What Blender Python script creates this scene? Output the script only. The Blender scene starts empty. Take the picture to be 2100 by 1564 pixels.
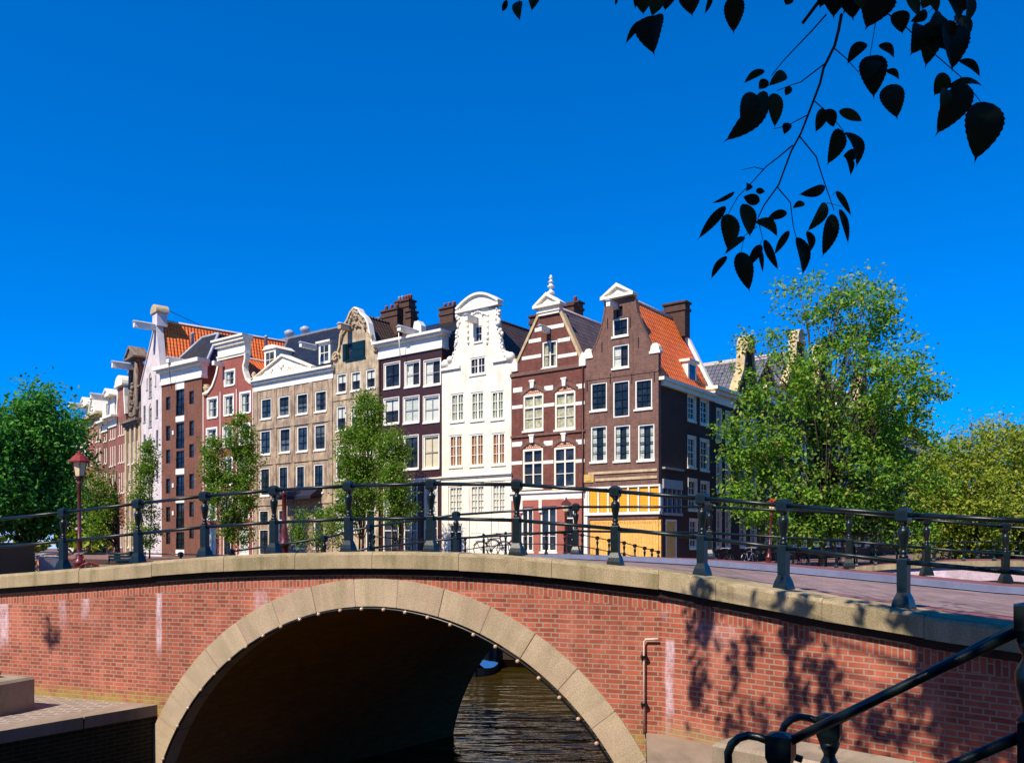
import bpy, math, random
from mathutils import Vector, Matrix
from mathutils.geometry import tessellate_polygon, delaunay_2d_cdt
random.seed(7)
R = math.radians
F = 1712.0; CX = 1050.0; CY = 1110.0          # lens of the photograph in its own pixels, horizon row
SZ = -1.35                                     # street level below the eye
WZ = -4.30                                     # water level below the eye
scene = bpy.context.scene
COL = scene.collection
V = Vector

# ------------------------------------------------------------------ mesh builder
class MB:
    def __init__(s):
        s.v = []; s.f = []; s.uv = []; s.sm = []
    def face(s, pts, uv=None, smooth=False):
        i = len(s.v); s.v += [tuple(p) for p in pts]
        s.f.append(list(range(i, i + len(pts)))); s.uv.append(uv); s.sm.append(smooth)
    def box(s, x0, x1, y0, y1, z0, z1, M=None):
        p = [V((x, y, z)) for z in (z0, z1) for y in (y0, y1) for x in (x0, x1)]
        if M is not None: p = [M @ q for q in p]
        for q in ((0, 1, 5, 4), (1, 3, 7, 5), (3, 2, 6, 7), (2, 0, 4, 6), (4, 5, 7, 6), (2, 3, 1, 0)):
            s.face([p[k] for k in q])
    def frustum(s, c, a0, b0, z0, a1, b1, z1, M=None):
        p = [V((c[0] + sx * a, c[1] + sy * b, z)) for (a, b, z) in ((a0, b0, z0), (a1, b1, z1)) for (sx, sy) in ((-1, -1), (1, -1), (1, 1), (-1, 1))]
        if M is not None: p = [M @ q for q in p]
        for k in range(4):
            j = (k + 1) % 4; s.face([p[k], p[j], p[4 + j], p[4 + k]])
        s.face([p[4], p[5], p[6], p[7]]); s.face([p[3], p[2], p[1], p[0]])
    def prism(s, poly, d0, d1, fn=None):
        """poly: (x,z) outline, extruded in y from d0 to d1"""
        if fn is None: fn = lambda x, y, z: V((x, y, z))
        n = len(poly)
        tri = tessellate_polygon([[V((x, z, 0)) for x, z in poly]])
        for t in tri:
            q = [poly[k] for k in t]
            ar = (q[1][0]-q[0][0])*(q[2][1]-q[0][1]) - (q[2][0]-q[0][0])*(q[1][1]-q[0][1])
            if ar < 0: q = q[::-1]
            s.face([fn(x, d0, z) for x, z in q]); s.face([fn(x, d1, z) for x, z in q[::-1]])
        ar = sum(poly[k][0]*poly[(k+1) % n][1]-poly[(k+1) % n][0]*poly[k][1] for k in range(n))
        P = poly if ar > 0 else poly[::-1]
        for k in range(n):
            a, b = P[k], P[(k+1) % n]
            s.face([fn(a[0], d0, a[1]), fn(a[0], d1, a[1]), fn(b[0], d1, b[1]), fn(b[0], d0, b[1])])
    def tube(s, pts, r, n=8, cap=True, smooth=True):
        pts = [V(p) for p in pts]
        rs = r if isinstance(r, (list, tuple)) else [r] * len(pts)
        rings = []; up = V((0, 0, 1)); prev = None
        for i, p in enumerate(pts):
            d = (pts[min(i + 1, len(pts) - 1)] - pts[max(i - 1, 0)])
            if d.length < 1e-9: d = V((0, 0, 1))
            d.normalize()
            a = prev if prev is not None else (up if abs(d.z) < .9 else V((1, 0, 0)))
            a = (a - d * a.dot(d))
            if a.length < 1e-6: a = d.orthogonal()
            a.normalize(); b = d.cross(a); prev = a
            rings.append([p + (a * math.cos(2*math.pi*k/n) + b * math.sin(2*math.pi*k/n)) * rs[i] for k in range(n)])
        base = len(s.v)
        for rg in rings: s.v += [tuple(q) for q in rg]
        for i in range(len(rings) - 1):
            for k in range(n):
                j = (k + 1) % n
                s.f.append([base + i*n + k, base + i*n + j, base + (i+1)*n + j, base + (i+1)*n + k]); s.uv.append(None); s.sm.append(smooth)
        if cap:
            s.f.append([base + k for k in range(n)][::-1]); s.uv.append(None); s.sm.append(False)
            s.f.append([base + (len(rings)-1)*n + k for k in range(n)]); s.uv.append(None); s.sm.append(False)
    def lathe(s, prof, n=12, c=(0, 0, 0), smooth=True, rot=0.0):
        base = len(s.v); c = V(c)
        for (r, z) in prof:
            s.v += [tuple(c + V((r*math.cos(rot+2*math.pi*k/n), r*math.sin(rot+2*math.pi*k/n), z))) for k in range(n)]
        for i in range(len(prof) - 1):
            for k in range(n):
                j = (k + 1) % n
                s.f.append([base+i*n+k, base+i*n+j, base+(i+1)*n+j, base+(i+1)*n+k]); s.uv.append(None); s.sm.append(smooth)
        s.f.append([base+k for k in range(n)][::-1]); s.uv.append(None); s.sm.append(False)
        s.f.append([base+(len(prof)-1)*n+k for k in range(n)]); s.uv.append(None); s.sm.append(False)
    def ball(s, c, r, n=8, m=5, sz=1.0):
        s.lathe([(max(1e-4, r*math.sin(math.pi*i/m)), -r*sz*math.cos(math.pi*i/m)) for i in range(m + 1)], n, c)
    def build(s, name, mat, parent=None, loc=None, rz=0.0):
        me = bpy.data.meshes.new(name); me.from_pydata(s.v, [], s.f)
        me.polygons.foreach_set("use_smooth", s.sm)
        uvl = me.uv_layers.new(name="UVMap"); data = [0.0] * (2 * len(me.loops)); vs = [V(q) for q in s.v]; li = 0
        for fi, f in enumerate(s.f):
            uv = s.uv[fi]
            if uv is None:
                nrm = V((0, 0, 0))
                for k in range(len(f)):
                    a, b = vs[f[k]], vs[f[(k+1) % len(f)]]
                    nrm += a.cross(b)
                if nrm.length > 1e-12: nrm.normalize()
                if abs(nrm.z) > .98 or nrm.length < .5: e1, e2 = V((1, 0, 0)), V((0, 1, 0))
                else:
                    e1 = V((0, 0, 1)).cross(nrm).normalized(); e2 = nrm.cross(e1)
                uv = [(vs[k].dot(e1), vs[k].dot(e2)) for k in f]
            for k in range(len(f)):
                data[2*li] = uv[k][0]; data[2*li+1] = uv[k][1]; li += 1
        uvl.data.foreach_set("uv", data)
        me.validate(); me.update()
        if mat is not None: me.materials.append(mat)
        o = bpy.data.objects.new(name, me); COL.objects.link(o)
        if parent is not None: o.parent = parent
        if loc is not None: o.location = loc
        o.rotation_euler = (0, 0, rz)
        return o

def thing(name, label, cat, loc=(0, 0, 0), rz=0.0, group=None):
    o = bpy.data.objects.new(name, None); COL.objects.link(o); o.empty_display_size = .2
    o.location = loc; o.rotation_euler = (0, 0, rz); o['label'] = label; o['category'] = cat
    if group: o['group'] = group
    return o
def tag(o, label, cat, group=None):
    o['label'] = label; o['category'] = cat
    if group: o['group'] = group
    return o
def structure(o, label=None):
    o['kind'] = 'structure'
    if label: o['label'] = label
    return o
KIDS = {}
def dup(root, loc, rz=0.0, label=None, sc=None):
    ch = {}
    for o in COL.objects:
        if o.parent: ch.setdefault(o.parent.name, []).append(o)
    def cp(o, par):
        c = o.copy(); COL.objects.link(c); c.parent = par
        for q in ch.get(o.name, []): cp(q, c)
        return c
    r = cp(root, None); r.location = loc; r.rotation_euler = (0, 0, rz)
    if sc: r.scale = sc
    if label: r['label'] = label
    return r

# ------------------------------------------------------------------ pixel <-> place
def ray(px): return (px - CX) / F
def P(px, py, Y): return V(((px - CX) / F * Y, Y, (CY - py) / F * Y))

# ------------------------------------------------------------------ materials
def srgb(r, g, b):
    def c(x):
        x /= 255.0
        return x / 12.92 if x <= .04045 else ((x + .055) / 1.055) ** 2.4
    return (c(r), c(g), c(b), 1)
class NT:
    def __init__(s, name):
        s.m = bpy.data.materials.new(name); s.m.use_nodes = True
        s.t = s.m.node_tree; s.n = s.t.nodes; s.n.clear()
        s.out = s.n.new('ShaderNodeOutputMaterial')
    def node(s, typ, **kw):
        nd = s.n.new(typ)
        for k, v in kw.items():
            if k.startswith('i_'):
                key = k[2:]
                key = int(key) if key.isdigit() else key.replace('_', ' ')
                sock = nd.inputs[key]
                if isinstance(v, bpy.types.NodeSocket): s.t.links.new(v, sock)
                else: sock.default_value = v
            else: setattr(nd, k, v)
        return nd
    def math(s, op, a, b=None, c=None, clamp=False):
        nd = s.n.new('ShaderNodeMath'); nd.operation = op; nd.use_clamp = clamp
        for i, v in enumerate((a, b, c)):
            if v is None: continue
            if isinstance(v, bpy.types.NodeSocket): s.t.links.new(v, nd.inputs[i])
            else: nd.inputs[i].default_value = v
        return nd.outputs[0]
    def mix(s, fac, a, b, blend='MIX'):
        nd = s.n.new('ShaderNodeMix'); nd.data_type = 'RGBA'; nd.blend_type = blend
        for k, v in ((0, fac), (6, a), (7, b)):
            if isinstance(v, bpy.types.NodeSocket): s.t.links.new(v, nd.inputs[k])
            else: nd.inputs[k].default_value = v
        return nd.outputs[2]
    def uv(s): return s.node('ShaderNodeUVMap', uv_map='UVMap').outputs[0]
    def noise(s, vec, scale, detail=4, rough=.55, out=0):
        return s.node('ShaderNodeTexNoise', i_Vector=vec, i_Scale=scale, i_Detail=detail, i_Roughness=rough).outputs[out]
    def ramp(s, fac, stops):
        nd = s.node('ShaderNodeValToRGB', i_Fac=fac); cr = nd.color_ramp
        while len(cr.elements) < len(stops): cr.elements.new(.5)
        for e, (p, c) in zip(cr.elements, stops):
            e.position = p; e.color = c if len(c) == 4 else (*c, 1)
        return nd.outputs[0]
    def smooth(s, x, a, b):
        nd = s.node('ShaderNodeMapRange', interpolation_type='SMOOTHSTEP'); 
        s.t.links.new(x, nd.inputs[0]); nd.inputs[1].default_value = a; nd.inputs[2].default_value = b
        return nd.outputs[0]
    def scalev(s, vec, sc):
        nd = s.node('ShaderNodeMapping', i_Vector=vec); nd.inputs['Scale'].default_value = sc
        return nd.outputs[0]
    def finish(s, color, rough=.7, bump=None, bstr=.3, bdist=.02, metal=0.0, spec=.4):
        b = s.node('ShaderNodeBsdfPrincipled'); 
        for key, v in (('Base Color', color), ('Roughness', rough), ('Metallic', metal), ('Specular IOR Level', spec)):
            if isinstance(v, bpy.types.NodeSocket): s.t.links.new(v, b.inputs[key])
            else: b.inputs[key].default_value = v
        if bump is not None:
            bp = s.node('ShaderNodeBump', i_Height=bump, i_Strength=bstr, i_Distance=bdist)
            s.t.links.new(bp.outputs[0], b.inputs['Normal'])
        s.t.links.new(b.outputs[0], s.out.inputs[0]); return s.m

def brick_mat(name, c1, c2, mortar, w=.22, h=.0625, ms=.011, var=.35, strips=(), squash=1.0, haze=0.0, hazec=(170, 140, 165), tint=None, low=None, streak=False):
    t = NT(name); uv = t.uv()
    nz = t.noise(uv, 30, 2); 
    wob = t.node('ShaderNodeVectorMath', operation='SCALE'); 
    t.t.links.new(t.noise(uv, 3.0, 3, out=1), wob.inputs[0]); wob.inputs['Scale'].default_value = .012
    vec = t.node('ShaderNodeVectorMath', operation='ADD'); t.t.links.new(uv, vec.inputs[0]); t.t.links.new(wob.outputs[0], vec.inputs[1])
    br = t.node('ShaderNodeTexBrick', i_Vector=vec.outputs[0], i_Color1=c1, i_Color2=c2, i_Mortar=mortar, i_Scale=1.0, i_Mortar_Size=ms, i_Mortar_Smooth=.25, i_Bias=-.1, i_Brick_Width=w, i_Row_Height=h, offset=.5, squash=squash, squash_frequency=2)
    big = t.noise(uv, .55, 5, .6); mid = t.noise(uv, 4.0, 4, .6)
    k = t.math('ADD', t.math('MULTIPLY', big, 1.0), t.math('MULTIPLY', mid, .7))
    k = t.math('ADD', t.math('MULTIPLY', t.math('SUBTRACT', k, .85), var * 2), .86)
    gry = t.node('ShaderNodeCombineColor'); 
    for i in range(3): t.t.links.new(k, gry.inputs[i])
    col = t.mix(1.0, br.outputs[0], gry.outputs[0], 'MULTIPLY')
    if haze > 0:
        hz = t.smooth(t.noise(t.scalev(uv, (1, .55, 1)), 1.6, 6, .7), .48, .75)
        col = t.mix(t.math('MULTIPLY', hz, haze), col, srgb(*hazec))
    if streak:
        st = t.smooth(t.noise(t.scalev(uv, (5, .35, 1)), 1.0, 4, .6), .5, .72)
        col = t.mix(t.math('MULTIPLY', st, .42), col, srgb(52, 40, 30))
        pt = t.smooth(t.noise(t.scalev(uv, (.8, .5, 1)), 1.1, 6, .75), .52, .72); col = t.mix(t.math('MULTIPLY', pt, .22), col, mortar)
    sep = t.node('ShaderNodeSeparateXYZ', i_Vector=uv)
    geo_z = t.node('ShaderNodeSeparateXYZ', i_Vector=t.node('ShaderNodeNewGeometry').outputs['Position']).outputs[2]
    for (u0, hw, zt, zb, st) in strips:
        n1 = t.noise(t.scalev(uv, (6, 1.3, 1)), 1.0, 4, .7)
        du = t.math('ABSOLUTE', t.math('ADD', t.math('SUBTRACT', sep.outputs[0], u0), t.math('MULTIPLY', t.math('SUBTRACT', n1, .5), hw * 1.6)))
        m = t.math('SUBTRACT', 1.0, t.smooth(du, hw * .45, hw * 1.1))
        zz = geo_z
        m = t.math('MULTIPLY', m, t.smooth(zz, zb - .15, zb + .25))
        m = t.math('MULTIPLY', m, t.math('SUBTRACT', 1.0, t.smooth(zz, zt - .02, zt + .05)))
        brk = t.smooth(t.noise(t.scalev(uv, (9, 3.5, 1)), 1.0, 5, .75), .36, .62)
        m = t.math('MULTIPLY', m, t.math('MULTIPLY', t.math('ADD', t.math('MULTIPLY', brk, .75), .25), st))
        col = t.mix(m, col, srgb(204, 182, 190))
    if low is not None:      # algae on the lowest courses, a stain of its own
        z0, z1, cc = low
        m = t.math('MULTIPLY', t.math('SUBTRACT', 1.0, t.smooth(geo_z, z0, z1)), t.smooth(mid, .3, .55))
        col = t.mix(t.math('MULTIPLY', m, .75), col, cc)
    hgt = t.math('ADD', t.math('MULTIPLY', br.outputs[1], -1.0), t.math('MULTIPLY', nz, .35))
    return t.finish(col, .85, hgt, .55, .008, spec=.25)

def plain(name, c, rough=.6, var=.12, bump=.15, scale=6, spec=.4, dirt=None, dirt_s=.25):
    t = NT(name); uv = t.node('ShaderNodeTexCoord').outputs['Object']
    n = t.noise(uv, scale, 5, .6)
    d = tuple(max(0, x * (1 - 2.2 * var)) for x in c[:3]) + (1,); l = tuple(min(1, x * (1 + 1.2 * var)) for x in c[:3]) + (1,)
    col = t.ramp(n, [(.3, d), (.7, l)])
    if dirt is not None:
        m = t.smooth(t.noise(t.scalev(uv, (3, 3, .5)), 1.3, 6, .65), .5, .75)
        col = t.mix(t.math('MULTIPLY', m, dirt_s), col, dirt)
    return t.finish(col, rough, t.noise(uv, scale * 8, 3), bump, .004, spec=spec)

def stone_mat(name, a, b, dark, streak=.5, speck=.25, scale=1.0):
    t = NT(name); uv = t.uv()
    n = t.noise(uv, 1.2 * scale, 6, .65); col = t.mix(t.smooth(n, .35, .65), a, b)
    s1 = t.smooth(t.noise(t.scalev(uv, (2.2 * scale, .35 * scale, 1)), 1.6, 6, .65), .44, .7)
    col = t.mix(t.math('MULTIPLY', s1, streak), col, dark)
    s2 = t.smooth(t.noise(t.scalev(uv, (4.5 * scale, .22 * scale, 1)), 1.3, 5, .7), .5, .66)
    col = t.mix(t.math('MULTIPLY', s2, streak * .5), col, dark)
    sp = t.noise(uv, 62 * scale, 3, .6)
    g = t.math('ADD', t.math('MULTIPLY', t.math('SUBTRACT', sp, .5), speck * 4), 1.0 if 'plaster' in name else .88)
    gc = t.node('ShaderNodeCombineColor')
    for i in range(3): t.t.links.new(g, gc.inputs[i])
    col = t.mix(1.0, col, gc.outputs[0], 'MULTIPLY')
    return t.finish(col, .85, t.math('ADD', sp, n), .35, .006, spec=.25)

def tile_mat(name, c1, c2, line, w=.30, h=.36, rough=.6):
    t = NT(name); uv = t.uv()
    br = t.node('ShaderNodeTexBrick', i_Vector=uv, i_Color1=c1, i_Color2=c2, i_Mortar=line, i_Scale=1.0, i_Mortar_Size=.034, i_Mortar_Smooth=.5, i_Bias=0.0, i_Brick_Width=w, i_Row_Height=h, offset=0.0, squash=1.0)
    sep = t.node('ShaderNodeSeparateXYZ', i_Vector=uv)
    wave = t.math('SINE', t.math('MULTIPLY', sep.outputs[0], 2 * math.pi / w))
    saw = t.math('FRACT', t.math('DIVIDE', sep.outputs[1], h))
    hgt = t.math('ADD', t.math('MULTIPLY', wave, .5), t.math('MULTIPLY', saw, -.9))
    n = t.noise(uv, 1.3, 6, .7)
    k = t.math('ADD', .52, t.math('MULTIPLY', n, .76)); gc = t.node('ShaderNodeCombineColor')
    for i in range(3): t.t.links.new(k, gc.inputs[i])
    col = t.mix(1.0, br.outputs[0], gc.outputs[0], 'MULTIPLY')
    return t.finish(col, rough, hgt, 1.0, .06, spec=.35)

def glass_mat(name):
    t = NT(name); uv = t.node('ShaderNodeTexCoord').outputs['Object']
    bp = t.node('ShaderNodeBump', i_Height=t.noise(uv, 1.7, 2), i_Strength=.12, i_Distance=.05)
    tr = t.node('ShaderNodeBsdfTransparent'); tr.inputs[0].default_value = (.92, .95, .93, 1)
    gl = t.node('ShaderNodeBsdfGlossy'); gl.inputs['Roughness'].default_value = .02
    t.t.links.new(bp.outputs[0], gl.inputs['Normal'])
    lw = t.node('ShaderNodeLayerWeight', i_Blend=.5)
    fr = t.math('ADD', .045, t.math('MULTIPLY', .9, t.math('POWER', lw.outputs[1], 5.0)), clamp=True)
    mx = t.node('ShaderNodeMixShader'); t.t.links.new(fr, mx.inputs[0]); t.t.links.new(tr.outputs[0], mx.inputs[1]); t.t.links.new(gl.outputs[0], mx.inputs[2])
    t.t.links.new(mx.outputs[0], t.out.inputs[0]); return t.m
def pane_mat(name, c=(.012, .014, .018, 1)):
    t = NT(name); uv = t.node('ShaderNodeTexCoord').outputs['Object']
    n = t.noise(uv, 1.3, 3); col = t.mix(t.smooth(n, .45, .62), c, tuple(x * 2.6 for x in c[:3]) + (1,))
    return t.finish(col, .05, t.noise(uv, 1.7, 2), .25, .06, spec=.4)

def leaf_mat(name, stops, trans=.35):
    t = NT(name); g = t.node('ShaderNodeNewGeometry')
    col = t.ramp(g.outputs['Random Per Island'], stops)
    d = t.node('ShaderNodeBsdfPrincipled', i_Roughness=.6 if trans > .1 else .85); d.inputs['Specular IOR Level'].default_value = .3 if trans > .1 else .12
    t.t.links.new(col, d.inputs['Base Color'])
    tl = t.node('ShaderNodeBsdfTranslucent'); t.t.links.new(t.mix(1.0, col, (1.0, 1.15, .35, 1), 'MULTIPLY'), tl.inputs[0])
    mx = t.node('ShaderNodeMixShader'); mx.inputs[0].default_value = trans
    t.t.links.new(d.outputs[0], mx.inputs[1]); t.t.links.new(tl.outputs[0], mx.inputs[2])
    t.t.links.new(mx.outputs[0], t.out.inputs[0]); return t.m

M = {}
M['white'] = plain('white_paint', srgb(230, 224, 208), .5, .04, .1, 3, dirt=srgb(160, 148, 126), dirt_s=.35)
M['cream'] = plain('cream_paint', srgb(236, 226, 204), .5, .05, .1, 3, dirt=srgb(170, 150, 120), dirt_s=.35)
M['grey_paint'] = plain('grey_paint', srgb(150, 150, 150), .5, .05, .1, 3)
M['white_wall'] = stone_mat('white_plaster', srgb(236, 228, 210), srgb(224, 214, 194), srgb(176, 162, 138), .32, .03)
M['pale_wall'] = stone_mat('pale_plaster', srgb(214, 202, 198), srgb(198, 186, 182), srgb(150, 138, 134), .35, .05)
M['iron'] = plain('green_black_iron', srgb(13, 27, 28), .34, .25, .3, 14, spec=.4)
M['red_iron'] = plain('oxblood_iron', srgb(92, 32, 28), .35, .2, .2, 10, spec=.5)
M['red_roof_iron'] = plain('red_lantern_hood', srgb(132, 40, 30), .5, .15, .1, 10)
M['lantern'] = plain('lantern_glass', srgb(235, 215, 165), .15, .08, .05, 6, spec=.6)
M['black'] = plain('black_paint', srgb(16, 16, 17), .35, .2, .1, 8)
M['dark_green'] = plain('dark_green_paint', srgb(14, 36, 34), .3, .15, .1, 8)
M['glass'] = glass_mat('window_glass')
M['pane'] = pane_mat('dark_window_pane')
M['pane_blue'] = pane_mat('sky_window_pane', (.02, .028, .04, 1))
M['room'] = plain('dim_room', srgb(34, 26, 18), .9, .2, 0, 3)
M['lace'] = plain('lace_curtain', srgb(196, 186, 150), .9, .25, .3, 5)
M['blind'] = plain('white_blind', srgb(222, 216, 206), .8, .05, .1, 4)
M['brown_blind'] = plain('brown_blind', srgb(176, 112, 34), .8, .12, .2, 8)
M['pale_lace'] = plain('pale_curtain', srgb(205, 205, 195), .9, .12, .3, 8)
M['brick_n1'] = brick_mat('dark_brown_brick', srgb(126, 86, 72), srgb(98, 66, 58), srgb(136, 112, 100), var=.42, streak=True)
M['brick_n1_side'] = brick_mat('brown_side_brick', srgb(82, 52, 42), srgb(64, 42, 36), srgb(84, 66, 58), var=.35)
M['brick_n2'] = brick_mat('red_house_brick', srgb(128, 64, 50), srgb(96, 48, 40), srgb(120, 90, 80), var=.42, streak=True)
M['brick_n2b'] = brick_mat('red_plinth_brick', srgb(176, 88, 72), srgb(158, 74, 62), srgb(176, 128, 112), var=.2)
M['brick_n8'] = brick_mat('warehouse_brick', srgb(130, 78, 58), srgb(106, 62, 48), srgb(124, 94, 78), var=.35, streak=True)
M['paint_n7'] = brick_mat('rose_painted_brick', srgb(166, 92, 80), srgb(150, 82, 74), srgb(150, 90, 80), var=.25, streak=True)
M['brick_left'] = brick_mat('pinkish_brick', srgb(150, 88, 72), srgb(130, 74, 62), srgb(140, 104, 92), var=.3)
M['brick_left2'] = brick_mat('rosy_brick', srgb(160, 98, 84), srgb(140, 84, 74), srgb(150, 114, 104), var=.3)
M['brown_paint'] = plain('dark_brown_paint', srgb(60, 30, 22), .45, .12, .2, 3, dirt=srgb(40, 22, 18), dirt_s=.5)
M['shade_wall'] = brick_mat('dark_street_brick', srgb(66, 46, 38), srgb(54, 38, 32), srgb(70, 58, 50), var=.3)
M['stone_n5'] = stone_mat('weathered_stone', srgb(206, 184, 150), srgb(164, 144, 118), srgb(88, 76, 66), .65, .12)
M['stone_n6'] = stone_mat('weathered_sandstone', srgb(196, 170, 138), srgb(158, 136, 116), srgb(92, 76, 70), .75, .12)
M['stone_l1'] = stone_mat('blackened_stone', srgb(150, 130, 112), srgb(120, 104, 90), srgb(52, 46, 40), .75, .2)
M['tan_trim'] = stone_mat('tan_stone_trim', srgb(214, 190, 150), srgb(190, 164, 126), srgb(120, 100, 76), .4, .12)
M['orange_tile'] = tile_mat('orange_pantile', srgb(255, 132, 48), srgb(250, 112, 38), srgb(190, 72, 26))
M['grey_tile'] = tile_mat('grey_pantile', srgb(108, 92, 88), srgb(84, 72, 72), srgb(46, 40, 40))
M['brown_tile'] = tile_mat('brown_pantile', srgb(82, 60, 52), srgb(68, 50, 44), srgb(40, 30, 28))
M['slate'] = tile_mat('black_glazed_tile', srgb(48, 48, 54), srgb(36, 36, 42), srgb(18, 18, 22), rough=.35)
M['blue_slate'] = tile_mat('bluish_grey_tile', srgb(112, 112, 124), srgb(98, 98, 110), srgb(58, 56, 62))
M['chimney'] = brick_mat('chimney_brick', srgb(96, 66, 54), srgb(74, 50, 44), srgb(92, 74, 64), var=.3, streak=True)
M['pot'] = plain('terracotta_pot', srgb(150, 70, 44), .7, .2, .2, 6)
M['zinc'] = plain('zinc_sheet', srgb(160, 165, 175), .45, .12, .1, 4)
M['yellow'] = plain('yellow_board', srgb(226, 174, 88), .7, .12, .3, 9, dirt=srgb(170, 110, 40), dirt_s=.4)
M['lead'] = plain('lead_sheet', srgb(120, 122, 130), .5, .12, .1, 4)
# ------------------------------------------------------------------ camera, sky, sun
cam_d = bpy.data.cameras.new('camera'); cam = bpy.data.objects.new('camera', cam_d); COL.objects.link(cam)
cam.location = (0, 0, 0); cam.rotation_euler = (R(90), 0, 0)
cam_d.sensor_width = 36; cam_d.lens = 36 * F / 2100; cam_d.shift_y = (CY - 782) / 2100
cam_d.clip_end = 3000; cam_d.clip_start = .05
scene.camera = cam
SUN_EL = R(48); SUN_AZ = math.atan2(-.605, -.797)          # sun behind the left shoulder
TS = V((math.sin(SUN_AZ) * math.cos(SUN_EL), math.cos(SUN_AZ) * math.cos(SUN_EL), math.sin(SUN_EL)))
sun_d = bpy.data.lights.new('sun', 'SUN'); sun = bpy.data.objects.new('sun', sun_d); COL.objects.link(sun)
sun_d.energy = 4.9; sun_d.angle = R(.5); sun_d.color = (1.0, .91, .77)
sun.rotation_euler = (-TS).to_track_quat('-Z', 'Y').to_euler()
w = bpy.data.worlds.new('World'); scene.world = w; w.use_nodes = True
nt = w.node_tree; bg = nt.nodes['Background']
sky = nt.nodes.new('ShaderNodeTexSky'); sky.sky_type = 'NISHITA'; sky.sun_disc = False
sky.sun_elevation = SUN_EL; sky.sun_rotation = SUN_AZ % (2 * math.pi); sky.altitude = 0
sky.air_density = .6; sky.dust_density = 0; sky.ozone_density = 10
hs = nt.nodes.new('ShaderNodeHueSaturation'); hs.inputs['Saturation'].default_value = 1.6; hs.inputs['Value'].default_value = 1.05
gm = nt.nodes.new('ShaderNodeGamma'); gm.inputs[1].default_value = .75
tn = nt.nodes.new('ShaderNodeMix'); tn.data_type = 'RGBA'; tn.blend_type = 'MULTIPLY'; tn.inputs[0].default_value = 1.0; tn.inputs[7].default_value = (1.1, 1.0, 1.48, 1)
nt.links.new(sky.outputs[0], hs.inputs['Color']); nt.links.new(hs.outputs[0], gm.inputs[0]); nt.links.new(gm.outputs[0], tn.inputs[6]); nt.links.new(tn.outputs[2], bg.inputs[0]); bg.inputs[1].default_value = .15
scene.view_settings.view_transform = 'Standard'; scene.view_settings.look = 'None'; scene.view_settings.exposure = 0.5
scene.view_settings.gamma = 1
scene.cycles.max_bounces = 6; scene.cycles.transparent_max_bounces = 12; scene.cycles.caustics_reflective = False; scene.cycles.caustics_refractive = False
scene.cycles.sample_clamp_indirect = 4.0

# ------------------------------------------------------------------ plan of the bridge
HP = 1.03
def near_h(px): return 134 + (px - 325) * .03295 if px < 1357 else 168 + (px - 1357) * 42.2 / 496
def near_xy(px):
    Y = F * HP / near_h(px); return V((ray(px) * Y, Y))
NL, NA, NB, NR = near_xy(-420), near_xy(325), near_xy(1357), near_xy(2330)
e1 = (NB - NL).normalized(); e2 = (NR - NB).normalized()
n1 = V((-e1.y, e1.x)); n2 = V((-e2.y, e2.x))               # away from the camera
def off_nodes(d):
    """plan polyline shifted by d away from the camera, mitred at the kink"""
    a = NL + n1 * d; c = NR + n2 * d
    k = (n1 + n2).normalized(); b = NB + k * (d / k.dot(n1))
    return a, b, c
def on_line(px, d=0.0):
    a, b, c = off_nodes(d); r = ray(px)
    for (p, e, q) in ((a, e1, b), (b, e2, c)):
        # p + u e with x = r*y
        u = (r * p.y - p.x) / (e.x - r * e.y); X = p + e * u
        if p is a and (X - b).dot(e1) <= 1e-6: return X
        if p is b: return X
PROF = [(-420, 1197), (-250, 1194), (0, 1178), (175, 1164), (325, 1150), (440, 1141), (560, 1135), (715, 1130.5), (840, 1130.5), (950, 1133), (1060, 1138), (1200, 1152), (1350, 1168), (1478, 1189), (1697, 1226), (1937, 1262), (2330, 1312)]
def prof_z(px):
    for (a, b) in zip(PROF, PROF[1:]):
        if px <= b[0]:
            t = (px - a[0]) / (b[0] - a[0])
            za = (CY - a[1]) / F * near_xy(a[0]).y; zb = (CY - b[1]) / F * near_xy(b[0]).y
            return za + (zb - za) * t
    return (CY - PROF[-1][1]) / F * near_xy(PROF[-1][0]).y
CTH = .235
ARC_U, ARC_Z, ARC_RI, ARC_RO = 3.88, -4.96, 4.045, 4.435     # arch circle in the plane of the wall, u from NA
def wall_pt(u, z, d=0.0):
    p = NA + e1 * u + n1 * d; return V((p.x, p.y, z))
def u_of(px):
    p = on_line(px); return (p - NA).dot(e1)

bridge = thing('canal_bridge', 'red brick bridge with one stone-edged arch and a grey stone coping', 'bridge', (NA.x, NA.y, WZ))
BO = V((NA.x, NA.y, WZ))
UVA = NA.dot(e1); 
strips_main = [(UVA + u_of(325) + .01, .06, -.55, -1.75, .9), (UVA + u_of(8), .12, -.85, -1.8, .8), (UVA + u_of(175), .1, -.8, -1.25, .65), (UVA + u_of(128), .1, -.95, -1.4, .4), (UVA + u_of(535), .16, -.75, -1.25, .45), (UVA + u_of(600), .18, -.7, -1.1, .4)]
UVB = NB.dot(e2)
strips_wing = [(UVB + .03, .07, -.6, -.95, .5), (UVB + .12, .075, -1.25, -2.15, .85), (UVB + .75, .35, -1.0, -1.25, .25), (UVB + .1, .05, -1.9, -2.5, .3)]
BRK = dict(c1=srgb(182, 92, 69), c2=srgb(136, 65, 49), mortar=srgb(160, 136, 116), w=.225, h=.0625, ms=.0095, var=.42, haze=.5, hazec=(206, 134, 112), squash=.5)
M['bridge_brick'] = brick_mat('bridge_brick', strips=strips_main, low=(-2.6, -2.3, srgb(150, 140, 70)), **BRK)
M['wing_brick'] = brick_mat('wing_brick', strips=strips_wing, low=(-2.45, -2.15, srgb(150, 130, 90)), **BRK)
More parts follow.
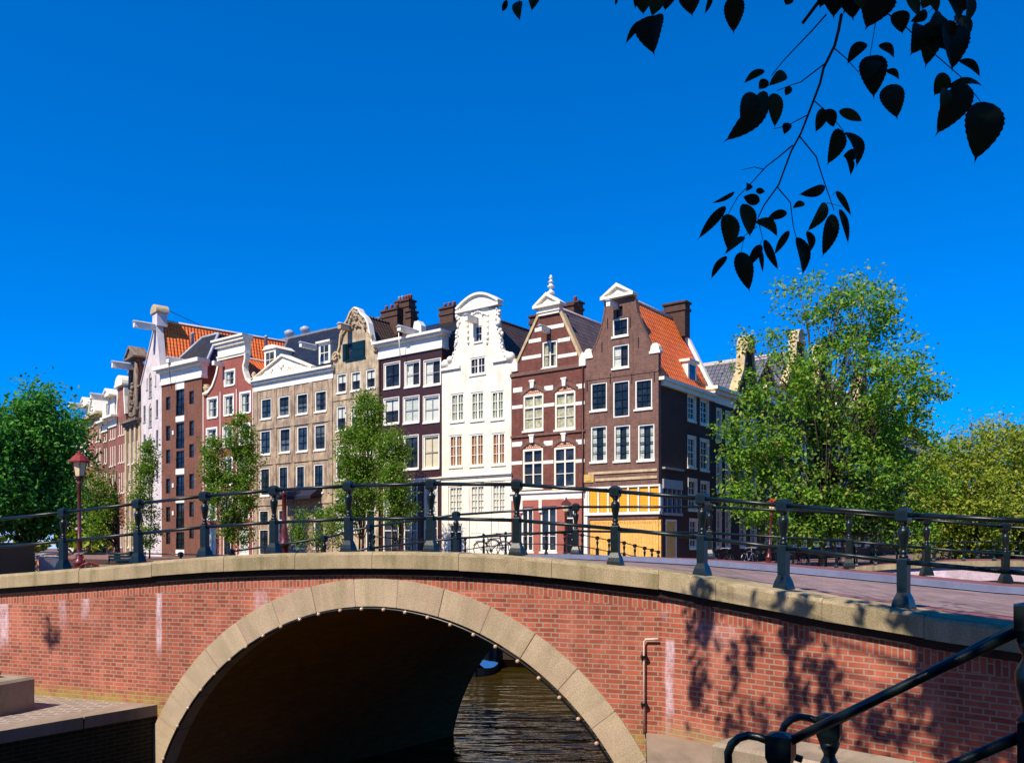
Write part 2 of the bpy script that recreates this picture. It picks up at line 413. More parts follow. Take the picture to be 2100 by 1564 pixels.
M['granite'] = stone_mat('granite_coping', srgb(176, 156, 124), srgb(150, 134, 104), srgb(104, 98, 56), .6, .36)
M['arch_stone'] = stone_mat('arch_stone', srgb(192, 170, 140), srgb(176, 152, 128), srgb(130, 122, 88), .4, .34)
M['dark_brick'] = brick_mat('vault_brick', srgb(150, 104, 52), srgb(128, 86, 44), srgb(130, 104, 66), var=.35)
# wall of the bridge, main plane and right wing; band of upright bricks under the coping
SOLD = .18; LEDGE = .10
mb = MB(); 
def column(mb, fa, fb, ua, ub, zta, ztb, zba, zbb):
    mb.face([fa(zba), fb(zbb), fb(ztb - SOLD), fa(zta - SOLD)])
    mb.face([fa(zta - SOLD), fb(ztb - SOLD), fb(ztb), fa(zta)], uv=[(-SOLD, ua), (-SOLD, ub), (0.02, ub), (0.02, ua)])
pxs = [-420 + 4 * i for i in range(0, 445)]
pxs = [p for p in pxs if p < 1355] + [1357]
def arch_bot(u):
    du = abs(u - ARC_U)
    return ARC_Z + math.sqrt(ARC_RO ** 2 - du ** 2) - .03 if du < ARC_RO - .02 else -6.0
for a, b in zip(pxs, pxs[1:]):
    ua, ub = (on_line(a) - NA).dot(e1), (on_line(b) - NA).dot(e1)
    za, zb = arch_bot(ua), arch_bot(ub)
    if max(za, zb) > -5.5 and min(za, zb) < -5.5: za = zb = max(za, zb)
    column(mb, lambda z, u=ua: wall_pt(u, z) - BO, lambda z, u=ub: wall_pt(u, z) - BO, UVA + ua, UVA + ub, prof_z(a) - CTH - LEDGE + .01, prof_z(b) - CTH - LEDGE + .01, za, zb)
# uv in world metres
def worlduv(mb, e, org):
    for i, f in enumerate(mb.f):
        if mb.uv[i] is None:
            mb.uv[i] = [((V(mb.v[k]) + org).xy.dot(e), (V(mb.v[k]) + org).z) for k in f]
worlduv(mb, e1, BO)
mb.build('brick_wall', M['bridge_brick'], bridge)
mb = MB(); pw = [1357, 1400, 1478, 1600, 1697, 1800, 1937, 2100, 2330]
for a, b in zip(pw, pw[1:]):
    A_, B_ = on_line(a), on_line(b); ua, ub = (A_ - NB).dot(e2), (B_ - NB).dot(e2)
    column(mb, lambda z, q=A_: V((q.x, q.y, z)) - BO, lambda z, q=B_: V((q.x, q.y, z)) - BO, UVB + ua, UVB + ub, prof_z(a) - CTH - LEDGE + .01, prof_z(b) - CTH - LEDGE + .01, -6, -6)
worlduv(mb, e2, BO); mb.build('wing_wall', M['wing_brick'], bridge)
# stone arch ring, block by block
mb = MB(); nb = 19; a0 = math.asin((-6.0 + 1.2 - ARC_Z) / ARC_RI) if False else R(2)
angs = [a0 + (math.pi - 2 * a0) * i / nb for i in range(nb + 1)]
random.seed(3)
for i in range(nb):
    g = .0014; aa, ab = angs[i] + g, angs[i + 1] - g; st = 4
    uo = random.uniform(0, 60)
    fr = -.035 + random.uniform(-.004, .004)
    for k in range(st):
        t0, t1 = aa + (ab - aa) * k / st, aa + (ab - aa) * (k + 1) / st
        q = lambda r, t, d: wall_pt(ARC_U - r * math.cos(t), ARC_Z + r * math.sin(t), d) - BO
        uvr = lambda r, t: (uo + t * 4.2, uo + r)
        mb.face([q(ARC_RI, t0, fr), q(ARC_RI, t1, fr), q(ARC_RO, t1, fr), q(ARC_RO, t0, fr)][::-1], uv=[uvr(ARC_RI, t0), uvr(ARC_RI, t1), uvr(ARC_RO, t1), uvr(ARC_RO, t0)][::-1])
        mb.face([q(ARC_RO, t0, fr), q(ARC_RO, t1, fr), q(ARC_RO, t1, .02), q(ARC_RO, t0, .02)][::-1])
        mb.face([q(ARC_RI, t0, fr), q(ARC_RI, t0, .3), q(ARC_RI, t1, .3), q(ARC_RI, t1, fr)])
    for t in (aa, ab):
        mb.face([q(ARC_RI, t, fr), q(ARC_RO, t, fr), q(ARC_RO, t, .1), q(ARC_RI, t, .1)])
mb.build('arch_ring', M['arch_stone'], bridge)
mb = MB()   # mortar bed behind the ring joints
for k in range(48):
    t0, t1 = math.pi * k / 48, math.pi * (k + 1) / 48
    q = lambda r, t, d: wall_pt(ARC_U - r * math.cos(t), ARC_Z + r * math.sin(t), d) - BO
    mb.face([q(ARC_RI + .01, t0, -.03), q(ARC_RI + .01, t1, -.03), q(ARC_RO - .01, t1, -.03), q(ARC_RO - .01, t0, -.03)][::-1])
mb.build('arch_mortar', plain('pinkish_mortar', srgb(150, 120, 108), .9, .1, .2, 10), bridge)
# vault, running skew under the road
SK = V((.643, .766)); SKL = 6.65
mb = MB(); nv = 40
for k in range(nv):
    t0, t1 = math.pi * k / nv, math.pi * (k + 1) / nv
    def q(t, s):
        p = NA + e1 * (ARC_U - ARC_RI * math.cos(t)) + n1 * .28 + SK * s
        return V((p.x, p.y, ARC_Z + ARC_RI * math.sin(t) + .01)) - BO
    mb.face([q(t0, 0), q(t0, SKL), q(t1, SKL), q(t1, 0)], uv=[(0, t0 * 4), (SKL, t0 * 4), (SKL, t1 * 4), (0, t1 * 4)])
mb.build('vault', M['dark_brick'], bridge)

# coping stones
mb = MB(); joints = [-420, -200, 3, 175, 323, 470, 615, 772, 948, 1137, 1350, 1480, 1697, 1905, 2110, 2330]
random.seed(5)
DO, DI = -.13, .36
for a, b in zip(joints, joints[1:]):
    st = 4; rows = []
    jit = random.uniform(-.006, .006)
    for k in range(st + 1):
        px = a + (b - a) * k / st
        if k == 0: px += .45
        if k == st: px -= .45
        o_, i_ = on_line(px, DO), on_line(px, DI)
        # keep the inner point opposite the outer one
        nn = n1 if px < 1350 else n2
        o_ = on_line(px, 0) + nn * DO if abs(px - 1357) > 60 else o_
        i_ = on_line(px, 0) + nn * DI if abs(px - 1357) > 60 else on_line(px, 0) + (n1 + n2).normalized() * DI
        dr = (o_ - i_).normalized(); z = prof_z(px) + jit
        rows.append([V((o_.x, o_.y, z - CTH)), V((o_.x, o_.y, z - .045)), V((o_.x - dr.x * .012, o_.y - dr.y * .012, z - .015)), V((o_.x - dr.x * .045, o_.y - dr.y * .045, z)), V((i_.x, i_.y, z)), V((i_.x, i_.y, z - CTH))])
    uo = random.uniform(0, 40)
    for r0, r1 in zip(rows, rows[1:]):
        n = len(r0); L = (r1[0] - r0[0]).length
        for k in range(n):
            j = (k + 1) % n
            mb.face([r0[k] - BO, r1[k] - BO, r1[j] - BO, r0[j] - BO])
    mb.face([p - BO for p in rows[0]]); mb.face([p - BO for p in rows[-1][::-1]])
mb.build('coping', M['granite'], bridge)
mb = MB()   # ledge under the coping, near-black colour paints in the coping's shadow
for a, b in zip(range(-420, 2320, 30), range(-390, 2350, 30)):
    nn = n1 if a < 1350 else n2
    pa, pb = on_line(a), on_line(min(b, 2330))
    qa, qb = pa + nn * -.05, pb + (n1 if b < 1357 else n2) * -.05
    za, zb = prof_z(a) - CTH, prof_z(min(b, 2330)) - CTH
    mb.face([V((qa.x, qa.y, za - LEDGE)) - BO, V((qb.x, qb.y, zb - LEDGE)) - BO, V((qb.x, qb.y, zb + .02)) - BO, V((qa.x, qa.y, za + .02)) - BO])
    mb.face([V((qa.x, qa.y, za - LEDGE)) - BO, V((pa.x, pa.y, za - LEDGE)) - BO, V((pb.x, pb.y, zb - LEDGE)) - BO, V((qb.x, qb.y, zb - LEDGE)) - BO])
mb.build('ledge', plain('shadow_dark_ledge', srgb(44, 30, 20), .9, .3, .3, 9), bridge)

# ------------------------------------------------------------------ deck: road, kerb, far pavement
nearp = [-420, -60, 180, 325, 560, 715, 900, 1060, 1262, 1440, 1607, 1760, 1937, 2330]
FARP = [(-15, 27.5, -1.3), (-9.5, 23, -1.25), (-5.6, 20.4, -1.0), (-4.4, 19.6, -.80), (-3.0, 18.85, -.60), (-1.1, 17.95, -.42), (.2, 17.35, -.33), (1.28, 16.85, -.275), (2.5, 16.25, -.285), (3.7, 15.65, -.32), (5.0, 15.1, -.40), (6.2, 14.75, -.5), (8.6, 14.5, -.72), (13, 14.4, -1.0)]
def deck_pt(i, t, dz=0.0):
    px = nearp[i]; a = on_line(px, .3); za = prof_z(px) - .012
    f = FARP[i]
    return V((a.x + (f[0] - a.x) * t, a.y + (f[1] - a.y) * t, za + (f[2] - .1 - za) * t + dz))
def band(mb, t0, t1, dz, n=6):
    for i in range(len(nearp) - 1):
        for k in range(n):
            a, b = t0 + (t1 - t0) * k / n, t0 + (t1 - t0) * (k + 1) / n
            mb.face([deck_pt(i, a, dz), deck_pt(i + 1, a, dz), deck_pt(i + 1, b, dz), deck_pt(i, b, dz)])
M['clinker'] = brick_mat('pinkish_clinker_road', srgb(156, 130, 126), srgb(130, 106, 104), srgb(126, 110, 108), w=.2, h=.09, ms=.008, var=.45, streak=True)
M['red_clinker'] = brick_mat('red_clinker_path', srgb(140, 82, 80), srgb(124, 72, 72), srgb(110, 84, 84), w=.2, h=.07, ms=.008, var=.25)
M['bluestone'] = stone_mat('bluestone_kerb', srgb(126, 130, 156), srgb(112, 116, 142), srgb(84, 86, 108), .3, .15)
mb = MB(); band(mb, 0, .11, 0); structure(mb.build('footpath', M['red_clinker']), 'red clinker strip along the near railing of the bridge')
mb = MB(); band(mb, .11, .72, 0); structure(mb.build('road', M['clinker']), 'pinkish clinker road over the bridge')
mb = MB(); band(mb, .72, .76, .015, 1)
for i in range(len(nearp) - 1):
    mb.face([deck_pt(i, .76, .015), deck_pt(i + 1, .76, .015), deck_pt(i + 1, .76, .10), deck_pt(i, .76, .10)])
band(mb, .76, .80, .10, 1)
structure(mb.build('kerb', M['bluestone']), 'blue grey stone kerb across the bridge')
mb = MB(); band(mb, .80, 1.0, .097, 2); structure(mb.build('pavement', M['red_clinker']), 'narrow red clinker pavement along the far railing')
mb = MB()
for i in range(len(nearp) - 1):
    a, b = deck_pt(i, 1.0, .09), deck_pt(i + 1, 1.0, .09)
    mb.face([a - BO, b - BO, V((b.x, b.y, max(-6, b.z - .55))) - BO, V((a.x, a.y, max(-6, a.z - .55))) - BO][::-1])
mb.build('far_face', M['dark_brick'], bridge)
# abutments either side of the vault carry the deck on the far side
def vault_far(side):
    p = NA + e1 * (ARC_U + side * ARC_RI) + n1 * .28 + SK * SKL; return p

# ------------------------------------------------------------------ railings
def square_post_mesh():
    mb = MB()
    mb.frustum((0, 0), .094, .094, 0, .094, .094, .018)
    mb.frustum((0, 0), .091, .091, .018, .086, .086, .05)
    mb.frustum((0, 0), .086, .086, .05, .074, .074, .10)
    mb.frustum((0, 0), .074, .074, .10, .050, .050, .165)
    mb.frustum((0, 0), .050, .050, .165, .052, .052, .50)
    mb.frustum((0, 0), .052, .052, .50, .042, .042, .515)
    mb.lathe([(.036, .512), (.046, .522), (.048, .533), (.040, .545), (.028, .553), (.036, .562), (.041, .574), (.036, .586), (.028, .596), (.030, .606), (.040, .66), (.056, .755), (.060, .785), (.054, .812), (.036, .828), (.028, .838), (.030, .850), (.042, .862), (.042, .885)], 14)
    mb.frustum((0, 0), .044, .044, .88, .062, .062, .902)
    mb.frustum((0, 0), .062, .062, .902, .064, .064, 1.00)
    mb.frustum((0, 0), .064, .064, 1.00, .042, .042, 1.025)
    mb.frustum((0, 0), .042, .042, 1.025, .012, .012, 1.035)
    return mb
POST = None
def railing(name, label, pts, cat='railing', r=.026, sc=1.0, rails=(.96, .475), post_rz=None, ext=None):
    """pts: feet of the posts; rails run from post to post through the caps and the shafts"""
    global POST
    o = thing(name, label, cat, pts[0]); org = V(pts[0])
    for i, p in enumerate(pts):
        a = V(pts[max(0, i - 1)]); b = V(pts[min(len(pts) - 1, i + 1)]); d = b - a
        if POST is None:
            c = square_post_mesh().build('post', M['iron'], o); POST = c
        else:
            c = bpy.data.objects.new('post', POST.data); COL.objects.link(c); c.parent = o
        c.location = V(p) - org; c.rotation_euler = (0, 0, math.atan2(d.y, d.x)); c.scale = (sc, sc, sc)
    for nm, hh, rr in (('handrail', rails[0], r), ('middle_rail', rails[1], r * .95)):
        mb = MB(); L = [V(p) - org + V((0, 0, hh * sc)) for p in pts]
        if ext: L = [L[0] + (L[0] - L[1]).normalized() * ext[0]] + L + [L[-1] + (L[-1] - L[-2]).normalized() * ext[1]]
        for a, b in zip(L, L[1:]): mb.tube([a, b], rr * sc, 10)
        mb.build(nm, M['iron'], o)
    return o
np_ = [-320, -160, -15, 130, 283, 420, 562, 715, 884, 1060, 1262, 1440, 1607, 1853, 2128]
pts = []
for px in np_:
    q = on_line(px, .17); pts.append(V((q.x, q.y, prof_z(px) - .004)))
railing('bridge_railing', 'dark green iron railing with turned posts on the near coping of the bridge', pts)
fp = [(-7.3, 21.7, -1.22), (-5.0, 20.2, -.98), (-4.5, 20.0, -.88), (-3.25, 19.1, -.62), (-1.15, 17.15, -.41), (1.28, 16.75, -.265), (3.68, 15.55, -.315), (5.9, 14.62, -.47), (7.2, 14.5, -.588), (8.5, 14.38, -.707), (9.8, 14.3, -.80), (11.2, 14.3, -.9)]
fp = [p for i, p in enumerate(fp) if i not in (1,)]
railing('far_bridge_railing', 'dark green iron railing on the far side of the road over the bridge', [V(p) for p in fp], r=.024)
# ------------------------------------------------------------------ string of bulbs under the arch
ls = thing('light_string', 'black conduit with small round unlit bulbs along the edge of the arch', 'light string', wall_pt(ARC_U, ARC_Z + ARC_RI - .03, -.07))
LO = V(ls.location)
mb = MB(); mb.tube([wall_pt(ARC_U - (ARC_RI - .03) * math.cos(R(4 + 172 * i / 60)), ARC_Z + (ARC_RI - .03) * math.sin(R(4 + 172 * i / 60)), -.075) - LO for i in range(61)], .02, 8)
mb.build('conduit', M['black'], ls)
BULB = [(0.25, -3.4), (0.42, -2.82), (0.58, -2.49), (0.81, -2.17), (1.08, -1.91), (1.37, -1.68), (1.68, -1.48), (2.0, -1.31), (2.33, -1.19), (2.66, -1.08), (2.99, -1.02), (3.35, -.96), (3.7, -0.93), (4.05, -0.92), (4.39, -0.94), (4.74, -0.99), (5.08, -1.09), (5.43, -1.2), (5.76, -1.33), (6.08, -1.51), (6.38, -1.72), (6.66, -1.97), (6.91, -2.24), (7.14, -2.55), (7.35, -2.9), (7.52, -3.27)]
M['bulb'] = plain('clear_bulb', srgb(176, 146, 124), .12, .05, .0, 8, spec=.8)
bm0 = None
for (u, z) in BULB:
    ang = math.atan2(z - ARC_Z, ARC_U - u); rr = ARC_RI - .035
    q = wall_pt(ARC_U - rr * math.cos(ang), ARC_Z + rr * math.sin(ang), -.115) - LO
    if bm0 is None:
        mb = MB(); mb.ball((0, 0, 0), .029, 10, 6); bm0 = mb.build('bulb', M['bulb'], ls); bm0.location = q
    else:
        c = bpy.data.objects.new('bulb', bm0.data); COL.objects.link(c); c.parent = ls; c.location = q
# ------------------------------------------------------------------ water
def water_mat():
    t = NT('canal_water'); uv = t.node('ShaderNodeTexCoord').outputs['Object']
    rot = t.node('ShaderNodeMapping', i_Vector=uv); rot.inputs['Rotation'].default_value = (0, 0, R(8)); rot.inputs['Scale'].default_value = (.6, 2.0, 1)
    n = t.math('ADD', t.noise(rot.outputs[0], 1.15, 2, .45), t.math('MULTIPLY', t.noise(rot.outputs[0], 4.0, 2, .5), .10))
    b = t.node('ShaderNodeBsdfPrincipled', i_Roughness=.005); b.inputs['Base Color'].default_value = (.035, .022, .003, 1)
    b.inputs['IOR'].default_value = 1.33; b.inputs['Specular IOR Level'].default_value = .6
    bp = t.node('ShaderNodeBump', i_Height=n, i_Strength=1.0, i_Distance=.10); t.t.links.new(bp.outputs[0], b.inputs['Normal'])
    t.t.links.new(b.outputs[0], t.out.inputs[0]); return t.m
mb = MB(); mb.face([(-300, -60, WZ), (300, -60, WZ), (300, 500, WZ), (-300, 500, WZ)])
structure(mb.build('water', water_mat()), 'brown canal water with small ripples')
# ------------------------------------------------------------------ land
def land(name, poly, z, mtop, mwall, label, zb=-6.5):
    mb = MB(); mb.prism(poly, zb, z, fn=lambda x, y, zz: V((x, zz, y)))
    # prism maps (x,z)->outline, y->height
    o = structure(mb.build(name, mtop), label); o.data.materials.append(mwall)
    for p in o.data.polygons:
        if abs(p.normal.z) < .5: p.material_index = 1
    return o
M['street'] = brick_mat('street_clinker', srgb(140, 108, 102), srgb(124, 94, 90), srgb(112, 92, 88), w=.2, h=.1, ms=.01, var=.25)
M['quay_brick'] = brick_mat('quay_brick', srgb(92, 58, 44), srgb(74, 46, 36), srgb(84, 68, 56), var=.35, low=(-4.4, -3.2, srgb(28, 26, 16)))
d1 = V((-.797, .605)); d2 = V((.605, .797)); CR = V((7.9, 45.0))
QC = CR - d2 * 9 - d1 * 8.5 * 1.0                 # corner of the quays
def lp(p): return (p.x, p.y)
f0 = CR - d2 * 9
land('street_far', [lp(QC), lp(QC + d2 * 14), lp(QC + d2 * 130), lp(CR + d2 * 140 + d1 * 150), lp(f0 + d1 * 150), lp(f0 + d1 * 60)], SZ, M['street'], M['quay_brick'], 'clinker street along the houses')
vf = vault_far(-1)
nl = on_line(-420, .3); na = NA + e1 * (ARC_U - ARC_RI - .12) + n1 * .25
land('street_near', [(-70, 8), (-30, 12.5), (nl.x - 1.2, nl.y - .2), (nl.x, nl.y), (na.x, na.y), (vf.x - .1, vf.y), (-6.2, 23.5), (-15, 31), (-40, 44), (-90, 62)], SZ - .02, M['street'], M['quay_brick'], 'street on the left bank beyond the bridge')
vr = vault_far(1); nb_ = NA + e1 * (ARC_U + ARC_RI + .12) + n1 * .25; nr = on_line(2330, .3)
land('street_right', [(nb_.x, nb_.y), (NB.x + .25, NB.y + .25), (nr.x, nr.y), (6.2, 5.0), (60, 4), (60, 13.5), (13, 14.5), (8.6, 14.6), (vr.x, vr.y)], SZ - .02, M['street'], M['quay_brick'], 'street on the right bank behind the bridge')
ra = QC + V((.797, -.605)) * 17
land('street_bank', [lp(ra), lp(ra + d2 * 130), (330, 160), (330, 20), (60, 17)], SZ - .01, M['street'], M['quay_brick'], 'clinker street on the bank beyond the second bridge')
# the quay on which the camera stands
cq = land('quay_here', [(-40, -30), (40, -30), (40, 3.4), (3.6, 4.4), (3.3, 3.6), (-2, 2.2), (-40, -2)], -1.62, M['street'], M['quay_brick'], 'paved quay below the camera')
# low landings by the water
M['cobble'] = brick_mat('landing_cobbles', srgb(150, 130, 114), srgb(130, 112, 98), srgb(172, 160, 146), w=.24, h=.12, ms=.02, var=.3)
M['algae_wall'] = brick_mat('algae_brick', srgb(46, 42, 20), srgb(36, 30, 14), srgb(72, 66, 46), var=.7, strips=())
pa = on_line(326, .05); pb = P(0, 1499, 1712 * 2.58 / 389)
lz = -2.58; dirL = (V((pb.x, pb.y)) - pa).normalized()
pc = V((pa.x, pa.y)) + dirL * 9; pl = on_line(-400, .05)
land('left_landing', [(pa.x, pa.y), (pl.x, pl.y), (pl.x - 6, pl.y - 2), (pc.x - 6, pc.y - 1), (pc.x, pc.y)], lz, M['cobble'], M['algae_wall'], 'cobbled landing by the water left of the arch')
# edging stones of the left landing
M['edge_stone'] = stone_mat('landing_edge_stone', srgb(160, 140, 122), srgb(142, 124, 106), srgb(92, 86, 58), .35, .2)
mb = MB(); nn = V((-dirL.y, dirL.x)); 
if nn.y < 0: nn = -nn
k = 0.0
while k < 8.8:
    a = pa + dirL * (k + .01); b = pa + dirL * (k + 1.19)
    for (q0, q1) in ((-.03, .42),):
        c = [a - nn * .03, b - nn * .03, b + nn * .42, a + nn * .42]
        lo = [V((x.x, x.y, lz - .16)) for x in c]; hi = [V((x.x, x.y, lz + .012)) for x in c]
        mb.face(hi if (hi[1]-hi[0]).cross(hi[2]-hi[0]).z > 0 else hi[::-1])
        for i in range(4):
            j = (i + 1) % 4; mb.face([lo[i], lo[j], hi[j], hi[i]])
    k += 1.2
structure(mb.build('landing_kerb', M['edge_stone']), 'edge stones of the landing')
r0 = on_line(1325, .05); r1 = on_line(1357, .02); r2 = on_line(2330, .02)
land('right_landing', [(r0.x, r0.y), (r1.x, r1.y), (r2.x, r2.y), (4.0, 4.6), (1.15, 4.4), (1.0, 6.0)], -2.42, M['edge_stone'], M['algae_wall'], 'paved landing at the foot of the steps')
# steps down from the quay
mb = MB()
for i in range(6):
    x1 = 3.5 - .33 * i; z = -1.62 - .14 * i
    mb.box(x1 - .36, x1, 4.3 + .02 * i, 5.7, -2.7, z)
structure(mb.build('steps', M['edge_stone']), 'stone steps from the quay down to the landing')
# stone blocks
def block(name, label, c, sx, sy, h, rz, mat, z):
    mb = MB(); mb.frustum((0, 0), sx / 2, sy / 2, 0, sx / 2, sy / 2, h - .04); mb.frustum((0, 0), sx / 2, sy / 2, h - .04, sx / 2 - .035, sy / 2 - .035, h)
    o = thing(name, label, 'stone block', (c[0], c[1], z), rz); mb.build('block', mat, o); return o
M['block_stone'] = stone_mat('block_stone', srgb(168, 150, 130), srgb(142, 126, 108), srgb(96, 92, 60), .4, .2)
pbk = P(2, 1455, 1712 * 2.58 / 341)
ob = block('stone_block', 'square stone block with a shaded right face on the left landing', (-8.02, 12.72), 1.1, .75, .50, R(-19), M['block_stone'], lz)
mb = MB(); mb.tube([(-.3, 0, .0), (-.1, .02, .05), (.12, 0, .06)], [.05, .07, .03], 6); mb.box(-.42, -.05, -.1, .1, .0, .035)
ir = thing('mooring_iron', 'small rusty iron fitting lying on the left stone block', 'mooring fitting', (-7.95, 12.8, lz + .502), R(-20)); mb.build('fitting', plain('rust', srgb(110, 60, 34), .8, .3, .4, 20), ir)
block('stone_block', 'low mottled stone block against the brick wall at the lower right', (2.88, 8.05), 1.75, .7, .40, R(-45), M['block_stone'], -2.42)
# drain pipe on the right wing
px_ = NA + e1 * (u_of(1321)) ; 
mb = MB(); q0 = P(1321, 1310, on_line(1321).y - .05); q1 = P(1321, 1562, on_line(1321).y - .05)
pp = on_line(1352); pO = V((q1.x, q1.y, -2.42))
c1_ = V((pp.x - .02, pp.y - .05, q0.z + .012))
mb.tube([V((q1.x, q1.y, -2.42)) - pO, V((q0.x, q0.y, q0.z - .03)) - pO, V((q0.x + .02, q0.y - .005, q0.z)) - pO, c1_ - pO], .013, 8)
pipe = thing('drain_pipe', 'thin grey pipe bent at the top on the brick beside the arch', 'pipe', pO); mb.build('pipe', plain('pipe_lead', srgb(222, 196, 176), .6, .1, .2, 12), pipe)
mb = MB()
for zz in (.35, .95): mb.box(q0.x - pO.x - .04, q0.x - pO.x + .04, -.03, .045, zz, zz + .035)
mb.build('clip', M['black'], pipe)
# ------------------------------------------------------------------ stair railings at the lower right
def newel(parent, loc, s, h):
    mb = MB(); a = .068 * s
    mb.frustum((0, 0), a * 1.35, a * 1.35, 0, a, a, .12); mb.frustum((0, 0), a * .85, a * .85, .12, a * .85, a * .85, h * .45)
    mb.lathe([(a * .8, h * .45), (a, h * .47), (a * .6, h * .5), (a * .6, h * .52), (a * .95, h * .62), (a * 1.02, h * .68), (a * .75, h * .72), (a * .55, h * .745), (a * .55, h * .76), (a * .8, h * .79), (a * .95, h * .83)], 14)
    mb.frustum((0, 0), a * .75, a * .75, h * .82, a * 1.05, a * 1.05, h * .875); mb.frustum((0, 0), a * 1.05, a * 1.05, h * .875, a * 1.05, a * 1.05, h * .985); mb.frustum((0, 0), a * 1.05, a * 1.05, h * .985, a * .3, a * .3, h)
    o = mb.build('newel', M['iron'], parent, loc); return o
def stair_rail(name, label, A, B, hook):
    o = thing(name, label, 'handrail', A); A = V(A); B = V(B)
    hA = 1.16; d = (B - A)
    newel(o, (0, 0, 0), 1.05, hA).rotation_euler = (0, 0, math.atan2(d.y, d.x))
    newel(o, d, 1.15, 1.16).rotation_euler = (0, 0, math.atan2(d.y, d.x))
    a = V((0, 0, hA * .93)); b = d + V((0, 0, hA * .90)); mb = MB(); mb.tube([a, b], .029, 12); mb.build('handrail', M['iron'], o)
    a2 = V((0, 0, hA * .44)); b2 = d + V((0, 0, hA * .42)); mb = MB(); mb.tube([a2, b2], .03, 10)
    if hook: mb.build('lower_rail', M['iron'], o)
    u = V((-d.x, -d.y, 0)).normalized(); c = a + u * .17 + V((0, 0, -.11)); r = .15
    mb = MB(); pts = [a + V((0, 0, .0))]
    for i in range(9):
        t = R(75 + 24 * i); pts.append(c + u * (-r * math.cos(t)) * -1 * -1 + V((0, 0, r * math.sin(t))) if False else c + (u * (-math.cos(t)) + V((0, 0, math.sin(t)))) * r)
    mb.tube(pts, .026, 8); mb.build('curl', M['iron'], o)
    return o
A0 = P(1601, 1500, 5.0); B0 = P(2116, 1234, 4.35)
stair_rail('stair_railing', 'near dark iron stair handrail rising to the right edge', (A0.x, A0.y, A0.z - 1.16), (B0.x, B0.y, B0.z - 1.16), True)
A1 = P(1701, 1462, 5.75); B1 = P(2150, 1212, 5.15)
stair_rail('stair_railing', 'rear dark iron stair handrail behind the near one', (A1.x, A1.y, A1.z - 1.16), (B1.x, B1.y, B1.z - 1.16), False)
# ------------------------------------------------------------------ houses
Z1 = (0, 560, .4094); Z2 = (280, 600, .3579); Z3 = (500, 600, .3581); Z4 = (760, 560, .3837); Z5 = (1030, 550, .39); Z7 = (120, 640, .2046); Z8 = (1420, 640, .16626)
def seg_s(P0, d, px):
    r = ray(px); return (r * P0.y - P0.x) / (d.x - r * d.y)
class House:
    def __init__(s, name, label, P0, d, pxl, pxr, zoom=(0, 0, 1), cat='house', gap=.0):
        """d: direction along the fronts as seen from left to right"""
        s.zm = zoom; s.d = d.normalized(); s.n = V((-s.d.y, s.d.x))
        sl, sr = seg_s(P0, s.d, pxl), seg_s(P0, s.d, pxr)
        s.O = P0 + s.d * (sl + gap); s.W = sr - sl - 2 * gap
        s.root = thing(name, label, cat, (s.O.x, s.O.y, SZ), math.atan2(s.d.y, s.d.x))
    def px(s, x, y):
        ox, oy, k = s.zm; return ox + x * k, oy + y * k
    def uz(s, x, y, depth=0.0):
        x, y = s.px(x, y); r = ray(x); O = s.O + s.n * depth
        u = (r * O.y - O.x) / (s.d.x - r * s.d.y); Y = O.y + u * s.d.y
        return u, (CY - y) / F * Y - SZ
    def z(s, x, y, depth=0.0): return s.uz(x, y, depth)[1]
    def u(s, x): return s.uz(x, 1000)[0]
    def on_u(s, x, y, u):
        """depth and height of a pixel on the plane local x = u"""
        x, y = s.px(x, y); r = ray(x); O = s.O + s.d * u
        dd = (r * O.y - O.x) / (s.n.x - r * s.n.y); Y = O.y + dd * s.n.y
        return dd, (CY - y) / F * Y - SZ
    def rect(s, x0, x1, y0, y1, depth=0.0):
        xm = (x0 + x1) / 2
        return (s.uz(x0, y0, depth)[0], s.uz(x1, y0, depth)[0], s.uz(xm, y1, depth)[1], s.uz(xm, y0, depth)[1])
    def poly(s, pts, depth=0.0): return [s.uz(x, y, depth) for x, y in pts]

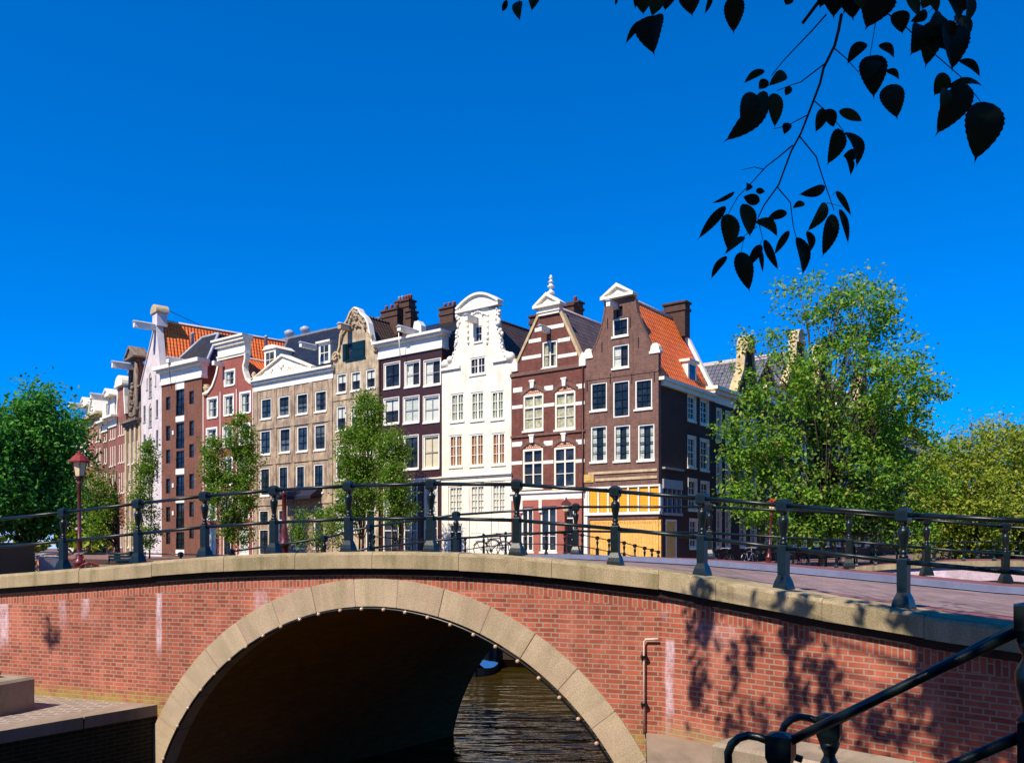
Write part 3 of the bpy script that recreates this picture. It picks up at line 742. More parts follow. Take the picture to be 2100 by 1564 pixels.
def facade(parent, outline, holes, mat, name='front_wall', thick=.3, reveal=.22, loc=None, rz=0.0):
    """a wall slab in local x,z with real openings"""
    mb = MB(); loops = [outline] + list(holes)
    vs = []; es = []
    for L in loops:
        b = len(vs); vs += [V(p) for p in L]; es += [(b + k, b + (k + 1) % len(L)) for k in range(len(L))]
    cv, ce, cf, *_ = delaunay_2d_cdt(vs, es, [], 0, 1e-5)
    def inside(p, L):
        c = False; n = len(L)
        for k in range(n):
            (xa, ya), (xb, yb) = L[k], L[(k + 1) % n]
            if (ya > p[1]) != (yb > p[1]) and p[0] < (xb - xa) * (p[1] - ya) / (yb - ya) + xa: c = not c
        return c
    for f in cf:
        q = [(cv[k].x, cv[k].y) for k in f]; c = (sum(p[0] for p in q) / len(q), sum(p[1] for p in q) / len(q))
        if not inside(c, outline) or any(inside(c, h) for h in holes): continue
        ar = (q[1][0]-q[0][0])*(q[2][1]-q[0][1]) - (q[2][0]-q[0][0])*(q[1][1]-q[0][1])
        if ar < 0: q = q[::-1]
        mb.face([(x, 0, z) for x, z in q])
    def ring(L, d, inv):
        n = len(L); ar = sum(L[k][0]*L[(k+1) % n][1]-L[(k+1) % n][0]*L[k][1] for k in range(n))
        Q = L if (ar > 0) != inv else L[::-1]
        for k in range(n):
            a, b = Q[k], Q[(k+1) % n]
            mb.face([(a[0], 0, a[1]), (a[0], d, a[1]), (b[0], d, b[1]), (b[0], 0, b[1])])
    ring(outline, thick, False)
    for h in holes: ring(h, reveal, True)
    hb = [] if thick > reveal else holes
    for f in (cf if hb else []):
        q = [(cv[k].x, cv[k].y) for k in f]; c = (sum(p[0] for p in q) / len(q), sum(p[1] for p in q) / len(q))
        if not inside(c, outline) or any(inside(c, h) for h in hb): continue
        ar = (q[1][0]-q[0][0])*(q[2][1]-q[0][1]) - (q[2][0]-q[0][0])*(q[1][1]-q[0][1])
        mb.face([(x, thick, z) for x, z in (q[::-1] if ar > 0 else q)])
    for t in (tessellate_polygon([[V((x, z, 0)) for x, z in outline]]) if not hb else []):
        q = [outline[k] for k in t]
        ar = (q[1][0]-q[0][0])*(q[2][1]-q[0][1]) - (q[2][0]-q[0][0])*(q[1][1]-q[0][1])
        if ar > 0: q = q[::-1]
        mb.face([(x, thick, z) for x, z in q])
    return mb.build(name, mat, parent, loc, rz)

WCACHE = {}
def window(parent, rect, style, loc0=(0, 0, 0), rz=0.0, name='window'):
    """rect = opening (x0,x1,z0,z1); a frame with sill, pane, sash bars and what hangs behind the glass"""
    x0, x1, z0, z1 = rect; w, h = x1 - x0, z1 - z0
    st = dict(fr='white', fw=.10, grid=(2, 3), bar='white', bw=.035, cur=None, sill=True, pane='pane', arch=0.0, heavy=0.0, proud=.0)
    st.update(style)
    mb = MB(); fw = st['fw']; y0, y1 = .035 - st['proud'], .17
    mb.box(0, fw, y0, y1, 0, h); mb.box(w - fw, w, y0, y1, 0, h); mb.box(fw, w - fw, y0, y1, h - fw, h)
    mb.box(fw, w - fw, y0, y1, 0, fw * .9)
    if st['sill']: mb.box(-.06, w + .06, -.07, .03, -.10, .012)
    if st.get('out'):      # flat casing round the opening, proud of the wall
        o = st['out']; mb.box(-o, 0.002, -.03, .03, -.0, h + o); mb.box(w - .002, w + o, -.03, .03, -.0, h + o); mb.box(.002, w - .002, -.03, .03, h - .002, h + o)
    R3 = Matrix.Rotation(rz, 3, 'Z'); off = V(loc0) + R3 @ V((x0, 0, z0))
    fo = mb.build(name, M[st['fr']], parent, off, rz)
    iw, ih = w - 2 * fw, h - 1.9 * fw
    def flat(nm, mat, y, a0, a1, b0, b1):
        m = MB(); m.face([(a0, y, b0), (a1, y, b0), (a1, y, b1), (a0, y, b1)]); return m.build(nm, mat, fo)
    cur = st['cur']
    if cur is None:
        flat('pane', M[st['pane']], .13, fw, w - fw, fw * .9, h - fw)
    else:
        flat('pane', M['glass'], .118, fw, w - fw, fw * .9, h - fw)
        flat('room', M['room'], .21, 0, w, 0, h)
        kind, mt = cur
        if kind == 'full': flat('curtain', M[mt], .16, fw * .5, w - fw * .5, fw * .5, h - fw * .5)
        elif kind == 'top': flat('blind', M[mt], .16, fw * .5, w - fw * .5, h * .5, h - fw * .5)
        elif kind == 'low': flat('curtain', M[mt], .16, fw * .5, w - fw * .5, fw * .5, h * .5)
        elif kind == 'sides':
            # two hanging drapes with folds
            m = MB()
            for (a, b) in ((fw, fw + iw * .28), (w - fw - iw * .28, w - fw)):
                n = 8
                for k in range(n):
                    xa, xb = a + (b - a) * k / n, a + (b - a) * (k + 1) / n
                    ya, yb = .165 + .02 * (k % 2), .165 + .02 * ((k + 1) % 2)
                    m.face([(xa, ya, fw * .5), (xb, yb, fw * .5), (xb, yb, h - fw), (xa, ya, h - fw)])
            m.build('curtain', M[mt], fo)
        elif kind == 'left':
            m = MB(); n = 6; a, b = fw, fw + iw * .42
            for k in range(n):
                xa, xb = a + (b - a) * k / n, a + (b - a) * (k + 1) / n
                m.face([(xa, .165 + .02 * (k % 2), fw * .5), (xb, .165 + .02 * ((k + 1) % 2), fw * .5), (xb, .165 + .02 * ((k + 1) % 2), h - fw), (xa, .165 + .02 * (k % 2), h - fw)])
            m.build('curtain', M[mt], fo)
    nx, ny = st['grid']; bw = st['bw']
    m = MB(); any_ = False
    zb, zt = fw * .9, h - fw
    if st['heavy']:            # heavy middle post and transom
        hb = st['heavy']; m.box(w / 2 - hb, w / 2 + hb, .06, .112, zb, zt); any_ = True
    for i in range(1, nx):
        x = fw + iw * i / nx
        if st['heavy'] and abs(x - w / 2) < st['heavy']: continue
        m.box(x - bw / 2, x + bw / 2, .075, .112, zb, zt); any_ = True
    for j in range(1, ny):
        z = zb + (zt - zb) * j / ny; b2 = bw * (1.8 if j == ny // 2 and ny > 2 and not st['heavy'] else 1)
        m.box(fw, w - fw, .072, .110, z - b2 / 2, z + b2 / 2); any_ = True
    if any_: m.build('sash', M[st['bar']], fo)
    return fo
def rect_hole(r): x0, x1, z0, z1 = r; return [(x0, z0), (x1, z0), (x1, z1), (x0, z1)]
def hole_arch(r, rise):
    x0, x1, z0, z1 = r; n = 8
    return [(x0, z0), (x1, z0)] + [(x1 + (x0 - x1) * k / n, z1 + rise * math.sin(math.pi * k / n)) for k in range(n + 1)]

def cornice(parent, x0, x1, steps, mat, name='cornice', back=.25):
    """steps: (z0,z1,projection)"""
    mb = MB()
    for (z0, z1, pr) in steps: mb.box(x0 - pr * .6, x1 + pr * .6, -pr, back, z0, z1)
    return mb.build(name, mat, parent)
def bands(parent, rects, mat, name='stone_band', pr=.02):
    for (x0, x1, z0, z1) in rects:
        mb = MB(); mb.box(x0, x1, -pr, .1, z0, z1); o = mb.build(name, mat, parent)
    return o
def strip(parent, line, w, mat, name='gable_trim', pr=.07, back=.32, closed=False):
    """a moulding that follows an outline (x,z) on the wall, thickness w to the outside"""
    mb = MB(); n = len(line)
    nr = []
    for i in range(n):
        a = V(line[max(0, i - 1)]); b = V(line[min(n - 1, i + 1)]); d = (b - a).normalized(); nr.append(V((-d.y, d.x)))
    for i in range(n - 1):
        a, b = V(line[i]), V(line[i + 1]); ao, bo = a + nr[i] * w, b + nr[i + 1] * w
        A = [(a.x, -pr, a.y), (b.x, -pr, b.y), (bo.x, -pr, bo.y), (ao.x, -pr, ao.y)]; B = [(x, back, z) for x, _, z in A]
        mb.face(A); mb.face(B[::-1])
        for k in range(4):
            j = (k + 1) % 4
            if k in (1, 3) and not (i == 0 and k == 3) and not (i == n - 2 and k == 1): continue
            mb.face([A[j], A[k], B[k], B[j]])
    return mb.build(name, mat, parent)
def gable_roof(parent, x0, x1, y0, y1, ze, zr, mat, name='roof', xr=None, back_mat=None, over=.0):
    """ridge running back from the front"""
    xr = (x0 + x1) / 2 if xr is None else xr; mb = MB(); t = .12
    for (xa, za, xb, zb) in ((x0 - over, ze, xr, zr), (xr, zr, x1 + over, ze)):
        A = [V((xa, y0, za)), V((xb, y0, zb)), V((xb, y1, zb)), V((xa, y1, za))]
        mb.face(A if (A[1]-A[0]).cross(A[2]-A[0]).z > 0 else A[::-1])
        B = [p - V((0, 0, t)) for p in A]; mb.face(B if (B[1]-B[0]).cross(B[2]-B[0]).z < 0 else B[::-1])
        for k in range(4):
            j = (k + 1) % 4; mb.face([A[k], A[j], B[j], B[k]])
    ro = mb.build(name, mat, parent)
    rb = MB(); rb.tube([(xr, y0, zr + .0), (xr, y1, zr + .0)], .11, 6); rb.build('ridge', M['pale_ridge'] if mat is not M['brown_tile'] else mat, ro)
    return ro
M['pale_ridge'] = plain('ridge_mortar', srgb(196, 186, 180), .8, .15, .2, 8)
def body(parent, W, y0, y1, ze, mat, gable=None, name='side_wall'):
    """side and back walls behind the front"""
    mb = MB(); mb.face([(W, y0, 0), (W, y1, 0), (W, y1, ze), (W, y0, ze)]); mb.face([(0, y1, 0), (0, y0, 0), (0, y0, ze), (0, y1, ze)])
    b = [(W, y1, 0), (0, y1, 0), (0, y1, ze)] + ([(W / 2 if len(gable) < 2 else gable[1], y1, gable[0])] if gable else []) + [(W, y1, ze)]
    mb.face(b); return mb.build(name, mat, parent)
def chimney(parent, x, y, z0, z1, sx, sy, pots=2, mat='chimney', cap=True, potmat='pot'):
    mb = MB(); mb.box(x - sx/2, x + sx/2, y - sy/2, y + sy/2, z0, z1)
    if cap: mb.box(x - sx/2 - .07, x + sx/2 + .07, y - sy/2 - .07, y + sy/2 + .07, z1 - .45, z1 - .28); mb.box(x - sx/2 - .09, x + sx/2 + .09, y - sy/2 - .09, y + sy/2 + .09, z1, z1 + .12)
    o = mb.build('chimney', M[mat], parent)
    for k in range(pots):
        m = MB(); xx = x + (k - (pots - 1) / 2) * sx / max(pots, 1)
        m.lathe([(.13, z1 + .1), (.11, z1 + .45), (.14, z1 + .5), (.10, z1 + .52)], 8, (xx, y, 0)); m.build('chimney_pot', M[potmat], o)
    return o
def hoist(parent, x, z, w=.3, h=.32, out=1.1, mat='white', y0=0.2, roof=True):
    mb = MB(); mb.box(x - w/2, x + w/2, -out, y0, z, z + h)
    o = mb.build('hoist_beam', M[mat], parent)
    if roof:
        m = MB(); m.prism([(x - w*.75, z + h), (x + w*.75, z + h), (x, z + h + w*.45)], -out - .06, y0); m.build('hoist_cover', M['zinc'], o)
    return o
def dormer(parent, x, y, z, w, h, d, mat='white', roofmat='lead', hoistb=False, flat=False):
    mb = MB(); mb.box(x - w/2, x + w/2, y, y + d, z, z + h)
    if not flat: mb.prism([(x - w*.62, z + h), (x + w*.62, z + h), (x + w*.3, z + h + w*.22), (x - w*.3, z + h + w*.22)], y - .12, y + d)
    else: mb.box(x - w*.62, x + w*.62, y - .2, y + d + .3, z + h, z + h + .14)
    o = mb.build('dormer', M[mat], parent)
    m = MB(); m.box(x - w*.34, x + w*.34, y - .012, y + .05, z + h*.12, z + h*.86); q = m.build('pane', M['pane_blue'], o)
    m = MB(); m.box(x - .025, x + .025, y - .03, y + .03, z + h*.12, z + h*.86); m.box(x - w*.34, x + w*.34, y - .028, y + .03, z + h*.5, z + h*.5 + .05); m.build('sash', M['white'], o)
    return o
def door(parent, rect, mat, frame='white', light=True):
    x0, x1, z0, z1 = rect; w, h = x1 - x0, z1 - z0; fw = .09
    mb = MB(); mb.box(0, fw, .03, .2, 0, h); mb.box(w - fw, w, .03, .2, 0, h); mb.box(fw, w - fw, .03, .2, h - fw, h); mb.box(fw, w - fw, .04, .2, h * .76, h * .76 + .07)
    fo = mb.build('door', M[frame], parent, (x0, 0, z0))
    m = MB(); m.box(fw, w - fw, .10, .16, 0.02, h * .76)
    for (a, b) in ((.08, .32), (.38, .7)): m.frustum((0, 0), (w - 2*fw) * .36, h * (b - a) / 2, 0, (w - 2*fw) * .33, h * (b - a) / 2 - .03, .03, Matrix.Translation((w/2, .1, h * (a + b) / 2)) @ Matrix.Rotation(R(90), 4, 'X'))
    m.build('door_leaf', M[mat], fo)
    m = MB(); m.face([(fw, .13, h * .77), (w - fw, .13, h * .77), (w - fw, .13, h - fw), (fw, .13, h - fw)]); m.build('pane', M['pane'], fo)
    m = MB(); m.ball((w - fw - .1, .07, h * .38), .035, 8, 5); m.build('handle', M['zinc'], fo)
    return fo
def anchors(parent, pts, name='wall_anchor'):
    for (x, z) in pts:
        mb = MB(); mb.box(x - .02, x + .02, -.035, .02, z - .28, z + .28); mb.build(name, M['black'], parent)
def pediment(parent, x0, x1, z0, zt, mat, y0=-.28, y1=.3, name='pediment', base=.16, fld=None):
    """triangular pediment with raking mouldings and a recessed field"""
    mb = MB(); xm = (x0 + x1) / 2; t = .17
    mb.box(x0, x1, y0, y1, z0, z0 + base)
    for (a, b) in (((x0, z0 + base), (xm, zt)), ((xm, zt), (x1, z0 + base))):
        d = (V(b) - V(a)).normalized(); nn = V((-d.y, d.x))
        mb.prism([a, b, (b[0], b[1] - t / max(.2, abs(d.x))), (a[0] + (t * 1.2 if a[0] == x0 else 0), a[1] - 0)] if a[0] == x0 else [a, b, (b[0] - t * 1.2, b[1]), (a[0], a[1] - t / max(.2, abs(d.x)))], y0, y1)
    mb.prism([(x0 + .1, z0 + base), (x1 - .1, z0 + base), (xm, zt - .1)], y0 + .16, y1 - .02)
    return mb.build(name, mat if fld is None else mat, parent)
def even(n, x0, x1, frac):
    """n openings evenly over x0..x1, each frac of its bay"""
    b = (x1 - x0) / n; return [(x0 + b * (k + .5 - frac / 2), x0 + b * (k + .5 + frac / 2)) for k in range(n)]
def rowz(h, xs, y0, y1, x0=None):
    return [h.rect(a, b, y0, y1) for a, b in xs]

D1 = -d1      # along the front row, left to right
# ---- N1 dark corner house
def house_n1():
    h = House('corner_house', 'dark brown brick corner house with orange roof, neck gable and yellow boarded shopfront', CR, D1, 1200.3, 1350.3, Z5)
    r = h.root; W = h.W
    out = [(0, 0), (W, 0), (W, h.z(822, 445))] + h.poly([(790, 447), (775, 400), (752, 350), (728, 300), (706, 235), (694, 150), (545, 160), (540, 235), (522, 325), (497, 395), (470, 447)]) + [(0, h.z(440, 475))]
    A = [h.rect(580, 662, 262, 356), h.rect(580, 666, 400, 522), h.rect(465, 550, 600, 746), h.rect(582, 668, 590, 782), h.rect(698, 788, 583, 738),
         h.rect(465, 550, 828, 1016), h.rect(588, 672, 823, 1012), h.rect(713, 800, 818, 1008)]
    shop = (h.u(455), h.u(828), h.z(640, 1280), h.z(640, 1152)); low = (h.u(460), h.u(835), 0.02, h.z(640, 1318)); hd = h.rect(598, 633, 200, 255)
    facade(r, out, [rect_hole(q) for q in A + [shop, low, hd]], M['brick_n1'])
    sty = [dict(grid=(2, 2), bar='dark_green', fw=.08), dict(grid=(2, 2), bar='dark_green', fw=.08, cur=('left', 'blind')), dict(grid=(3, 4), bar='dark_green', fw=.08), dict(grid=(2, 4), bar='dark_green', fw=.08, sill=False), dict(grid=(3, 4), bar='dark_green', fw=.08)] + [dict(grid=(3, 4), bar='dark_green', fw=.08, cur=('sides', 'pale_lace'))] * 3
    for q, s in zip(A, sty): window(r, q, s)
    mb = MB(); x0, x1, z0, z1 = hd; mb.box(x0, x1, .12, .2, z0, z1); mb.build('loft_hatch', M['black'], r)
    hoist(r, h.u(600), h.z(600, 218), .26, .3, .9)
    # crown
    zc = h.z(615, 158); pediment(r, h.u(528), h.u(700), zc, h.z(612, 82), M['cream'], -.3, .35)
    for xx, yy, nm in ((452, 475, 1), (803, 447, 2)):
        u, z = h.uz(xx, yy); mb = MB(); mb.box(u - .33, u + .33, -.06, .34, z, z + .14); mb.prism([(u - .27, z + .14), (u + .27, z + .14), (u + .24, z + .38), (u + .12, z + .55), (u - .12, z + .55), (u - .24, z + .38)], -.04, .3); mb.build('shoulder_stone', M['cream'], r)
    c = h.poly([(470, 447), (497, 395), (522, 325), (540, 235), (545, 165)])[::-1]; c2 = h.poly([(694, 158), (706, 235), (728, 300), (752, 350), (775, 400), (790, 447)])[::-1]
    strip(r, c[::-1], .07, M['brick_n1'], 'gable_edge', .03); strip(r, c2[::-1], .07, M['brick_n1'], 'gable_edge', .03)
    zz = [h.z(640, y) for y in (1075, 1062, 1112, 1098)]
    bands(r, [(h.u(455), W - .05, zz[0], zz[1]), (h.u(490), W - .05, zz[2], zz[3])], M['tan_trim'], 'stone_band', .06)
    bands(r, [(.02, W, h.z(640, 565), h.z(640, 558))], M['brick_n1'], 'string_course', .035)
    q = h.rect(432, 483, 1083, 1125); mb = MB(); mb.box(q[0], q[1], -.05, .05, q[2], q[3]); u0 = (q[0] + q[1]) / 2; v0 = (q[2] + q[3]) / 2
    mb.lathe([(.20, -.05), (.17, -.09), (.03, -.10)], 10, (0, 0, 0)) if False else mb.box(u0 - .16, u0 + .16, -.075, -.05, v0 - .16, v0 + .16); mb.build('gable_stone', plain('ochre_stone', srgb(206, 168, 96), .7, .25, .5, 18), r)
    # shopfront: orange lattice shutters above, yellow boarding below
    x0, x1, z0, z1 = shop; mb = MB(); n = 7
    for k in range(n + 1):
        x = x0 + (x1 - x0) * k / n; mb.box(x - .05, x + .05, -.03, .2, z0, z1)
    mb.box(x0 - .25, x1 + .05, -.12, .2, z0 - .16, z0); mb.box(x0 - .25, x1 + .05, -.05, .2, z1, z1 + .1); mb.box(x0 - .3, x0 - .06, -.06, .2, 0, z1)
    sh = mb.build('shop_front', M['white'], r)
    for k in range(n):
        a, b = x0 + (x1 - x0) * k / n + .06, x0 + (x1 - x0) * (k + 1) / n - .06
        m = MB(); m.box(a, b, .04, .09, z0 + .02, z1 - .02); m.build('shutter', M['orange_shutter'], sh)
    m = MB(); x0, x1, z0, z1 = low; m.box(x0, x1, .06, .16, z0, z1)
    nb2 = 26
    for k in range(nb2): 
        a = x0 + (x1 - x0) * k / nb2; m.box(a + .01, a + (x1 - x0) / nb2 - .01, .045, .06, z0, z1 - .12)
    for k in range(40): 
        a = x0 + (x1 - x0) * k / 40; m.prism([(a, z1 - .1), (a + (x1 - x0) / 40, z1 - .1), (a + (x1 - x0) / 80, z1 - .26)], .02, .045)
    m.build('boarding', M['yellow'], r)
    anchors(r, [h.uz(*p) for p in ((447, 620), (570, 580), (682, 580), (800, 570), (525, 415), (718, 390), (555, 290), (674, 285))])
    # right side along the other street
    D = 7.0; ze = h.z(822, 580)
    def sp(x, y): return h.on_u(x, y, W)
    def srect(x0, x1, y0, y1): xm = (x0 + x1) / 2; return (sp(x0, y0)[0], sp(x1, y0)[0], sp(xm, y1)[1], sp(xm, y0)[1])
    SW = [srect(975, 1016, 668, 802), srect(1041, 1083, 692, 822), srect(975, 1016, 884, 1046), srect(1041, 1084, 900, 1062), srect(978, 1022, 1108, 1270), srect(1044, 1086, 1122, 1280), srect(985, 1025, 1318, 1470)]
    shopS = (.25, sp(938, 1100)[0], sp(890, 1285)[1], sp(890, 1160)[1])
    o = MB()
    so = [(.3, 0), (D, 0), (D, ze), (.3, ze)]
    shopS = (max(.45, shopS[0]), shopS[1], shopS[2], shopS[3]); dS = (max(.5, sp(858, 1400)[0]), sp(915, 1400)[0], 0.02, sp(890, 1320)[1])
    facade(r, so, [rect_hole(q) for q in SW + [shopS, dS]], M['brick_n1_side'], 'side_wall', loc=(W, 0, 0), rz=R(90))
    for q in SW: window(r, q, dict(grid=(2, 4), fw=.14, out=.05, pane='pane_blue'), (W, 0, 0), R(90))
    mb = MB(); x0, x1, z0, z1 = shopS
    for k in range(5):
        x = x0 + (x1 - x0) * k / 4; mb.box(x - .05, x + .05, -.05, .2, z0, z1)
    mb.box(x0, x1 + .1, -.1, .2, z0 - .15, z0); mb.box(x0, x1 + .1, -.1, .2, z1, z1 + .5); mb.box(x0, x1 + .1, -.18, .2, z1 + 1.05, z1 + 1.15)
    s2 = mb.build('side_shop_front', M['grey_paint'], r, (W, 0, 0), R(90))
    m = MB(); m.face([(x0, .12, z0), (x1, .12, z0), (x1, .12, z1), (x0, .12, z1)]); m.build('pane', M['pane'], s2)
    mb = MB(); x0, x1, z0, z1 = dS; mb.box(x0, x0 + .09, -.03, .2, z0, z1); mb.box(x1 - .09, x1, -.03, .2, z0, z1); mb.box(x0 + .09, x1 - .09, -.03, .2, z1 - .1, z1)
    dd = mb.build('side_door', M['white'], r, (W, 0, 0), R(90)); m = MB(); m.box(x0 + .09, x1 - .09, .05, .12, z0, z1 - .1); m.build('boarding', M['yellow'], dd)
    mb = MB(); mb.face([(0, D, 0), (0, .3, 0), (0, .3, ze), (0, D, ze)])
    zr = h.on_u(920, 275, W / 2)[1]
    mb.face([(W, D, 0), (0, D, 0), (0, D, ze), (W / 2, D, zr - .1), (W, D, ze)]); mb.build('back_wall', M['brick_n1_side'], r)
    gable_roof(r, 0, W, .3, D - .1, ze, zr, M['orange_tile'])
    mb = MB()     # white gutter and verge
    mb.box(W, W + .32, .05, D + .1, ze - .06, ze + .12); mb.box(W, W + .2, .3, D + .1, ze - .32, ze - .06); mb.build('gutter', M['cream'], r)
    mb = MB(); a, b = V((W / 2, zr + .05)), V((W + .15, ze + .1)); d = (b - a).normalized(); nn = V((d.y, -d.x)) * -1
    mb.prism([(a.x, a.y), (b.x, b.y), (b.x + nn.x * .18, b.y + nn.y * .18), (a.x + nn.x * .18, a.y + nn.y * .18)], D - .25, D + .12); mb.build('verge', M['white'], r)
    # chimney on the back gable, small dormer, vent pipe
    u, z = h.uz(895, 205, D - .4); zz = h.on_u(920, 205, W * .5)[1]
    chimney(r, W * .53, D - .35, zr - 1.2, zz, 1.45, .7, 0)
    mb = MB(); mb.box(W*.53 - .95, W*.53 - .73, D - .6, D, zr - .4, zr + .55); mb.build('verge_stone', M['white'], r)
    dy, dz = h.on_u(985, 545, W - .9)
    dormer(r, W - .75, min(D - 2.2, dy - 1.0), ze + .35, 0, 0, 0) if False else None
    mb = MB(); yd = D - 2.6; mb.box(W - 1.5, W - .35, yd, yd + 1.15, ze + .4, ze + 1.75); mb.box(W - 1.9, W - .2, yd - .12, yd + 1.27, ze + 1.75, ze + 1.9)
    do = mb.build('dormer', M['white'], r); m = MB(); m.box(W - .36, W - .338, yd + .2, yd + .95, ze + .6, ze + 1.6); m.build('pane', M['pane_blue'], do)
    mb = MB(); mb.lathe([(.09, 0), (.09, .75), (.13, .78), (.13, .9), (.02, .95)], 8, (W - 1.1, 1.9, ze + 1.35)); mb.build('vent_pipe', M['zinc'], r)
def shutter_mat():
    t = NT('orange_lattice'); uv = t.uv()
    br = t.node('ShaderNodeTexBrick', i_Vector=uv, i_Color1=srgb(250, 190, 36), i_Color2=srgb(244, 178, 30), i_Mortar=srgb(176, 108, 14), i_Scale=1.0, i_Mortar_Size=.012, i_Brick_Width=.09, i_Row_Height=.09, offset=0.0)
    return t.finish(br.outputs[0], .6, br.outputs[1], .4, .01)
M['orange_shutter'] = shutter_mat()
house_n1()

# ---- N2 red brick with white bands
def house_n2():
    h = House('banded_house', 'red brick house with white stone bands, arched windows and a finial on its gable', CR, D1, 1048.8, 1200.2, Z5)
    r = h.root; W = h.W
    zl = h.z(250, 535)
    out = [(0, 0), (W, 0), (W, zl)] + h.poly([(428, 515), (303, 232), (197, 250), (64, 540)]) + [(0, zl)]
    G = h.rect(210, 288, 380, 522)
    U = [h.rect(110, 216, 662, 852), h.rect(276, 384, 648, 846)]; L = [h.rect(107, 214, 948, 1155), h.rect(271, 384, 938, 1152)]
    gz = (0.0, h.z(250, 1480)); gt = h.z(240, 1250)
    B = [(h.u(100), h.u(165), .75, gt), (h.u(200), h.u(288), .75, gt)]; DR = (h.u(330), h.u(378), .25, gt)
    ri = .32
    facade(r, out, [rect_hole(G)] + [hole_arch(q, ri) for q in U + L] + [rect_hole(q) for q in B + [DR]], M['brick_n2'])
    window(r, G, dict(grid=(2, 2), heavy=.05, cur=('sides', 'lace')))
    for q, c in zip(U + L, [('full', 'lace'), ('full', 'lace'), ('low', 'room'), None]):
        fo = window(r, q, dict(grid=(2, 3), heavy=.05, fw=.12, fr='cream', bar='cream', cur=c))
        x0, x1, z0, z1 = q; w = x1 - x0; hh = z1 - z0
        m = MB(); m.box(.1, w - .1, .05, .115, hh * .62, hh * .62 + .12); m.build('transom', M['cream'], fo)
        m = MB(); n = 10     # ornamented arch head
        pts = [(0, hh)] + [(w * (1 - k / n), hh + ri * math.sin(math.pi * k / n)) for k in range(n + 1)][::-1]
        m.prism(pts[1:], .04, .15); hd = m.build('arch_head', M['lattice_head'], fo)
    def kst(xa, xb, ya, yb):
        x0, x1, z0, z1 = h.rect(xa, xb, ya, yb); mb = MB(); mb.prism([(x0 + .04, z0), (x1 - .04, z0), (x1, z1), (x0, z1)], -.12, .05); mb.box(x0 - .05, x1 + .05, -.14, .05, z1, z1 + .1); mb.build('keystone', M['white'], r)
    for q in ((150, 172, 597, 630), (317, 339, 584, 620), (147, 170, 882, 917), (316, 337, 874, 910)): kst(*q)
    R_ = []
    for q in ((58, 106, 627, 652), (222, 268, 617, 642), (390, 434, 607, 632), (52, 106, 912, 937), (219, 266, 906, 932), (388, 434, 899, 925)): R_.append(h.rect(*q))
    for q in ((52, 108, 720, 738), (218, 275, 709, 727), (386, 434, 700, 718), (50, 106, 1014, 1032), (216, 270, 1009, 1027), (386, 434, 1003, 1021)): R_.append(h.rect(*q))
    for (y0, y1, xa, xb) in ((302, 322, 172, 325), (370, 390, 140, 205), (366, 386, 292, 358), (458, 476, 104, 205), (448, 466, 292, 394)): R_.append(h.rect(xa, xb, y0, y1))
    bands(r, R_, M['white'])
    bands(r, [(-.02, W + .02, h.z(240, 876), h.z(240, 866)), (-.05, W + .05, zl - .1, zl + .1)], M['brick_n1'], 'string_course', .09)
    for q in U + L:    # brick arches
        x0, x1, z0, z1 = q; n = 10; ln = [(x0 - .12 + (x1 - x0 + .24) * k / n, z1 - .04 + (ri + .08) * math.sin(math.pi * k / n)) for k in range(n + 1)]
        strip(r, ln, .22, M['brick_n1'], 'brick_arch', .02, .05)
    e1_ = h.poly([(64, 540), (197, 250)]); e2_ = h.poly([(303, 232), (428, 515)])
    strip(r, e1_, .16, M['tan_trim'], 'gable_trim', .08); strip(r, e2_, .16, M['tan_trim'], 'gable_trim', .08)
    for (x, y) in ((70, 535), (426, 505)):
        u, z = h.uz(x, y); mb = MB(); mb.box(u - .22, u + .22, -.12, .35, z - .1, z + .35); mb.prism([(u - .22, z + .35), (u + .22, z + .35), (u, z + .7)], -.12, .35); mb.build('shoulder_stone', M['cream'], r)
    x0, x1, z0, z1 = h.rect(196, 304, 205, 245); mb = MB(); mb.box(x0, x1, -.14, .35, z0, z1); mb.box(x0 - .08, x1 + .08, -.2, .36, z0 + .35 * (z1 - z0), z0 + .5 * (z1 - z0)); mb.build('gable_block', M['cream'], r)
    pediment(r, h.u(174), h.u(318), z1, h.z(250, 130), M['cream'], -.32, .38)
    u = h.u(251); zf = h.z(251, 135); mb = MB(); zt = h.z(255, 32); H_ = zt - zf; mb.lathe([(.16, 0), (.24, .05*H_), (.22, .12*H_), (.10, .17*H_), (.08, .3*H_), (.20, .36*H_), (.22, .42*H_), (.12, .46*H_), (.10, .6*H_), (.19, .63*H_), (.08, .7*H_), (.07, .8*H_), (.14, .84*H_), (.06, .9*H_), (.08, .95*H_), (.02, H_)], 10, (u, .1, zf)); mb.build('finial', M['white'], r)
    hoist(r, h.u(245), h.z(245, 345), .22, .3, .9)
    # white cornice over the ground floor, paler brick below
    cornice(r, 0, W, [(h.z(240, 1215), h.z(240, 1180), .06), (h.z(240, 1180), h.z(240, 1168), .16)], M['white'])
    zb = h.z(240, 1215); ol = [(.02, .0), (W - .02, .0), (W - .02, zb), (.02, zb)]
    facade(r, ol, [rect_hole(q) for q in B + [DR]], M['brick_n2b'], 'plinth', .05, .05, (0, -.055, 0))
    for q in B: window(r, q, dict(grid=(2, 3), heavy=.05, fw=.12))
    door(r, DR, 'black')
    bands(r, [(q[0] - .06, q[0] + .16, zb - .75, zb) for q in B] + [(DR[0], DR[0] + .2, zb - .75, zb)], M['white'], 'pilaster_cap', .09)
    mb = MB(); mb.tube([(W - .12, -.08, zl - .1), (W - .12, -.1, 3.6), (W - .12, -.1, .2)], .05, 6); mb.build('drain_pipe', M['brown_paint'], r)
    zr = h.on_u(525, 300, W / 2)[1]
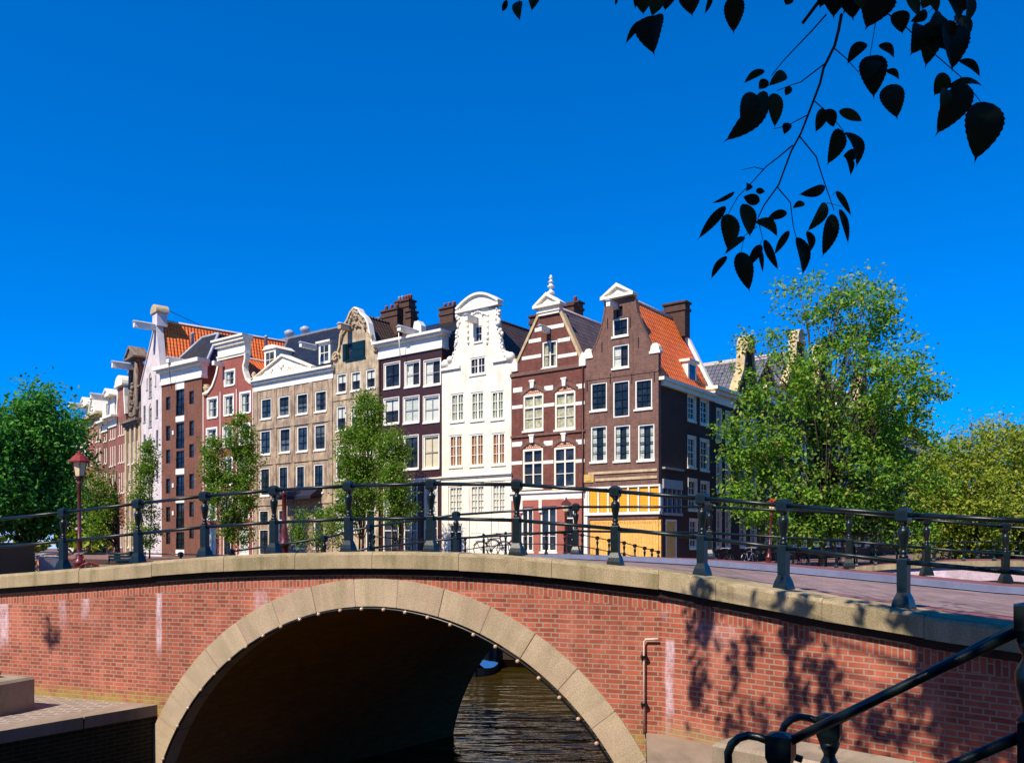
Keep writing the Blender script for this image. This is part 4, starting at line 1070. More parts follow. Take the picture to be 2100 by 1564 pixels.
    D = 9; gable_roof(r, 0, W, .3, D, zl + .1, zr, M['grey_tile']); body(r, W, .3, D, zl + .1, M['brick_n2'], (zr - .1,))
    for (x, y0_, dep, sx, p) in ((360, 205, 4.6, .85, 0), (385, 190, 5.2, .8, 1), (178, 262, 3.0, .6, 0)):
        u, z = h.uz(x, y0_, dep); chimney(r, u, dep, zl + 1.2, z, sx, .6, p)
def lattice_head():
    t = NT('ornamented_arch_head'); uv = t.uv()
    br = t.node('ShaderNodeTexBrick', i_Vector=uv, i_Color1=srgb(236, 224, 190), i_Color2=srgb(226, 210, 170), i_Mortar=srgb(150, 60, 30), i_Scale=1.0, i_Mortar_Size=.03, i_Brick_Width=.14, i_Row_Height=.12, offset=.5)
    return t.finish(br.outputs[0], .7, br.outputs[1], .4, .01)
M['lattice_head'] = lattice_head()
house_n2()

# ---- N3 white neck gable
def house_n3():
    h = House('white_house', 'tall white painted house with a curved neck gable and brown blinds', CR, D1, 906.3, 1048.7, Z4)
    r = h.root; W = h.W
    zl, zr_ = h.z(395, 505), h.z(750, 480); zs = (zl + zr_) / 2
    cl = h.poly([(397, 500), (420, 475), (440, 440), (452, 395), (460, 345), (467, 285), (470, 190)]); crv = h.poly([(680, 185), (684, 280), (690, 330), (697, 375), (710, 420), (728, 448), (748, 460)])
    out = [(0, 0), (W, 0), (W, zs)] + crv[::-1] + cl[::-1] + [(0, zs)]
    A = [h.rect(556, 596, 282, 366), h.rect(530, 614, 448, 540)]
    B = [h.rect(428, 499, 642, 792), h.rect(536, 605, 634, 786), h.rect(644, 712, 629, 780)]; C = [h.rect(420, 490, 864, 1034), h.rect(532, 604, 858, 1028), h.rect(648, 719, 852, 1022)]
    gz0, gz1 = h.z(570, 1288), h.z(570, 1132)
    Dn = [(h.u(418), h.u(492), gz0, gz1), (h.u(532), h.u(608), gz0, gz1), (h.u(648), h.u(722), gz0, gz1)]
    dr = (h.u(420), h.u(490), .25, h.z(455, 1340)); pn = [(h.u(528), h.u(608), .35, h.z(568, 1310)), (h.u(645), h.u(724), .35, h.z(568, 1310))]
    facade(r, out, [rect_hole(q) for q in A + B + C + Dn + [dr] + pn], M['white_wall'])
    window(r, A[0], dict(grid=(2, 2), fw=.07)); window(r, A[1], dict(grid=(4, 2), heavy=.06, bar='white', cur=None))
    for q in B: window(r, q, dict(grid=(4, 3), heavy=.07, cur=('full', 'grey_lace')))
    for q in C: window(r, q, dict(grid=(4, 3), heavy=.07, cur=('full', 'brown_blind')))
    for q in Dn: window(r, q, dict(grid=(4, 4), heavy=.05, bw=.03, cur=('full', 'blind'), sill=False))
    door(r, dr, 'black')
    for (x0, x1, z0, z1) in pn:
        mb = MB(); mb.box(x0, x1, .05, .15, z0, z1); xm = (x0 + x1) / 2
        for (a, b) in ((x0 + .06, xm - .03), (xm + .03, x1 - .06)):
            mb.box(a, b, .02, .05, z0 + .08, z0 + (z1 - z0) * .55); mb.box(a, b, .02, .05, z0 + (z1 - z0) * .62, z1 - .08)
        mb.build('shutter', M['white'], r)
    mb = MB()
    for x in (h.u(400), h.u(510), h.u(627), h.u(738)): mb.box(x - .28, x + .28, -.05, .05, 0, h.z(570, 1118))
    mb.build('pilaster', M['white'], r)
    cornice(r, 0, W, [(h.z(560, 1115), h.z(560, 1092), .05), (h.z(560, 1092), h.z(560, 1084), .12), (h.z(560, 1084), h.z(560, 1076), .2)], M['white'])
    # arched crown
    x0, x1 = h.u(466), h.u(686); zb = h.z(575, 186); zt = h.z(585, 116); n = 14
    arc = [(x0 + (x1 - x0) * k / n, zb + .12 + (zt - zb - .12) * math.sin(math.pi * (.12 + .76 * k / n)) ** 1.0 - (zt - zb - .12) * math.sin(math.pi * .12) * (1 - math.sin(math.pi * k / n))) for k in range(n + 1)]
    mb = MB(); mb.prism([(x0, zb), (x1, zb)] + arc[::-1], -.04, .32); 
    mb.box(x0 - .06, x1 + .06, -.2, .34, zb - .1, zb + .06); mb.build('gable_crown', M['white'], r)
    strip(r, arc, .14, M['white'], 'crown_moulding', .2, .36)
    mb = MB()
    for k in range(18):
        x = x0 + (x1 - x0) * (k + .5) / 18; mb.box(x - .05, x + .05, -.14, .0, zb + .06, zb + .16)
    mb.build('dentils', M['white'], r)
    # carved scrolls along both edges
    for cv, sg in ((cl, -1), (crv, 1)):
        mb = MB(); pts = [V(p) for p in cv]; L = [0]
        for a, b in zip(pts, pts[1:]): L.append(L[-1] + (b - a).length)
        m = int(L[-1] / .28)
        for k in range(m):
            s = (k + .5) / m * L[-1]
            for i in range(len(pts) - 1):
                if L[i] <= s <= L[i+1]:
                    p = pts[i].lerp(pts[i+1], (s - L[i]) / (L[i+1] - L[i])); break
            random.seed(k * 7 + (sg > 0)); rr_ = random.uniform(.09, .17); mb.ball((p.x + sg * random.uniform(-.04, .08), .06 + random.uniform(-.1, .1), p.y + random.uniform(-.05, .05)), rr_, 7, 4, random.uniform(.7, 1.5)); mb.ball((p.x + sg * random.uniform(-.16, -.02), -.02, p.y + .1), rr_ * .6, 6, 4, 1.4)
        for k, (rr, i) in enumerate(((.32, 0 if sg < 0 else -1), (.24, 1 if sg < 0 else -2))):
            p = pts[i]; mb.lathe([(rr, -.12), (rr * .9, -.16), (rr * .5, -.17)], 12) if False else mb.ball((p.x + sg * -.05, .05, p.y + .15), rr, 10, 6)
        mb.build('gable_scroll', M['white'], r)
    bands(r, [(-.05, h.u(482), zl - .22, zl - .05), (h.u(655), W + .05, zl - .22, zl - .05)], M['white'], 'ledge', .14)
    # garland round the hatch
    mb = MB(); mb.tube([V((h.uz(a, b)[0], -.02, h.uz(a, b)[1])) for a, b in ((524, 372), (520, 310), (520, 250), (545, 222), (575, 203), (605, 215), (628, 225), (629, 290), (624, 372))], .07, 6)
    for (xa, ya) in ((520, 250), (520, 280), (522, 310), (522, 340), (524, 370), (628, 225), (628, 255), (628, 285), (628, 315), (628, 345), (624, 370), (545, 222), (575, 205), (600, 218)):
        u, z = h.uz(xa, ya); mb.ball((u, -.03, z), .095, 7, 4, 1.5)
    mb.build('garland', M['white'], r)
    hoist(r, h.u(563), h.z(563, 272), .3, .34, 1.0)
    zrd = h.on_u(865, 315, W / 2)[1]; D = 9
    gable_roof(r, 0, W, .3, D, zs - .6, zrd, M['brown_tile']); body(r, W, .3, D, zs - .6, M['chimney'], (zrd - .1,))
    mb = MB(); mb.lathe([(.1, 0), (.1, .3)], 8) if False else None
M['grey_lace'] = plain('grey_lace', srgb(172, 178, 150), .9, .18, .2, 7)
house_n3()

# ---- N4 dark brown house with white cornice
def house_n4():
    h = House('brown_house', 'dark brown painted house with a flat white cornice and white framed windows', CR, D1, 777.6, 906.2, Z4)
    r = h.root; W = h.W
    zc0, zc1 = h.z(215, 432), h.z(215, 340)
    out = [(0, 0), (W, 0), (W, zc1 - .1), (0, zc1 - .1)]
    X3 = [(74, 157), (183, 264), (286, 374)]
    A = [h.rect(74, 157, 480, 612), h.rect(184, 264, 472, 604), h.rect(287, 375, 463, 597)]
    B = [h.rect(72, 152, 668, 804), h.rect(177, 260, 660, 798), h.rect(284, 368, 655, 794)]
    C = [h.rect(70, 150, 872, 1050), h.rect(178, 256, 868, 1046), h.rect(282, 366, 866, 1042)]
    g1 = h.z(215, 1125)
    Gd = [(h.u(66), h.u(150), .5, g1), (h.u(176), h.u(250), .5, g1), (h.u(284), h.u(358), .2, g1)]
    facade(r, out, [rect_hole(q) for q in A + B + C + Gd], M['brown_paint'])
    cs = [None, ('left', 'blind'), ('left', 'blind'), ('top', 'blind'), ('full', 'pale_lace'), ('full', 'blind'), ('full', 'pale_lace'), None, ('full', 'cream_blind')]
    for q, c, k in zip(A + B + C, cs, range(9)): window(r, q, dict(grid=(2, 2), bar='black' if k in (0, 3, 7) else 'grey_paint', fw=.10, out=.05, cur=c))
    window(r, Gd[0], dict(grid=(2, 3), cur=('top', 'blind'))); window(r, Gd[1], dict(grid=(2, 3)))
    x0, x1, z0, z1 = Gd[2]
    window(r, (x0, x1, z0 + (z1 - z0) * .52, z1), dict(grid=(1, 2), cur=('full', 'blind'), sill=False)); door(r, (x0, x1, z0, z0 + (z1 - z0) * .52), 'brown_paint')
    cornice(r, -.02, W + .02, [(zc0, zc0 + (zc1 - zc0) * .12, .12), (zc0 + (zc1 - zc0) * .12, zc0 + (zc1 - zc0) * .3, .07), (zc0 + (zc1 - zc0) * .3, zc0 + (zc1 - zc0) * .72, .05), (zc0 + (zc1 - zc0) * .72, zc0 + (zc1 - zc0) * .86, .3), (zc0 + (zc1 - zc0) * .86, zc1, .48)], M['white'], back=.6)
    cornice(r, 0, W, [(h.z(215, 1118), h.z(215, 1106), .06), (h.z(215, 1106), h.z(215, 1099), .16)], M['white'], 'shop_cornice')
    mb = MB()
    for x in (.12, h.u(163), h.u(268), h.u(372)): mb.box(x - .12, x + .12, -.03, .05, 0, h.z(215, 1118))
    mb.build('pilaster', M['brown_paint'], r)
    mb = MB(); mb.tube([(.1, -.1, zc0), (.1, -.1, .2)], .05, 6); mb.build('drain_pipe', M['brown_paint'], r)
    D = 9; zr = zc1 + 2.1
    mb = MB()      # roof with the ridge along the front
    for (ya, za, yb, zb) in ((.6, zc1 - .1, D * .5, zr), (D * .5, zr, D, zc1 - .3)):
        A_ = [(0, ya, za), (W, ya, za), (W, yb, zb), (0, yb, zb)]; mb.face(A_); mb.face([(x, y, z - .12) for x, y, z in A_][::-1])
    mb.face([(W, .6, zc1 - .1), (W, D, zc1 - .3), (W, D * .5, zr)]); mb.face([(0, .6, zc1 - .1), (0, D * .5, zr), (0, D, zc1 - .3)]); mb.build('roof', M['slate'], r)
    body(r, W, .3, D, zc1 - .15, M['brown_paint'])
    hoist(r, h.u(205), h.z(205, 322), .34, .26, .95, 'cream', .8)
    mb = MB(); u = h.u(192); mb.tube([(u, -.75, h.z(192, 330)), (u, -.6, h.z(190, 455))], .03, 6); mb.build('flag_pole', M['white'], r)
    for (xa, xb, ya, dep, p) in ((148, 180, 165, 5.0, 2), (182, 222, 160, 4.2, 3), (205, 232, 215, 3.4, 0)):
        u0, z = h.uz(xa, ya, dep); u1, _ = h.uz(xb, ya, dep); chimney(r, (u0 + u1) / 2, dep, zc1 - .2, z, u1 - u0, .7, p, potmat='zinc' if p != 3 else 'pot')
    u0, z = h.uz(382, 205, 4.5); u1, _ = h.uz(466, 205, 4.5); chimney(r, (u0 + u1) / 2, 4.5, zc1 - .4, z, u1 - u0 - .2, .8, 3)
    u0, z0 = h.uz(212, 322, 2.2); u1, z1 = h.uz(280, 322, 2.2); zt = h.z(262, 255, 2.2); mb = MB(); mb.prism([(u0, zc1 - .1), (u1, zc1 - .1), (u1 - .1, zt - .35), (u1 - .35, zt), (u1 - .75, zt)], 2.1, 2.6); mb.build('party_gable', M['white'], r)
M['cream_blind'] = plain('cream_blind', srgb(226, 206, 172), .8, .06, .1, 4)
house_n4()
M['net'] = plain('grey_net', srgb(92, 96, 100), .9, .2, .2, 7)
# ---- N5 narrow grey stone house with scrolled gable
def house_n5():
    h = House('scrolled_gable_house', 'narrow weathered grey stone house with dark shutters in its scrolled gable', CR, D1, 683.2, 777.5, Z3)
    r = h.root; W = h.W
    zl, z2 = h.z(512, 395), h.z(778, 330); zs = (zl + z2) / 2
    L = h.poly([(512, 388), (528, 368), (545, 345), (556, 310), (560, 260), (566, 230), (584, 205), (590, 175), (604, 150), (616, 118), (638, 92)])
    Rr = h.poly([(638, 92), (660, 100), (672, 125), (698, 148), (714, 180), (722, 225), (730, 270), (742, 300), (760, 318), (778, 325)])
    out = [(0, 0), (W, 0), (W, zs)] + Rr[::-1] + L[::-1][1:] + [(0, zs)]
    G = h.rect(586, 696, 282, 380)
    A = [h.rect(533, 587, 462, 572), h.rect(613, 668, 450, 560), h.rect(698, 753, 436, 546)]; B = [h.rect(530, 584, 648, 790), h.rect(612, 667, 640, 780), h.rect(697, 752, 632, 770)]
    C = [h.rect(527, 582, 872, 1070), h.rect(611, 666, 868, 1062), h.rect(697, 752, 864, 1056)]; g1, g0 = h.z(600, 1172), h.z(600, 1370)
    Gd = [(h.u(527), h.u(578), g0, g1), (h.u(612), h.u(664), g0, g1), (h.u(698), h.u(752), .2, g1)]
    facade(r, out, [rect_hole(q) for q in [G] + A + B + C + Gd], M['stone_n5'])
    fo = window(r, G, dict(grid=(2, 1), fw=.12, fr='dark_green', bar='dark_green')); x0, x1, z0, z1 = G; w_ = x1 - x0; hh = z1 - z0
    for k, (a, b, y) in enumerate(((-.32, .02, -.06), (w_ * .36, w_ * .98, -.05))):
        m = MB(); m.box(a, b, y, y + .05, .0, hh)
        for j in range(2): m.box(a + .06, b - .06, y - .02, y, hh * (.06 + .48 * j), hh * (.46 + .48 * j))
        m.build('shutter', M['dark_green'], fo)
    for q, c in zip(A + B + C, [('top', 'blind')] * 3 + [('top', 'blind')] * 3 + [('top', 'blind'), ('full', 'blind'), ('top', 'blind')]): window(r, q, dict(grid=(2, 2), fw=.09, bar='black', cur=c))
    for q in Gd[:2]: window(r, q, dict(grid=(2, 4), cur=('full', 'blind')))
    door(r, Gd[2], 'dark_green')
    strip(r, L, .13, M['tan_trim'], 'gable_trim', .14); strip(r, Rr, .13, M['white'], 'gable_trim', .14)
    mb = MB()     # carved crest
    random.seed(21)
    for pl in (((600, 205), (612, 170), (622, 132), (638, 108), (655, 120), (668, 150), (690, 178), (700, 210)), ((610, 215), (640, 175), (672, 200)), ((625, 150), (640, 130), (655, 148)), ((560, 290), (568, 240), (590, 212)), ((742, 292), (728, 245), (708, 212))):
        mb.tube([V((h.uz(a, b)[0], -.04 - .03 * (i % 2), h.uz(a, b)[1])) for i, (a, b) in enumerate(pl)], [.07 + .05 * (i % 2) for i in range(len(pl))], 7)
    for (x, y, rr) in ((638, 108, .34), (620, 135, .26), (655, 130, .28), (606, 165, .22), (640, 160, .34), (672, 155, .24), (690, 180, .2), (596, 200, .18), (655, 190, .26), (625, 190, .22), (560, 245, .2), (735, 255, .2)):
        u, z = h.uz(x, y)
        for q_ in range(4): mb.ball((u + random.uniform(-.16, .16), -.03 + random.uniform(-.06, .03), z + random.uniform(-.16, .16)), rr * random.uniform(.25, .5), 7, 4, random.uniform(.6, 1.7))
    mb.build('carved_crest', M['stone_n5'], r)
    for (x, y, s) in ((530, 378, .4), (762, 326, .4)):
        u, z = h.uz(x, y); mb = MB(); mb.tube([V((u + s * math.cos(t) * (1 - t / 9), -.1, z + .1 + s * math.sin(t) * (1 - t / 9))) for t in [k * .5 for k in range(13)]], .09, 6); mb.build('scroll', M['tan_trim'], r)
    hoist(r, h.u(608), h.z(608, 222), .34, .34, 1.0, 'tan_trim')
    x = [-.0, W]
    bands(r, [(0, W, h.z(640, y) - .05, h.z(640, y) + .05) for y in (600, 825, 1110)], M['stone_n5'], 'string_course', .05)
    ze = zs - .6; zr = h.on_u(870, 185, W / 2)[1]; D = 10
    gable_roof(r, 0, W, .3, D, ze, zr, M['brown_tile']); body(r, W, .3, D, ze, M['chimney'], (zr - .1,))
    u, z = h.uz(715, 108, 4.0); chimney(r, W * .5, 3.6, zr - 1, zr + .9, 1.7, .6, 3)
house_n5()
# ---- N6 wide sandstone house with pediment
def house_n6():
    h = House('pediment_house', 'wide weathered sandstone house with white pediment and black tiled hip roof', CR, D1, 521.8, 683.0, Z3)
    r = h.root; W = h.W
    zc0, zc1 = h.z(285, 530), h.z(285, 462)
    rows = [[(97, 157, 604, 722), (197, 260, 590, 708), (301, 365, 576, 694), (406, 473, 560, 680)], [(93, 152, 788, 926), (203, 265, 774, 914), (304, 365, 764, 908), (403, 467, 752, 900)], [(93, 147, 1002, 1162), (198, 251, 992, 1154), (298, 347, 988, 1150), (399, 455, 980, 1144)]]
    A = [h.rect(*q) for rw in rows for q in rw]
    g1, gm = h.z(285, 1238), h.z(285, 1470)
    Gd = [(h.u(86), h.u(140), h.z(285, 1312), g1), (h.u(196), h.u(246), .25, g1), (h.u(290), h.u(345), h.z(285, 1462), g1), (h.u(402), h.u(460), h.z(285, 1462), g1), (h.u(86), h.u(140), .3, h.z(285, 1350))]
    out = [(0, 0), (W, 0), (W, zc1), (0, zc1)]
    facade(r, out, [rect_hole(q) for q in A + Gd], M['stone_n6'])
    for i, q in enumerate(A): window(r, q, dict(grid=(2, 3), fw=.10, bar='dark_green', pane='pane_blue' if i < 8 else 'pane', cur=(None, ('low', 'net'), ('low', 'net'), ('sides', 'net'), None, ('low', 'net'), None, ('top', 'net'), None, None, None, None)[i]))
    for i, q in enumerate(Gd):
        if i == 1: door(r, q, 'dark_green')
        else: window(r, q, dict(grid=(2, 3), fw=.09, bar='dark_green'))
    mb = MB()
    for x in (.2, h.u(178), h.u(282), h.u(385), W - .25): mb.box(x - .22, x + .22, -.05, .05, 0, zc0)
    mb.build('pilaster', M['stone_n6'], r)
    bands(r, [(0, W, h.z(285, y) - .22, h.z(285, y) + .22) for y in (745, 955, 1195)], M['stone_n6'], 'string_course', .075)
    hz = zc1 - zc0
    cornice(r, -.02, W + .02, [(zc0, zc0 + hz * .6, .06), (zc0 + hz * .6, zc0 + hz * .82, .25), (zc0 + hz * .82, zc0 + hz, .42)], M['white'], back=.5)
    pediment(r, h.u(78), h.u(410), zc1, h.z(250, 352), M['cream'], -.42, .5)
    mb = MB()
    random.seed(11)
    xm = (h.u(90) + h.u(398)) / 2; zz = h.z(250, 352) - zc1
    for k in range(26):
        t = random.uniform(-1, 1); mb.ball((xm + t * 2.2, -.24, zc1 + .25 + random.uniform(0, 1) * (1 - abs(t)) * zz * .5), random.uniform(.1, .2), 7, 4)
    mb.build('carved_relief', M['cream'], r)
    # hip roof with the ridge along the front
    D = 10; zr = h.uz(420, 228, D / 2)[1]; zb = zc1 - .1; hx = 2.6
    a0, a1, b0, b1 = V((0, .4, zb)), V((W, .4, zb)), V((0, D, zb)), V((W, D, zb)); r0, r1 = V((h.uz(255, 258, D / 2)[0], D / 2, zr)), V((W - .2, D / 2, zr)); a0 = V((1.5, .4, zb)); b0 = V((1.5, D, zb))
    mb = MB(); mb.face([a0, a1, r1, r0]); mb.face([b1, b0, r0, r1]); mb.face([b0, a0, r0]); mb.face([a1, b1, r1]); ro = mb.build('roof', M['slate'], r)
    m = MB(); m.tube([r0, r1], .1, 6); m.tube([a0, r0], .1, 6); m.build('ridge', M['lead'], ro)
    body(r, W, .3, D, zb, M['stone_n6'])
    u, z = h.uz(150, 448, 1.4); dormer(r, u, 1.4, z, 1.5, 1.75, 1.8)
    u, z = h.uz(474, 408, 1.0); dormer(r, u, .8, z, 1.3, 1.55, 2.0, flat=True)
    hoist(r, u - .3, h.z(440, 318), .28, .3, 1.2)
    u, z = h.uz(75, 475); mb = MB(); mb.lathe([(.28, 0), (.28, .15), (.1, .2), (.22, .4), (.12, .6), (.03, .66)], 10, (u - .1, -.2, zc1)); mb.build('vase', M['tan_trim'], r)
    mb = MB(); x0, x1 = h.u(250), h.u(448); zt, zl = h.z(350, 1115), h.z(350, 1168)
    mb.face([(x0, -.05, zt), (x0, -1.1, zl), (x1, -1.1, zl), (x1, -.05, zt)]); mb.face([(x0, -1.1, zl), (x0, -1.1, zl - .22), (x1, -1.1, zl - .22), (x1, -1.1, zl)])
    mb.face([(x0, -.05, zt), (x0, -.05, zl), (x0, -1.1, zl)]); mb.face([(x1, -.05, zt), (x1, -1.1, zl), (x1, -.05, zl)])
    mb.build('awning', plain('navy_canvas', srgb(20, 24, 48), .8, .15, .2, 5), r)
house_n6()
# ---- N7 rose house with white crown
def house_n7():
    h = House('rose_house', 'rose painted house with a white framed neck gable and a tall white crown cornice', CR, D1, 414.0, 521.6, Z2)
    r = h.root; W = h.W
    zs = h.z(530, 560)
    L = h.poly([(385, 588), (415, 575), (440, 540), (455, 500), (466, 465), (475, 420), (476, 372)]); Rr = h.poly([(622, 345), (622, 380), (612, 420), (616, 455), (630, 500), (648, 520), (676, 532)])
    out = [(0, 0), (W, 0), (W, zs)] + Rr[::-1] + L[::-1] + [(0, zs)]
    G = h.rect(508, 560, 450, 530); A = [h.rect(410, 462, 608, 715), h.rect(505, 553, 592, 700), h.rect(597, 650, 576, 688)]; B = [h.rect(405, 458, 782, 890), h.rect(500, 550, 768, 880), h.rect(593, 647, 756, 866)]
    C = [h.rect(402, 456, 960, 1110), h.rect(497, 548, 950, 1100), h.rect(590, 645, 940, 1092)]; Dd = [h.rect(400, 455, 1180, 1300), h.rect(495, 547, 1175, 1295), h.rect(588, 643, 1170, 1290)]
    E_ = [(h.u(400), h.u(455), .3, h.z(520, 1345)), (h.u(495), h.u(540), .2, h.z(520, 1345)), (h.u(588), h.u(643), .3, h.z(520, 1345))]
    facade(r, out, [rect_hole(q) for q in [G] + A + B + C + Dd + E_], M['paint_n7'])
    for q in [G] + A + B + C + Dd: window(r, q, dict(grid=(2, 2), fw=.08, out=.16, bar='grey_paint', cur=('sides', 'pale_lace')))
    window(r, E_[0], dict(grid=(2, 2), cur=('full', 'pale_lace'))); door(r, E_[1], 'dark_green'); window(r, E_[2], dict(grid=(2, 2), cur=('full', 'pale_lace')))
    strip(r, L, .2, M['cream'], 'gable_trim', .12); strip(r, Rr, .2, M['cream'], 'gable_trim', .12)
    x0, x1 = h.u(470), h.u(624); zb = h.z(545, 375); zt = h.z(540, 262)
    H_ = zt - zb
    cornice(r, x0, x1, [(zb, zb + H_ * .12, .08), (zb + H_ * .12, zb + H_ * .2, .16), (zb + H_ * .2, zb + H_ * .6, .06), (zb + H_ * .6, zb + H_ * .75, .25), (zb + H_ * .75, zb + H_ * .9, .42), (zb + H_ * .9, zt, .55)], M['cream'], 'crown', back=.5)
    hoist(r, h.u(500), h.z(500, 425), .34, .34, 1.0, roof=False)
    u, z = h.uz(398, 585); mb = MB(); mb.lathe([(.3, 0), (.32, .2), (.14, .28), (.3, .55), (.34, .75), (.2, .85), (.3, .95), (.05, 1.0)], 10, (u, .1, z - .1)); mb.build('vase', M['tan_trim'], r)
    mb = MB()
    for x in (h.u(385), h.u(482), h.u(575), W - .12): mb.box(x - .04, x + .04, -.06, .02, 0, zs)
    mb.build('drain_pipe', M['cream'], r)
    D = 11; ze = zs - .7; gable_roof(r, 0, W, .3, D, ze, zb + .4, M['orange_tile']); body(r, W, .3, D, ze, M['brick_n8'], (zb + .2,))
house_n7()
# ---- N8 brick warehouse
def house_n8():
    h = House('brick_warehouse', 'tall brown brick warehouse with a column of loft doors between small windows', CR, D1, 331.5, 414.0, Z2)
    r = h.root; W = h.W
    zc0, zc1 = h.z(260, 510), h.z(260, 405)
    def wr(xc, w2, y0, y1): return h.rect(xc - w2, xc + w2, y0, y1)
    uL, uM, uR = h.u(181), h.u(250), h.u(315); hw = .36
    def fix(u, hw, x, y0, y1): return (u - hw, u + hw, h.z(x, y1), h.z(x, y0))
    SW = [fix(uL, hw, 182, a, b) for a, b in ((596, 672), (762, 848), (898, 978), (1064, 1150), (1226, 1312), (1368, 1440))] + [fix(uR, hw, 316, a, b) for a, b in ((562, 638), (732, 820), (866, 944), (1036, 1124), (1196, 1284), (1346, 1408))]
    LD = [fix(uM, .62, 250, a, b) for a, b in ((555, 702), (745, 892), (905, 1005), (1045, 1165), (1205, 1350), (1370, 1468))]
    out = [(0, 0), (W, 0), (W, zc1 - .1), (0, zc1 - .1)]
    facade(r, out, [rect_hole(q) for q in SW + LD], M['brick_n8'])
    for q in SW: window(r, q, dict(grid=(1, 2), fw=.07, fr='brown_paint', bar='brown_paint', sill=False))
    for q in LD:
        fo = window(r, q, dict(grid=(2, 3), fw=.08, fr='black', bar='black', sill=False)); x0, x1, z0, z1 = q
        m = MB(); w_ = x1 - x0
        for k in range(9): m.box(w_ * k / 8 - .012, w_ * k / 8 + .012, -.02, 0.0, .05, .95)
        m.box(0, w_, -.025, .005, .93, .98); m.box(0, w_, -.025, .005, .03, .07); m.build('balustrade', M['black'], fo)
    wb = [fix(uM, .68, 250, a, b) for a, b in ((508, 553), (706, 738), (1008, 1040), (1190, 1203), (1472, 1504))]
    bands(r, wb, M['white'], 'stone_block', .03)
    bands(r, [(uL + .75, uL + 1.0, h.z(215, y) - .18, h.z(215, y) + .18) for y in (802, 1103, 1262)], M['white'], 'plaque', .08)
    hz = zc1 - zc0
    cornice(r, -.02, W + .02, [(zc0, zc0 + hz * .14, .14), (zc0 + hz * .14, zc0 + hz * .55, .06), (zc0 + hz * .55, zc0 + hz * .66, .14), (zc0 + hz * .66, zc0 + hz * .8, .4), (zc0 + hz * .8, zc1, .7)], M['white'], back=.5)
    hoist(r, uM - .5, zc1 + .02, .4, .4, .9, y0=1.6)
    mb = MB(); mb.tube([(uM - .5, -.8, zc1), (uM - .5, -.5, zc0 - .6)], .03, 5); mb.build('hoist_rope', M['black'], r)
    D = 6.2; a, b = 1.7, 2.6; zt = h.z(340, 262, 2.2)      # mansard
    P4 = [V((0, .5, zc1 - .1)), V((W, .5, zc1 - .1)), V((W, D, zc1 - .1)), V((0, D, zc1 - .1))]; Q4 = [V((b, 2.4, zt)), V((W - 1.2, 2.4, zt)), V((W - 1.2, D - 1.6, zt)), V((b, D - 1.6, zt))]
    mb = MB()
    for k in range(4):
        j = (k + 1) % 4; mb.face([P4[k], P4[j], Q4[j], Q4[k]])
    mb.face(Q4); ro = mb.build('roof', M['slate'], r)
    m = MB(); m.tube([P4[0], Q4[0]], .13, 6); m.tube([P4[1], Q4[1]], .13, 6); m.tube([Q4[0], Q4[1]], .13, 6); m.build('ridge', M['zinc'], ro)
    body(r, W, .3, D, zc1 - .1, M['brick_n8'])
house_n8()

